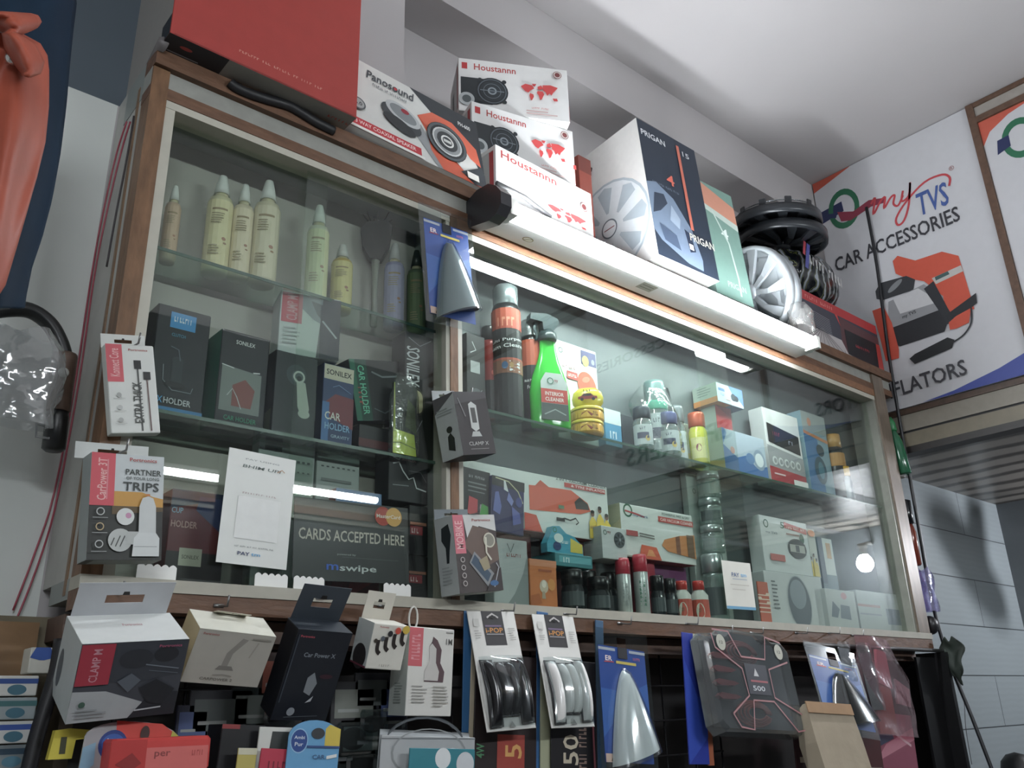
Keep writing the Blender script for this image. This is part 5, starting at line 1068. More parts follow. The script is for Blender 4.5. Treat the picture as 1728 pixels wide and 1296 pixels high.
carton('perfume_carton', 'white and yellow slim carton right of the dash camera carton', 'box', Tp, .05, .03, Hm*.93, 'b8bab2', {'F': three_people(.05, .02, .8, .5) + [('c', .5, .9, .4, .2, 'd27a3c')]})
shelf_box('orange card standing beside the small payment card', (1286, 1050), (1304, 1052), (1273, 980), ZB, .022, .004, 'c8542f', {'F': [('t', 'OFFER', .5, .5, .5, .5, 'e8c8b0', PI/2)]}, 'card', 'card')
shelf_box('blue carton with white panel leaning right of the dash camera carton', (1402, 1064), (1428, 1066), (1372, 905), ZB, .085, .03, '5f7484', {'F': [('r', .3, .6, .95, 1, 'c8ccca'), ('p', [(.0, .5), (.3, .5), (.3, 1), (0, 1)], '3a4c68'), ('r', .5, .78, .8, .95, 'c08a4c')]}, 'carton')
shelf_box('clear fronted pack with grey pedals in the lower right compartment', (1402, 1063), (1452, 1065), (1388, 992), ZB, .03, .03, 'b0b5b4', {'F': [('p', [(.1, .3), (.3, .28), (.4, .5), (.2, .7)], '4a5c6c'), ('p', [(.4, .28), (.75, .25), (.75, .6), (.45, .62)], '4a5c6c'), ('c', .6, .85, .1, .06, 'c88a90')]}, 'pedal_pack', 'pack')
shelf_box('long pale carton with a grey square picture at the right end of the floor', (1455, 1066), (1545, 1070), (1436, 994), ZB, .03, .04, 'a9aeae', {'F': [('r', .0, .6, .4, .66, 'a87a78'), ('r', .5, .2, .88, .6, '707a88'), ('r', .02, .4, .4, .44, '8d9298')]}, 'carton')
shelf_box('small cream carton standing under the reflected bulb', (1448, 990), (1462, 992), (1440, 948), ZB+.075, .05, .02, 'b8b090', {}, 'carton') if False else None
# ================================================================ below the cabinet: dark shelving, wire rack and goods hung from the sill
t = thing('lower_shelving', 'dark open shelving below the display cabinet', 'shelving')
DK = mat('1b1716', .6, 0, .25, 12.)
MB().box((X_OUT_L+.03, .15, .6), (2.19*S, .168, Z_SILL-.075), DK).build('back_board', t)
MB().box((X_OUT_L+.01, .02, .6), (X_OUT_L+.028, .165, Z_SILL-.06), mat('4e4436', .6, 0, .2)).build('side_panel', t)
MB().box((2.192*S, -.05, .6), (2.192*S+.02, .168, Z_SILL-.06), mat('101012', .35, 0, .2)).build('side_panel', t)
MB().box((2.10*S, -.012, .6), (2.192*S, -.004, Z_SILL-.075), mat('0d0d0f', .35, 0, .2)).build('corner_panel', t)
MB().box((X_OUT_L, FY1+.002, zz(.085)), (X_OUT_R-.03, .168, zz(.11)), mat('5c463a', .6, 0, .25)).build('shelf_underside', t)
# wire rack standing in it
t = thing('wire_rack', 'black wire grid rack behind the hung cartons', 'rack'); mb = MB()
RK = mat('141418', .4, .5)
x0_, x1_ = .33*S, 1.4*S
for k in range(9): mb.tube([(x0_, .06, 1.62-.075*k), (x1_, .06, 1.62-.075*k)], .0025, RK, 6)
for k in range(15): mb.tube([(x0_+(x1_-x0_)*k/14, .064, 1.64), (x0_+(x1_-x0_)*k/14, .064, .95)], .0025, RK, 6)
mb.build('wire_grid', t)
# dark packs hung on the rack
rr = random.Random(4)
PK = [('2b2d33', '58605e'), ('23253a', '4a5a8a'), ('1f2a2a', '6c7470'), ('33231f', '8a4a3a'), ('2a2a2e', '7c8078')]
def dark_pack(i, px, w_, h_, lab, y=.03):
    p = PY(*px, y); a, b = PK[i % 5]
    f = [('r', .08, .55, .92, .9, b), ('r', .15, .62, .6, .66, '9a9e9a'), ('c', .5, .3, .28, .2, '101114'), ('r', .1, .04, .5, .09, '6c7072')]
    t = thing('blister_pack', lab, 'blister pack', Matrix.Translation(V(p.x, y, p.z-h_)))
    carton_mesh(w_, .006, h_, a, {'F': f}).build('card', t)
    mb = MB(); mb.box((w_*.12, -.012, h_*.1), (w_*.88, -.0009, h_*.5), clear('blister_plastic', 'dfe6e6', .05, .08, 1.45, .02), bev=.005); mb.build('blister', t)
for i, (px, w_, h_, lab) in enumerate((((322, 1165), .1, .13, 'dark blister pack on the wire rack below the cream carton'), ((300, 1190), .05, .1, 'narrow dark pack below the big white carton'), ((392, 1160), .09, .12, 'dark pack with greenish card left of the tall black carton'), ((440, 1100), .08, .14, 'navy pack hanging behind the tall black carton'),
      ((560, 1150), .09, .13, 'dark pack with printed lines right of the tall black carton'), ((600, 1135), .07, .12, 'brownish dark pack under the magnet carton'), ((640, 1150), .06, .13, 'olive pack on the rack left of the shark-tail carton'), ((575, 1215), .08, .11, 'blue grey pack on the rack above the card stack'))):
    dark_pack(i, px, w_, h_, lab)

# --- big white carton with red label, hanging tilted
Wc = None
t, T, W, Hh = hangbox('phone_holder_carton', 'big white topped carton with red CLAMP M label hanging at the lower left', 'box', (110, 1222), (292, 1203), (128, 1088), (-.105, -.105, -.155), .085, 'dcdedb', {
  'F': [('r', 0, 0, 1, 1, '40434b'), ('p', [(0, 0), (.75, 0), (.66, .2), (.3, .38), (0, .4)], 'a5a8aa'), ('p', [(.3, 1), (1, 1), (1, .55), (.5, .45), (.3, .5)], '363a42'), ('p', [(.55, .0), (1, 0), (1, .3), (.75, .35)], '24272e'), ('c', .52, .78, .16, .1, '2a2d34'), ('c', .8, .82, .12, .08, '22252b'), ('l', [(.62, .7), (.95, .62)], .012, '6c757e'), ('l', [(.66, .62), (.95, .56)], .008, '5a636c'), ('l', [(.6, .1), (.85, .12)], .015, 'b8bcc0'),
        ('p', [(.6, .4), (.75, .5), (.95, .35), (.85, .15), (.7, .2)], '1f2228'), ('p', [(.38, .5), (.5, .6), (.6, .5), (.5, .35)], '565d66'), ('r', .0, .48, .3, 1, 'a5283c'), ('t', 'CLAMP M', .15, .73, .1, .42, 'c88a94', PI/2), ('t', 'Portronics', .82, .94, .035, .22, 'b04a6a'), ('c', .1, .24, .03, .03, '3c5a4c')] + small_lines(.05, .16, .3, 3, .04, '8c9092'),
  'T': [('r', 0, 0, 1, 1, 'd8dbd8'), ('t', 'Portronics', .55, .6, .08, .3, 'c08a90', PI+1e-4 if False else 1e-4)], 'L': [('r', 0, 0, 1, 1, 'aab0ae'), ('c', .2, .4, .12, .3, '50565a')]}, tab=(.052, .03, .96, math.radians(14)), tabcol='b5b8bc')
hk = T @ V(W*.5, .08, Hh+.03); 
# --- cream carton
t, T, W, Hh = hangbox('car_charger_carton', 'cream carton with a faint charger picture hanging right of the big one', 'box', (304, 1150), (434, 1160), (336, 1060), (-.10, -.10, -.14), .06, 'c9c3b0', {
  'F': [('r', 0, 0, 1, 1, 'a9a59a'), ('p', [(.42, .3), (.5, .3), (.52, .6), (.66, .88), (.58, .9), (.44, .6)], '8a867e'), ('p', [(.36, .28), (.6, .28), (.56, .36), (.4, .36)], '7a766f'), ('l', [(.74, .55), (.8, .85)], .02, '9a958a'), ('t', 'CARPOWER 2', .42, .1, .05, .42, '6b675f'), ('t', 'Portronics', .16, .93, .04, .2, 'a04a48'), ('r', .7, .9, .95, .93, '8a867c'), ('l', [(.35, .18), (.48, .2), (.6, .18)], .008, '7a766e')],
  'T': [('r', 0, 0, 1, 1, 'd6d4c4')], 'L': [('r', 0, 0, 1, 1, 'b9a67c')]}, tab=(.02, .3, .75, math.radians(60)), tabcol='c0bba8')
# --- tall black carton
t, T, W, Hh = hangbox('car_charger_carton', 'tall black carton lettered Car Power X hanging askew', 'box', (456, 1215), (549, 1216), (508, 1062), (-.055, -.055, -.12), .045, '12151c', {
  'F': [('r', 0, 0, 1, 1, '131923'), ('t', 'Car Power X', .52, .73, .05, .58, '7d868e'), ('t', 'Portronics', .2, .93, .025, .25, 'c04a5a'), ('p', [(.42, .32), (.55, .28), (.62, .42), (.52, .54), (.42, .48)], '7c8288'), ('c', .75, .5, .12, .04, '3a1c28'), ('c', .3, .1, .07, .07, '8c9298'), ('p', [(.5, .2), (.62, .28), (.6, .22)], 'b4b8bc'), ('l', [(.04, .2), (.04, .95)], .02, '3c444e'), ('l', [(.2, .04), (.8, .06)], .01, '5c646c')],
  'T': [('r', 0, 0, 1, 1, '2b333c')]}, tab=(.060, .05, .95, math.radians(10)), tabcol='39414a')
# --- white carton with four pictured magnets
t, T, W, Hh = hangbox('phone_holder_carton', 'small white carton picturing four black magnets and coloured dots', 'box', (616, 1128), (676, 1132), (622, 1050), (-.09, -.09, -.11), .05, 'd3d0c4', {
  'F': [('t', 'Portronics', .3, .93, .04, .25, 'c0605c'), ('t', 'M-ONE', .5, .09, .05, .3, 'a9a69c')] + [('l', smooth_pts([(.2+.21*i, .64+.08*i), (.2+.21*i, .5+.08*i), (.22+.21*i, .4+.08*i), (.3+.21*i, .34+.08*i)], 3), .1, '2c2522') for i in range(4)] + [('c', .12, .62, .05, .05, '40382f'), ('c', .3, .68, .06, .06, '5a5f66'), ('c', .48, .8, .07, .07, '28262a'), ('c', .68, .88, .08, .08, 'cf4a34'), ('c', .9, .92, .1, .1, 'd4b42c')],
  'L': [('r', 0, 0, 1, 1, 'bcc4c2'), ('c', .5, .2, .4, .4, '2c2a2c'), ('r', .0, .0, 1, .04, '6c2c40')]}, tab=(.045, .05, .85, math.radians(6)), tabcol='cfcabc')
# --- white carton with shark-tail charger
t, T, W, Hh = hangbox('car_charger_carton', 'white carton with pink label and bottle shaped charger picture hung on a loop', 'box', (683, 1208), (761, 1209), (688, 1056), (-.07, -.07, -.075), .05, 'd6d4cc', {
  'F': [('r', .0, .55, .3, .99, 'cf5a62'), ('t', 'CarPower', .15, .77, .12, .3, 'dc9094', PI/2), ('p', [(.36, .38), (.78, .38), (.8, .5), (.7, .6), (.72, .75), (.62, .86), (.52, .9), (.5, .84), (.44, .78), (.46, .6), (.36, .5)], '5b4347'), ('p', [(.36, .395), (.66, .395), (.68, .5), (.6, .6), (.6, .76), (.5, .82), (.44, .78), (.46, .6), (.36, .5)], 'c6c2bc'), ('t', '1M', .88, .85, .07, .14, '5c5a58'), ('r', .8, .95, .96, .965, '8c8a86')] + small_lines(.1, .32, .35, 6, .035, '9c9a94') + small_lines(.55, .32, .35, 7, .035, 'a4a29a', seed=5) + [('c', .3, -.03, .0001, .0001, 'c87a2c')][:0],
  'L': [('r', 0, 0, 1, 1, 'b4bcb6')] + small_lines(.3, .35, .5, 8, .03, '8c9690')})
mb = MB(); lp = [T @ V(W*.38 + .009*math.sin(a)*(1 if True else 0), .045, Hh + .018 - .020*math.cos(a)) for a in [2*PI*i/16 for i in range(17)]]
mb.tube(lp, .002, mat('d8d6cc'), 6, cap=False); o = mb.build('paper_loop'); o.parent = t; o.matrix_parent_inverse = T.inverted()
mb = MB(); q_ = T @ V(W*.3, .02, -.004)
# --- blister cards with door guards
def guard_pack(name, label, bl, br, tl, y0, y1, card, guards, gcol):
    T, W, Hh = facing(bl, br, tl, y0, y0, y1); t = thing(name, label, 'blister pack', T)
    carton_mesh(W, .002, Hh, 'd2d0ca', {'F': [('r', .28, .7, .72, 1., '2c2a2c'), ('t', 'i-POP', .5, .83, .045, .36, 'c8862c'), ('r', .32, .86, .66, .875, '6c5a78'), ('r', .32, .79, .68, .8, '8c8a8c'), ('l', [(.38, .94), (.5, .975), (.62, .94)], .03, 'b0aca8'), ('p', [(.42, .95), (.5, .96), (.58, .95), (.5, .93)], '0c0a0a'),
       ('r', .08, .86, .2, .93, 'c2c0ba')] + small_lines(.07, .82, .14, 4, .02, 'a9a7a2') + small_lines(.78, .84, .14, 6, .02, 'a9a7a2', seed=2) + [('p', [(.5, .07), (.56, .02), (.44, .02)], '8c8a86')]}).build('card', t)
    G = clear('guard_tray', '9a9fa0', .05, .15, 1.45, .2)
    def bow(u, v, x0, x1, z0, z1, h):
        a = v*PI; return V(x0+(x1-x0)*u + .004*math.sin(a), -.004 - h*math.sin(PI*u)**.6*(.35+.65*math.sin(a)**.5 if 0 < v < 1 else .3), z0+(z1-z0)*v)
    n = 4; xs = [.08, .34, .53, .72]; ws = [.22, .17, .17, .22]; zs = [(.04, .56), (.12, .54), (.12, .54), (.05, .57)]
    for i in range(4):
        x0, x1 = W*xs[i], W*(xs[i]+ws[i]); z0, z1 = Hh*zs[i][0], Hh*zs[i][1]
        m_ = MB(); m_.grid(lambda u, v: bow(u, v, x0, x1, z0, z1, .018), 8, 14, mat(gcol, .18, 0, .03)); m_.build('door_guard', t)
    m_ = MB(); m_.grid(lambda u, v: bow(u, v, W*.05, W*.97, Hh*.02, Hh*.6, .024), 10, 14, clear('blister_plastic', 'dfe6e6', .05, .08, 1.45, .02)); m_.build('blister', t)
    m_ = MB()
    for i in range(4):
        x0, x1 = W*xs[i], W*(xs[i]+ws[i]); z0, z1 = Hh*zs[i][0]-.002, Hh*zs[i][1]+.002
        m_.tube([(x0-.002, -.004, z0), (x0-.002, -.012, (z0+z1)/2), (x0-.002, -.004, z1), (x1, -.004, z1), (x1, -.012, (z0+z1)/2), (x1, -.004, z0), (x0-.002, -.004, z0)], .0022, mat('3a3a3c', .3), 6)
    m_.build('tray_rim', t)
    return t, T, W, Hh
guard_pack('door_guard_pack', 'blister card holding four black door guards', (822, 1236), (905, 1228), (807, 1031), -.075, -.03, 0, 4, '17171a')
guard_pack('door_guard_pack', 'blister card holding four white door guards', (931, 1229), (1004, 1226), (916, 1037), -.075, -.03, 0, 4, 'e2e0dc')
# layers of cards behind them
def card(label, bl, br, tl, y, col, arts=(), th=.003, name='card_pack', cat='card'):
    T, W, Hh = facing(bl, br, tl, y, y, y)
    return tag(carton_mesh(W, th, Hh, col, {'F': list(arts)}, bev=.0006).build(name, T=T), label, cat)
card('blue card edge left of the black door guards', (780, 1236), (808, 1236), (784, 1026), -.008-.012, '2f6a9c')
card('pale card edge between blue card and black door guards', (790, 1296), (812, 1296), (793, 1072), -.024, 'b9ac92')
card('dark brown card behind the black door guards', (798, 1300), (905, 1300), (806, 1100), -.029, '251a1a', [('t', '4W', .1, .16, .09, .12, '4a8a5c', PI/2), ('r', .36, .0, .8, .3, 'a03a2c'), ('t', '5', .62, .16, .2, .12, 'd8a050', PI/2)])
card('blue card edge between the two door guard cards', (905, 1300), (925, 1300), (898, 1030), -.022, '2c6296')
card('pale green card edge beside the white door guards', (912, 1302), (930, 1302), (906, 1075), -.026, 'a5a888')
card('dark card lettered upwards under the white door guards', (930, 1305), (1008, 1305), (926, 1110), -.031, '1c1a1e', [('t', '50', .42, .2, .2, .26, 'c4b8a0', PI/2), ('t', 'auto pearl', .68, .22, .1, .36, '8c7468', PI/2), ('l', [(.95, 0), (.9, .6)], .04, '8a4a52')])
card('blue grey card edge right of the white door guards', (1010, 1302), (1024, 1302), (998, 1045), -.024, '3a5f80')
# --- shark fin antenna blisters
def fin_pack(label, bl, br, tl, ys, fin, shape_top=.9, tilt=0, group=None):
    T, W, Hh = facing(bl, br, tl, *ys); t = thing('antenna_pack', label, 'blister pack', T)
    cf = [('r', 0, 0, 1, 1, '2a56b0'), ('p', [(0, .2), (.5, .5), (1, .25), (1, .7), (.6, .6), (0, .62)], '3a70c8'), ('r', 0, .96, .35, .985, 'c8ccd8'), ('r', .65, .96, 1, .985, 'c8ccd8'), ('t', 'ER', .2, .89, .045, .14, 'e8d8d0'), ('l', [(.1, .855), (.3, .86)], .012, 'b83a3a'), ('r', .35, .85, .78, .875, 'b8a83a'), ('t', 'Shark', .8, .91, .025, .16, 'c05a68'), ('p', [(.4, .9), (.6, .9), (.6, 1), (.4, 1)], '14161c'),
          ('p', [(.0, .0), (.22, .0), (.2, .07), (.0, .07)], 'b8a090'), ('p', [(.1, .01), (.2, .01), (.15, .06)], '503828')]
    carton_mesh(W, .0015, Hh, '2a56b0', {'F': cf}, bev=.0004).build('card', t)
    def fn(u, v):                       # u round the outline left to right, v from the foot up
        a = (u-.5)*PI; w_ = (.44*(1-v)**.72)*W*(1.0+.12*v)+.002; lean = -.10*W*(1-v) + .02*W
        x = W*(.47+.10*(1-v)) + w_*math.sin(a)
        return V(x, -.002 - (.012+.030*(1-v)**.7)*math.cos(a)*(1 if v < .98 else .3), Hh*(.05+.74*v) + (.02*math.sin(a)*(1-v)))
    m_ = MB(); m_.grid(fn, 16, 18, mat(fin, .15, 0, .03)); 
    rim = [fn(i/16, 0) for i in range(17)]; m_.add(rim + [V(W*.5, -.004, Hh*.07)], [(i, i+1, 17) for i in range(16)], mat('2c3034', .3)); m_.build('shark_fin', t)
    m_ = MB(); m_.grid(lambda u, v: (fn(u, v) - V(W*.5, 0, Hh*.4))*1.07 + V(W*.5, -.001, Hh*.4), 14, 14, clear('blister_plastic', 'dfe6e6', .05, .08, 1.45, .02)); m_.build('blister', t)
    m_ = MB(); m_.box((-.012, -.001, -.02), (W+.012, -.0002, Hh+.0), clear('blister_sheet', 'eef2f2', .04, .06, 1.4, .008)); m_.box((-.012, -.001, Hh), (W*.4, .0002, Hh+.035), clear('blister_sheet')); m_.box((W*.6, -.001, Hh), (W+.012, .0002, Hh+.035), clear('blister_sheet')); m_.box((W*.4, -.001, Hh+.02), (W*.6, .0002, Hh+.035), clear('blister_sheet')); m_.build('plastic_sheet', t)
    return t, T, W, Hh
fin_pack('blue card with a white shark fin antenna, hanging right of the door guards', (1022, 1286), (1104, 1290), (1020, 1089), (-.07, -.07, -.05), 'dcdedd')
fin_pack('blue card with a silver shark fin antenna on the middle post', (726, 528), (803, 548), (718, 368), (-.04, -.04, -.03), '9aa4a6')
fin_pack('blue card with a black shark fin antenna hanging askew at the lower right', (1398, 1222), (1478, 1236), (1350, 1100), (-.085, -.085, -.045), '121317')
# --- cartons hung on the posts
t, T, W, Hh = hangbox('cable_carton', 'white cable carton with pink label hanging on the left post', 'box', (188, 731), (271, 730), (186, 580), (-.045, -.045, -.045), .02, 'd3d6d0', {
  'F': [('r', .0, .57, .33, 1, 'd0525c'), ('t', 'Konnect Core', .16, .79, .1, .32, 'e4aaa8', PI/2), ('t', 'Portronics', .66, .94, .025, .4, 'b0504c'), ('r', .55, .72, .7, .82, '1f2222'), ('l', [(.62, .72), (.63, .02)], .035, '4a4c4a'), ('r', .73, .6, .88, .69, '242626'), ('l', [(.8, .6), (.81, .02)], .03, '6a5450'), ('t', 'EXTRA THICK', .58, .34, .1, .46, '4c504c', PI/2), ('c', .2, .42, .05, .05, 'a8aaa6'), ('r', .08, .38, .32, .385, 'b0b2ae'), ('c', .2, .28, .05, .05, 'b8bab6'), ('r', .08, .24, .32, .245, 'b0b2ae'), ('c', .2, .14, .05, .05, 'a8aaa6'), ('r', .08, .1, .32, .105, 'b0b2ae')],
  'B': [('r', 0, 0, 1, 1, 'aab0aa')]}, tab=(.022, .0, .92, math.radians(5)), tabcol='cfd2cc')
hook(V(.375, 0, T.translation.z+Hh+.012), .03)
t, T, W, Hh = hangbox('car_charger_carton', 'black and yellow car charger carton lettered TRIPS, hung on the left post', 'box', (145, 945), (272, 945), (148, 762), (-.07, -.07, -.07), .04, 'c6cac6', {
  'F': [('r', 0, 0, 1, .5, '2d302c'), ('r', 0, .5, 1, 1, 'c2c9c9'), ('p', [(.32, .48), (1, .5), (1, .58), (.85, .6), (.7, .64), (.32, .64)], 'c8922a'), ('p', [(.3, .42), (1, .46), (1, .5), (.3, .5)], '5c4a28'), ('r', 0, .5, .32, 1, 'd24a56'), ('t', 'CarPower 3T', .15, .75, .08, .4, 'e8b0ac', PI/2), ('r', .21, .56, .23, .94, 'dc8088'), ('t', 'PARTNER', .71, .83, .055, .5, '3c4440'), ('t', 'OF YOUR LONG', .7, .77, .03, .46, '5c6460'), ('t', 'TRIPS', .68, .69, .085, .5, '353b38'), ('t', 'Portronics', .7, .95, .035, .38, 'b84840'),
        ('c', .48, .4, .12, .12, 'd4d8d4'), ('c', .52, .41, .04, .04, 'c890b0'), ('c', .42, .18, .16, .16, 'b9bdb9'), ('l', [(.36, .12), (.42, .22)], .015, '4c504c'), ('l', [(.42, .12), (.48, .22)], .015, '4c504c'), ('l', [(.3, .13), (.34, .2)], .015, '4c504c'), ('r', .5, .14, .66, .26, 'b4b8b4'), ('p', [(.66, .22), (.66, .5), (.7, .58), (.78, .6), (.85, .58), (.89, .5), (.9, .22)], 'c9cdcb'), ('p', [(.58, .03), (.95, .03), (.95, .2), (.9, .25), (.66, .25), (.6, .2)], 'd0d4d2'), ('l', [(.6, .12), (.92, .12)], .006, '7a7e7c'), ('r', .74, .6, .8, .62, 'c87a2c'),
        ('o', .14, .44, .055, .055, .25, 'b0b4b0'), ('o', .14, .3, .055, .055, .25, 'b8a070'), ('o', .14, .14, .055, .055, .25, 'b0b4b0'), ('r', .04, .38, .24, .385, 'a0a4a0'), ('r', .04, .24, .24, .245, 'a0a4a0'), ('r', .04, .07, .24, .075, 'a0a4a0')],
  'L': [('r', 0, 0, 1, 1, '8c9492')], 'B': [('r', 0, 0, 1, 1, '8f9793'), ('r', 0, 0, .1, 1, '4a504c')]}, tab=(.024, -.12, .9, math.radians(4)), tabcol='c9cdc9')
hook(V(.372, 0, T.translation.z+Hh+.014), .05)
t, T, W, Hh = hangbox('phone_holder_carton', 'black fronted carton lettered CLAMP X with white side, hung on the middle post', 'box', (782, 768), (837, 765), (778, 661), (-.085, -.085, -.085), .065, 'c9cfcd', {
  'F': [('r', 0, 0, 1, 1, '3a3637'), ('p', [(0, .8), (1, .9), (1, 1), (0, 1)], '4c4a4c'), ('p', [(.38, .42), (.5, .36), (.62, .4), (.64, .78), (.5, .84), (.4, .8)], 'c8ccc8'), ('r', .44, .5, .58, .74, '50504e'), ('p', [(.4, .36), (.6, .36), (.66, .28), (.34, .28)], 'b8bcb8'), ('t', 'CLAMP X', .52, .17, .06, .6, 'b4b4b0'), ('r', .25, .08, .8, .09, '8c8c88'), ('l', [(.1, .9), (.25, .6)], .03, '7c7c7c')],
  'L': [('r', 0, 0, 1, 1, 'b9c0be'), ('p', [(.0, .75), (1, .98), (1, 1), (0, 1)], '5c5a5c'), ('p', [(.4, .15), (.7, .1), (.75, .3), (.6, .4), (.45, .35)], '1c1e20'), ('c', .58, .45, .14, .1, '1c1e20')] + small_lines(.1, .78, .8, 3, .04, '9aa2a0'), 'B': [('r', 0, 0, 1, 1, '1f1c1d')]}, tab=(.02, .0, .7, math.radians(4)), tabcol='8c9090')
hook(V(.752*S, 0, T.translation.z+Hh+.01), .05)
t, T, W, Hh = hangbox('bike_holder_carton', 'white sided carton with pink label and phone on a bike pictured, on the middle post', 'box', (776, 1002), (848, 996), (764, 869), (-.075, -.075, -.075), .055, 'c4cac9', {
  'F': [('r', 0, 0, 1, 1, '4a4240'), ('p', [(.24, 1), (1, 1), (1, .78), (.6, .85), (.3, .7)], 'cfd0cc'), ('p', [(.2, .6), (.45, .86), (.8, .8), (1, .6), (1, .4), (.6, .3)], '6e5a50'), ('r', .0, .5, .24, 1, 'd8707e'), ('t', 'MOBIKE', .12, .74, .12, .36, 'ecb4b4', PI/2), ('t', 'Portronics', .66, .93, .035, .44, 'a8504a'), ('p', [(.28, .38), (.42, .52), (.84, .22), (.66, .06)], '8a8e90'), ('p', [(.32, .38), (.42, .48), (.76, .22), (.66, .12)], '3f5468'), ('c', .8, .66, .12, .12, '8c8a7c'), ('o', .8, .66, .14, .14, .2, 'c8c4b0'), ('l', [(.72, .7), (.7, .5), (.8, .4)], .04, 'd0ccb8'), ('p', [(.5, .4), (.7, .46), (.75, .3), (.6, .26)], 'a09474'), ('p', [(.6, .0), (1, .0), (1, .3), (.8, .2)], '3c3434'), ('l', [(.8, .05), (.95, .3), (.9, .36)], .02, 'b0b4b8'), ('c', .8, .1, .1, .05, '3a6a9c')] + [('o', .12, .42-.1*i, .05, .05, .3, 'b4aca8') for i in range(4)],
  'L': [('r', 0, 0, 1, 1, 'b4bcbb'), ('p', [(.35, .86), (.75, .9), (.85, .75), (.7, .55), (.62, .4), (.48, .4), (.5, .6), (.3, .7)], '1f282c')] + small_lines(.2, .34, .6, 6, .04, '9aa2a2'), 'B': [('r', 0, 0, 1, 1, '9c9e9a')]}, tab=(.02, -.0, .8, math.radians(4)), tabcol='6c7478')
hook(V(.752*S, 0, T.translation.z+Hh+.01), .07)
# --- blue white card pack right of the fin card
card('blue card with white corner tab beside the tool blister', (1164, 1290), (1198, 1290), (1147, 1066), -.05, '2338a0', [('p', [(.55, .78), (.8, .78), (.8, 1), (.55, 1)], 'c8c8b4'), ('p', [(0, .0), (1, .2), (1, .55), (.6, .5), (0, .8)], '2c4cb8')], name='blister_card')
card('orange striped card edge behind the tool blister', (1196, 1292), (1206, 1292), (1184, 1080), -.047, 'a85a34', name='blister_card')
# --- red clamps in a moulded clear case
T, W, Hh = facing((1197, 1238), (1343, 1244), (1180, 1062), -.085, -.085, -.05)
t = thing('cable_case', 'grey moulded blister case of red jump cables, roughly square', 'case', T)
m_ = MB(); cc = clear('smoky_blister', 'b9c0c2', .06, .08, 1.45, .12)
def sq(k, z, y): 
    pts = [(.06, 0), (.94, 0), (1, .08), (1, .85), (.93, .93), (.8, .93), (.72, 1), (.3, 1), (.22, .93), (.08, .93), (0, .85), (0, .08)]
    return [V(W*(.5+(a-.5)*k), y, Hh*(.5+(b-.5)*k)) for a, b in pts]
r0, r1, r2 = sq(1.06, 0, -.001), sq(1.0, 0, -.03), sq(.94, 0, -.036)
n = 12; m_.add(r0+r1+r2, [(i, (i+1) % n, n+(i+1) % n, n+i) for i in range(n)] + [(n+i, n+(i+1) % n, 2*n+(i+1) % n, 2*n+i) for i in range(n)] + [tuple(range(2*n, 3*n))], cc)
m_.build('blister', t)
m_ = MB(); m_.add(sq(1.03, 0, .002), [tuple(range(12))], mat('24262a', .5)); m_.box((W*.06, -.002, Hh*.06), (W*.94, .001, Hh*.9), mat('24262a', .5)); 
m_.build('card', t)
m_ = MB()
for j, (cx, cz, r_) in enumerate(((.5, .80, .20), (.52, .2, .2))):
    for k in range(4): m_.tube([(W*(cx+(r_-.03*k)*math.cos(a)), -.006-.003*k, Hh*(cz+(r_-.03*k)*.6*math.sin(a))) for a in [2*PI*i/20 for i in range(20)]], .0032, mat(['8a2a2c', 'a83a24'][j] , .35), 6)
m_.build('red_cable', t)
for k in range(4):
    m_ = MB(); zc_ = Hh*(.34+.13*k); m_.prism([(W*.1, zc_), (W*.14, zc_+.008), (W*.3, zc_+.005), (W*.36, zc_+.001), (W*.3, zc_-.005), (W*.14, zc_-.006)], .012, mat('a82c34', .3), Matrix(((1,0,0,0),(0,0,-1,-.008),(0,1,0,0),(0,0,0,1)))); m_.build('red_clamp', t)
m_ = MB(); Fc = FT(W, .05, Hh, 'F')[0] @ Matrix.Translation(V(0, 0, .0375)); m_.art([('p', [(.38, .36), (.64, .36), (.64, .66), (.38, .66)], '1f2430'), ('p', [(.5, .62), (.53, .54), (.47, .54)], 'b8b8b8'), ('t', '500', .5, .42, .05, .14, 'c0c4c8'), ('r', .42, .48, .62, .5, '9a4a50'),
   ('c', .16, .84, .05, .055, 'a8a898'), ('c', .84, .82, .05, .055, 'a8a898'), ('t', '12', .16, .84, .03, .04, '50504c'), ('t', '12', .84, .82, .03, .04, '50504c')] +
   [('l', q, .012, 'a06a6c') for q in ([(.08, .96), (.26, .96), (.36, .72), (.64, .72), (.7, .96), (.88, .92)], [(.06, .92), (.08, .78), (.34, .6), (.36, .34), (.14, .16)], [(.14, .16), (.2, .04), (.34, .02), (.4, .3), (.64, .3), (.86, .02), (.96, .04), (.98, .18), (.66, .34), (.66, .62), (.92, .72)])], Fc, W, Hh); m_.build('label', t)
# clear long packs
SHEET = clear('long_wrap', 'e8ecee', .07, .06, 1.45, .05, .5, 25.)
for i, (bl, br, tl, y0, y1, lab) in enumerate((((1424, 1150), (1446, 1152), (1392, 1080), -.05, -.04, 'dark narrow clear pack hanging between the black fin card and the pink pack'), ((1470, 1200), (1494, 1200), (1415, 1082), -.06, -.04, 'long narrow clear pack catching highlights left of the pink pack'))):
    T, W, Hh = facing(bl, br, tl, y0, y0, y1); t = thing('clear_pack', lab, 'pack', T)
    MB().box((W*.1, -.001, Hh*.02), (W*.9, .002, Hh*.85), mat('1d1f24' if i == 0 else '2a2325', .4)).build('insert', t)
    m_ = MB(); m_.grid(lambda u, v: V(W*u + .003*math.sin(v*14), -.004-.010*math.sin(PI*u)*(1+.3*math.sin(v*17)), Hh*v), 8, 16, SHEET); m_.build('wrap', t)
T, W, Hh = facing((1462, 1240), (1548, 1245), (1442, 1078), -.045, -.045, -.035)
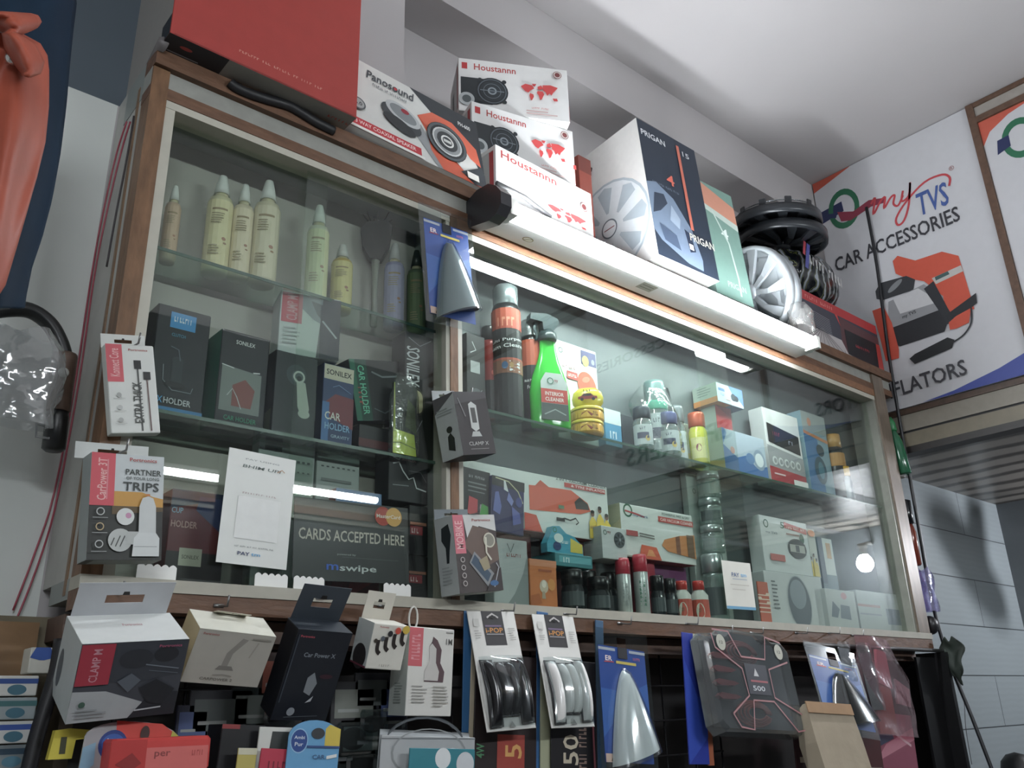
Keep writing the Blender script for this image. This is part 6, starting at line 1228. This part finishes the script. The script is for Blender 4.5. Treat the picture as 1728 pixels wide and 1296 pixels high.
t = thing('clear_pack', 'pink tinted crinkled clear pack holding an orange brown part at the lower right', 'pack', T)
m_ = MB(); m_.box((W*.25, -.004, Hh*.02), (W*.6, .002, Hh*.62), mat('8a4a2c', .4, 0, .15)); m_.build('insert', t)
m_ = MB(); m_.prism([(W*.35, Hh*.55), (W*.62, Hh*.5), (W*.6, Hh*.9), (W*.42, Hh*.92)], .008, mat('a8606a', .3), Matrix(((1,0,0,0),(0,0,-1,0),(0,1,0,0),(0,0,0,1)))); m_.build('red_part', t)
m_ = MB(); m_.prism([(W*.68, Hh*.35), (W*.95, Hh*.32), (W*.98, Hh*.52), (W*.72, Hh*.62)], .006, mat('9c9494', .3), Matrix(((1,0,0,0),(0,0,-1,0),(0,1,0,0),(0,0,0,1)))); m_.build('grey_part', t)
PINK = clear('pink_wrap', 'e9c4cc', .08, .07, 1.45, .16, .6, 22.)
m_ = MB(); m_.grid(lambda u, v: V(W*(u*(1-.35*max(0, v-.6)/.4)+.08*max(0, v-.6)) + .004*math.sin(v*16+u*4), -.006-.018*math.sin(PI*u)*(1+.35*math.sin(v*13+u*6)), Hh*v*1.04), 12, 20, PINK); m_.build('wrap', t)
card('magenta streaked film pack hanging below the pink pack', (1480, 1310), (1552, 1312), (1470, 1200), -.045, '8a4458', [('p', [(0, .2), (1, .6), (1, .8), (.3, .5)], 'b87484'), ('l', [(.1, .9), (.9, .5)], .03, 'c8a4ac'), ('p', [(.0, .4), (.5, .6), (.4, .8), (0, .7)], '3a4258')], name='film_pack', cat='pack')
card('dark red strip with cream squares hanging behind the paper bag', (1345, 1300), (1378, 1300), (1318, 1235), -.06, '3c1c1e', [('r', .2, .2, .8, .35, 'b8a890')], name='strip_pack', cat='pack')
card('dark maroon card right of the brown paper bag', (1462, 1300), (1492, 1300), (1438, 1185), -.055, '47191c', [('r', .2, .0, .9, .04, 'b8b8a8')], name='card_pack')
# --- brown paper bag folded over at the top
T, W, Hh = facing((1400, 1320), (1478, 1318), (1352, 1186), -.17, -.17, -.13)
t = thing('paper_bag', 'brown paper packet with folded top hanging at the bottom right', 'bag', T)
PB = mat('9c8f7a', .8, 0, .07, 20., .2, .2)
m_ = MB(); D_ = .045; vs = []
for z, k, d in ((0, 1, D_), (Hh*.5, 1.02, D_*1.05), (Hh*.92, .98, D_*.7), (Hh, .96, .01)):
    vs += [(W*(.5-.5*k), 0, z), (W*(.5+.5*k), 0, z), (W*(.5+.5*k), d, z), (W*.5, d+.002, z), (W*(.5-.5*k), d, z)]
m_.add(vs, [(0, 4, 3, 2, 1)] + [(r*5+i, r*5+(i+1) % 5, r*5+5+(i+1) % 5, r*5+5+i) for r in range(3) for i in range(5)] + [(15, 16, 17, 18, 19)], PB); m_.build('body', t)
m_ = MB(); m_.box((-.002, -.004, Hh-.022), (W*.98, -.0012, Hh+.004), mat('9c7a56', .8, 0, .08)); m_.build('folded_flap', t)
# --- rail under the right half and its pegs
mb = MB(); mb.tube([(1.62*S, -.02, zz(.108)), (X_OUT_R+.03, -.03, zz(.106))], .006, mat('5c5a5a', .35, .6)); mb.build('hanging_rail', cab)
for px in ((1047, 1052), (1160, 1052), (1345, 1068), (1400, 1068), (1440, 1072), (1218, 1066), (1270, 1068), (195, 1000), (540, 1010), (645, 1022), (850, 1030), (955, 1036), (370, 1022)):
    a = PY(*px, -.02); hook(V(a.x, 0, a.z), .03)
# --- bottom row
card('white stacked blister cards seen from above at the bottom edge', (640, 1300), (800, 1300), (636, 1240), -.12, 'a9acad', [('l', [(0, .9), (1, .96)], .01, '6c7072'), ('r', .3, 0, 1, .6, '1f7c88'), ('c', .75, .3, .1, .1, 'c8cccc'), ('o', .5, .5, .4, .2, .05, '8c9090')], name='card_pack', th=.002)
for i in range(9):
    a = -.11 + i*.010
    card('thin clear edged card in the stack at the bottom, behind the teal one', (636-i*0, 1300), (790, 1302), (634+i*1, 1238-i*1), a, '8f9496', [('o', .5, .5, .48, .3, .03, '50565a')], name='card_pack', th=.0015)['group'] = 'thin blister cards stacked at the bottom'
card('teal topped card pack at the front of the card stack', (690, 1300), (800, 1300), (690, 1262), -.14, '237f8c', [('c', .5, .55, .12, .12, 'd8dcdc'), ('c', .85, .3, .14, .14, 'c8ccd0')], name='card_pack')
t = thing('air_freshener_pack', 'bright red air freshener pack at the bottom left', 'pack', Matrix.Translation(PY(182, 1310, -.12)))
a = PY(182, 1310, -.12); b = PY(352, 1310, -.12); c_ = PY(182, 1248, -.12)
carton_mesh(b.x-a.x, .05, c_.z-a.z, 'cc2f28', {'F': [('r', 0, 0, .34, .96, 'b8241f'), ('r', .34, .0, .97, .72, 'd0605a'), ('t', 'per', .5, .5, .2, .16, '8c3a38'), ('t', 'Devil', .86, .52, .16, .13, 'b04440'), ('p', [(.05, .3), (.2, .6), (.3, .3), (.2, .1)], '8f1c1c')]}, bev=.004).build('pack_body', t)
def freshener(label, bl, br, tl, y, col, arts):
    T, W, Hh = facing(bl, br, tl, y, y, y); t = thing('air_freshener_card', label, 'card', T)
    m_ = MB(); pts = [(0, 0), (W, 0), (W, Hh*.7)] + [(W*(.5+.5*math.cos(x_)), Hh*(.7+.3*math.sin(x_))) for x_ in [PI*i/12 for i in range(1, 12)]] + [(0, Hh*.7)]
    Tm = Matrix(((1,0,0,0),(0,0,-1,.002),(0,1,0,0),(0,0,0,1))); m_.prism(pts, .002, mat(col, .4), Tm); m_.art(arts, Tm @ Matrix.Translation(V(0, 0, .002)), W, Hh); m_.build('card', t); return t
freshener('blue and red rounded card behind the bright red pack', (130, 1310), (290, 1310), (142, 1214), -.085, '9c9a9c', [('p', [(.3, 1), (.8, .97), (1, .75), (1, .3), (.35, .3)], 'c83a2c'), ('c', .3, .56, .15, .15, '1f3a80'), ('c', .3, .58, .12, .1, '2c5aa8'), ('t', 'Ambi', .3, .64, .07, .18, 'c0c8d8'), ('t', 'Pur', .3, .5, .08, .14, 'c0c8d8'), ('p', [(.0, .0), (.14, .2), (.12, .6), (0, .5)], '7aa0b8'), ('c', .62, .78, .05, .08, '3a2420'), ('p', [(.9, .6), (1, .75), (.92, .85)], 'a8a82c')])
freshener('light blue rounded card with yellow corner, lettered on a blue oval', (480, 1310), (568, 1310), (484, 1213), -.10, '5fa0cc', [('p', [(.7, .5), (1, .5), (1, .85), (.78, .93), (.7, .85)], 'cdb428'), ('c', .2, .62, .17, .2, '24488c'), ('o', .2, .62, .17, .2, .1, '8cb8d8'), ('t', 'Ambi', .2, .68, .06, .2, 'ccd4e0'), ('t', 'Pur', .2, .56, .07, .16, 'ccd4e0'), ('c', .55, .76, .13, .09, '34383c'), ('r', .35, .5, 1, .54, '2c4a80'), ('t', 'CAR', .6, .34, .08, .24, '3a5a80'), ('p', [(.75, .3), (.95, .34), (.95, .4), (.75, .36)], 'd8dcd8')])
card('white pack with dark window left of the light blue card', (430, 1300), (492, 1300), (432, 1226), -.085, 'cfd0c8', [('p', [(.3, .3), (.35, .9), (1, .9), (1, .3)], '343a38')], name='card_pack')
card('bright red pack between pale box and light blue card', (435, 1310), (500, 1312), (437, 1262), -.095, 'b82a44', [('t', 'SPORT', .5, .4, .3, .6, '7a1c30')], name='card_pack')
card('narrow cream and yellow pack at the bottom, left of the red one', (398, 1300), (430, 1300), (402, 1262), -.092, 'b8a94c', [('r', 0, .7, 1, 1, 'c8c4a8')], name='card_pack')
T, W, Hh = facing((365, 1300), (440, 1300), (385, 1222), -.07, -.07, -.07)
tag(carton_mesh(W, .05, Hh, '121216', {'F': [('t', 'SO', .6, .3, .2, .2, '9a9ea0'), ('r', 0, .9, .4, 1, '8a2c2c')]}).build('carton', T=T), 'black carton leaning at the bottom between red pack and cream pack', 'box')
t = thing('tool', 'yellow handled ice scraper lying at the bottom left', 'tool', Matrix.Translation(PY(76, 1282, -.05)))
m_ = MB(); XZ = Matrix(((1,0,0,0),(0,0,-1,0),(0,1,0,0),(0,0,0,1))); m_.prism([(0, 0), (.028, 0), (.030, .022), (.06, .025), (.06, .032), (.022, .036), (.004, .034)], .012, mat('c8b81e', .35), XZ); m_.build('handle', t)
m_ = MB(); m_.prism([(.012, .006), (.019, .006), (.019, .026), (.012, .026)], .0005, mat('3a3a20'), XZ @ Matrix.Translation(V(0, 0, .0121))); m_.build('grip_insert', t)
# --- shelf stack at the far left bottom
LY = -.02
t = thing('side_shelf', 'wooden board standing under the white wall at the lower left', 'shelf')
a = PY(0, 1028, .16); b = PY(84, 1035, .16)
MB().box((a.x-.2, .12, .6), (b.x+.01, .178, b.z-.01), mat('6f6650', .7, 0, .25, 12.)).box((a.x-.2, .1, b.z-.13), (PY(60, 1100, .1).x, .118, b.z-.02), mat('7a5a34', .6, 0, .3, 14.)).build('board', t)
COLS = [('c4c4be', '2a4a8c', 'bluish white carton with a blue stripe, topmost of the far left stack'), ('8f9a9c', '3a6a6c', 'grey green carton in the far left stack'), ('c0c2be', '2f4f9a', 'white carton with a blue stripe, lower in the far left stack'), ('6a7476', '1f3a4c', 'dark teal printed carton at the bottom of the far left stack')]
z_ = PY(20, 1296, LY).z - .02; tops = (1212, 1168, 1252, 1136)
ys_ = [1298, 1255, 1215, 1175, 1138]
for i in range(4):
    z0, z1 = PY(20, ys_[i], LY).z, PY(20, ys_[i+1], LY).z
    c0_, c1_, lab = COLS[3-i]; x1 = PY(52-i*-3, ys_[i], LY).x
    carton('polish_carton', lab, 'box', Matrix.Translation(V(x1-.16, LY, z0+.0005)), .16, .09, z1-z0-.002, c0_, {'F': [('r', 0, .6, 1, .85, c1_), ('c', .85, .3, .07, .04, '3a6a7c'), ('t', 'WAX', .6, .28, .2, .2, '50585c')]})
carton('polish_carton', 'white pack with a blue funnel shape at the lower left', 'box', Matrix.Translation(V(PY(44, 1150, .0).x, .0, PY(44, 1136, .0).z)), .03, .04, PY(44, 1092, 0).z-PY(44, 1136, 0).z, 'c0bfb4', {'F': [('p', [(0, .6), (.2, 1), (.8, 1), (1, .6), (.6, .5), (.4, .5)], '2f54a0')]})
# black strap running down
mb = MB(); mb.tube(smooth_pts([tuple(PY(*p, -.03)) for p in ((104, 1078), (96, 1130), (78, 1190), (60, 1250), (46, 1310))], 4), [.010]*17, mat('141418', .5), 8)
tag(mb.build('strap'), 'thick black strap running down beside the far left stack', 'strap')
# ================================================================ left edge: wires, hose, jackets
RED = mat('a03a4c', .4, 0, .08)
def wire(name, label, pts, r, m_, cat='wire', n=4, group=None):
    mb = MB(); q = smooth_pts([tuple(p) for p in pts], n); mb.tube(q, r, m_, 7); return tag(mb.build(name), label, cat, group)
YW = .172
def on_side(u, v, k=0.):
    a = PX(u, v, X_OUT_L-.004-k)
    return a if a.y < YW else PY(u, v, YW-k)
wire('wire', 'thin pink wire running down the white wall left of the cabinet, left one', [on_side(*p) for p in ((214, 205), (196, 262), (170, 378), (152, 480), (128, 640), (92, 830), (60, 930), (22, 1030))], .0016, RED)
wire('wire', 'thin pink wire running down the white wall left of the cabinet, right one', [on_side(*p, .003) for p in ((220, 205), (203, 262), (176, 378), (157, 480), (134, 640), (99, 830), (72, 930), (30, 1040), (0, 1090))], .0016, RED)
wire('wire', 'dark wire close to the cabinet side by the pink ones', [on_side(*p) for p in ((226, 196), (215, 262), (196, 360), (180, 450))], .0018, mat('3a3436', .5))
wire('cable_trunking', 'grey trunking leaning between red carton and the white wall', [PY(*p, y) for p, y in (((276, 70), -.045), ((253, 116), .05), ((224, 182), .165))], .0095, mat('6d6868', .6, 0, .1), 'trunking', 2)
# --- black hose with brown connector
hp = [PY(*p, .06) for p in ((-40, 530), (10, 522), (50, 524), (82, 545), (100, 575), (108, 600))]
t = thing('hose', 'black hose bent over with a brown metal connector at its end', 'hose')
mb = MB(); mb.tube(smooth_pts([tuple(p) for p in hp], 5), .0125, mat('1b1e1f', .35, 0, .1), 12); mb.build('hose_body', t)
a = PY(110, 598, .06); b = PY(98, 695, .06); d = (b-a)
mb = MB(); mb.tube([a, a+d*.05, a+d*.5, a+d*.98, b], [.0175, .0185, .0175, .017, .016], mat('6a5548', .4, .3, .25, 40.), 12); mb.build('connector', t)
mb = MB(); mb.tube([b, b+d*.1, b+d*.62, b+d*.66], [.015, .0165, .0165, .012], mat('17191a', .35), 12); mb.tube([b+d*.3+V(-.012, -.01, 0), b+d*.34+V(-.03, -.012, .004), b+d*.5+V(-.028, -.012, 0), b+d*.5+V(-.01, -.012, 0)], .0022, mat('8c8f8f', .3), 6); mb.build('coupling', t)
c_ = a + d*.42; mb = MB(); mb.lathe([(.003, 0), (.007, 0), (.008, .003), (.007, .005), (.003, .005)], mat('c8c8c2', .3), disc_frame(c_ + V(-.004, -.019, .002), V(-.1, -1, -.1)), 16); mb.build('valve', t)
# clear bag hanging on the hose
pb_ = PY(20, 730, .03)
bgm = bag_mesh(.10, .05, PY(25, 552, .03).z-PY(25, 715, .03).z, 21, clear('hanging_clear_bag', 'e4e6e6', .07, .08, 1.45, .14, .6, 25.), Matrix.Translation(PY(22, 715, .03)), .006)
tag(bgm.build('plastic_bag'), 'crumpled clear plastic bag hanging under the black hose at the left edge', 'bag')
# --- jackets
def cloth(fn, nu, nv, m_, name, parent, th=.004):
    mb = MB(); mb.grid(fn, nu, nv, m_); 
    o = mb.build(name, parent); md = o.modifiers.new('thickness', 'SOLIDIFY'); md.thickness = th; md.offset = 0
    return o
ORG = mat('a84628', .55, 0, .16, 9., .4, .25)
def ofn(outl, y0, amp, ph):
    """outl: list of (y pixel, left px, right px)"""
    def fn(u, v):
        k = v*(len(outl)-1); i = min(int(k), len(outl)-2); f_ = k-i
        py = outl[i][0]*(1-f_) + outl[i+1][0]*f_; xl = outl[i][1]*(1-f_) + outl[i+1][1]*f_; xr = outl[i][2]*(1-f_) + outl[i+1][2]*f_
        px = xl + (xr-xl)*u
        # folds and roundness in real depth
        y = y0 - .045*math.sin(PI*min(1, u*1.0)) + amp*(math.sin(u*13+ph+v*4) + .7*math.sin(v*17+u*5))
        return PY(px, py, y)
    return fn
t = thing('rain_jacket', 'orange rain jacket with a turned collar hanging at the left edge', 'jacket')
cloth(ofn([(58, -60, 34), (75, -60, 66), (95, -60, 78), (120, -60, 81), (180, -60, 80), (240, -60, 74), (300, -60, 60), (360, -60, 42), (420, -60, 24), (480, -60, 6), (520, -60, -20)], -.42, .006, 1.), 26, 40, ORG, 'body', t)
cloth(ofn([(22, -60, 4), (26, -50, 62), (36, -30, 68), (46, -6, 60), (54, 5, 40), (60, 6, 20)], -.455, .003, 2.), 16, 12, ORG, 'collar', t)
cloth(ofn([(56, 6, 28), (80, 10, 60), (104, 24, 72), (122, 38, 66), (128, 40, 50)], -.475, .002, 3.), 12, 12, ORG, 'collar_flap', t)
cs = PY(20, 101, -.47); mb = MB(); mb.lathe([(.0001, .0), (.006, .001), (.007, .003), (.005, .006), (.0001, .007)], mat('d0d0cc', .2, .8), disc_frame(cs, V(-.1, -1, -.2)), 14); o = mb.build('snap_button', t)
t = thing('jacket', 'navy blue jacket hanging behind the orange one', 'jacket')
NAV = mat('10283c', .75, 0, .18, 14., .2, .1)
cloth(ofn([(-60, -60, 110), (0, -60, 128), (50, -60, 122), (110, -60, 116), (180, -60, 110), (260, -60, 100), (340, -60, 86), (400, -60, 70), (450, -60, 52), (500, -60, 42), (520, -60, 40)], -.20, .006, 0.), 26, 36, NAV, 'body', t)
# ================================================================ right edge: black cord, things on the cabinet end
pts = [PX(*p, 2.248*S) for p in ((1462, 350), (1480, 450), (1500, 600), (1520, 720), (1545, 860), (1572, 1010), (1600, 1110), (1640, 1210), (1682, 1320))]
wire('cable', 'long straight black cable hanging beside the right end of the cabinet', pts, .006, mat('1a1b20', .4), 'cable')
# green bottle and other bottles hanging on the cabinet's right end
def end_bottle(label, p_top, p_bot, w_, col, cap, y=.05):
    a = PX(*p_bot, 2.235*S); b = PX(*p_top, 2.235*S)
    return a, b
gb = PX(1528, 800, 2.212*S); gt = PX(1500, 705, 2.212*S); L_ = (gt-gb).length
def along(p, q): 
    n_ = (q-p).normalized(); u_ = n_.orthogonal().normalized(); v_ = n_.cross(u_); m_ = Matrix((u_, v_, n_)).transposed().to_4x4(); m_.translation = p; return m_
t = thing('spray_bottle', 'dark green bottle hanging on the right end of the cabinet', 'bottle', along(gb, gt))
mb = MB(); mb.lathe([(.0001, 0), (.020, 0), (.022, .004), (.022, L_*.55), (.012, L_*.72), (.011, L_*.76)], mat('1a5a3c', .15, 0, .1)); mb.build('body', t)
mb = MB(); mb.lathe([(.013, L_*.75), (.015, L_*.76), (.015, L_*.9), (.008, L_*1.0), (.0001, L_)], mat('1f7a44', .3)); mb.build('cap', t)
gb = PX(1545, 955, 2.212*S); gt = PX(1526, 842, 2.212*S); L_ = (gt-gb).length
t = thing('spray_bottle', 'red brown bottle with black cap hanging below the green one', 'bottle', along(gb, gt))
mb = MB(); mb.lathe([(.0001, 0), (.016, 0), (.02, .005), (.02, L_*.5), (.012, L_*.62)], mat('7a3424', .15, 0, .12)); mb.build('body', t)
mb = MB(); mb.lathe([(.013, L_*.61), (.018, L_*.63), (.018, L_*.97), (.0001, L_)], mat('15161a', .2)); mb.build('cap', t)
mb = MB(); mb.lathe([(.0001, 0), (.02, .002), (.034, .006), (.035, .010), (.0001, .012)], mat('5c5c58', .5)); 
mb2 = MB(); a = PX(1512, 815, 2.26*S); mb2.lathe([(.0001, 0), (.05, 0), (.055, .008), (.0001, .012)], mat('6c6a64', .5), Matrix.Translation(V(X_OUT_R+.02, .03, a.z)) @ Matrix.Rotation(.1, 4, 'X') @ Matrix.Diagonal((.45, 1, 1, 1)), 20)
tag(mb2.build('round_base'), 'dark round plate on the cabinet end between green and red brown bottles', 'plate')
carton('label_card', 'white card hanging behind the red brown bottle', 'card', Matrix.Translation(PX(1549, 948, 2.262*S)), .03, .002, .10, 'd0d0d0', {})
a = PX(1556, 985, 2.215*S)
mb = bag_mesh(.05, .05, .14, 31, clear('violet_bag', 'c2c0e8', .08, .08, 1.45, .35, .5, 30.), Matrix.Translation(V(a.x+.02, a.y, a.z-.09)), .006); tag(mb.build('plastic_bag'), 'violet tinted clear bag hanging low on the cabinet right end', 'bag')
mb = MB(); a = PX(1570, 1055, 2.212*S)
mb.grid(lambda u, v: a + V(.026*math.cos(2*PI*u)*math.sin(PI*v)*(1+.2*math.sin(7*u*PI)), .026*math.sin(2*PI*u)*math.sin(PI*v), .030*math.cos(PI*v)), 16, 10, mat('1c1c1e', .4, 0, .2)); tag(mb.build('cloth_knot'), 'dark knotted rag at the lower right corner of the cabinet', 'rag')
# leafy dark cloth hanging from the end of the rail
t0 = PX(1600, 1078, 2.212*S)
def leaf(u, v):
    w_ = .036*math.sin(PI*min(1, .12+v*.95))**.8*(1+.3*math.sin(v*9))
    return t0 + V(.01*math.sin(v*7), -(u-.5)*2*w_ - .012*v, -.135*v + .008*math.sin(u*9))
mb = MB(); mb.grid(leaf, 12, 16, mat('1f2a22', .7, 0, .25, 30.)); o = mb.build('leaf_bunch'); md = o.modifiers.new('t', 'SOLIDIFY'); md.thickness = .004
tag(o, 'dark green cluster of dried leaves tied at the end of the hanging rail', 'leaves')
wire('thread', 'thin dark thread below the dried leaves', [PX(*p, 2.215*S) for p in ((1592, 1150), (1600, 1180), (1605, 1210), (1598, 1250))], .0016, mat('4a3038', .5), 'thread')
wire('thread', 'pale thread looping beside the black cable', [PX(*p, 2.265*S) for p in ((1608, 1120), (1625, 1170), (1630, 1230), (1640, 1290))], .001, mat('5c5a5c', .5), 'thread')
# dark round object at the very bottom right
a = PY(1718, 1300, .05)
mb = MB(); mb.lathe([(.0001, .06), (.03, .052), (.05, .03), (.056, 0), (.05, -.03), (.0001, -.05)], mat('0e0f11', .5), Matrix.Translation(a)); tag(mb.build('black_cap'), 'black rounded cap peeking in at the bottom right corner', 'cap')

# unseen shapes added between the alcove bulb and tiles to cast the long shadows
Lb = V(3.12*S, -.575*S, zz(.473))
for lab, pts, s_ in (('long leaf shaped pouch hanging in the alcove before its bulb', ((1563, 860), (1572, 836), (1598, 842), (1628, 878), (1655, 930), (1690, 985), (1704, 1045), (1684, 1056), (1650, 1022), (1610, 960), (1575, 895)), .40),
                     ('short upright pouch hanging beside the leaf shaped one in the alcove', ((1632, 835), (1656, 842), (1664, 900), (1668, 960), (1645, 965), (1630, 900)), .43)):
    P_ = [Lb + (PY(*q, Y_WALL) - Lb)*s_ for q in pts]; y_ = P_[0].y
    mb = MB(); mb.prism([(p.x, p.z) for p in P_], .012, mat('2c2e30', .6), Matrix(((1,0,0,0),(0,0,-1,y_),(0,1,0,0),(0,0,0,1))))
    top = max(P_, key=lambda p: p.z); mb.tube([top + V(.004, -.006, -.004), V(top.x, y_-.006, Z_ALC-.001)], .0015, mat('2c2e30'))
    tag(mb.build('shadow_caster'), lab, 'pouch')
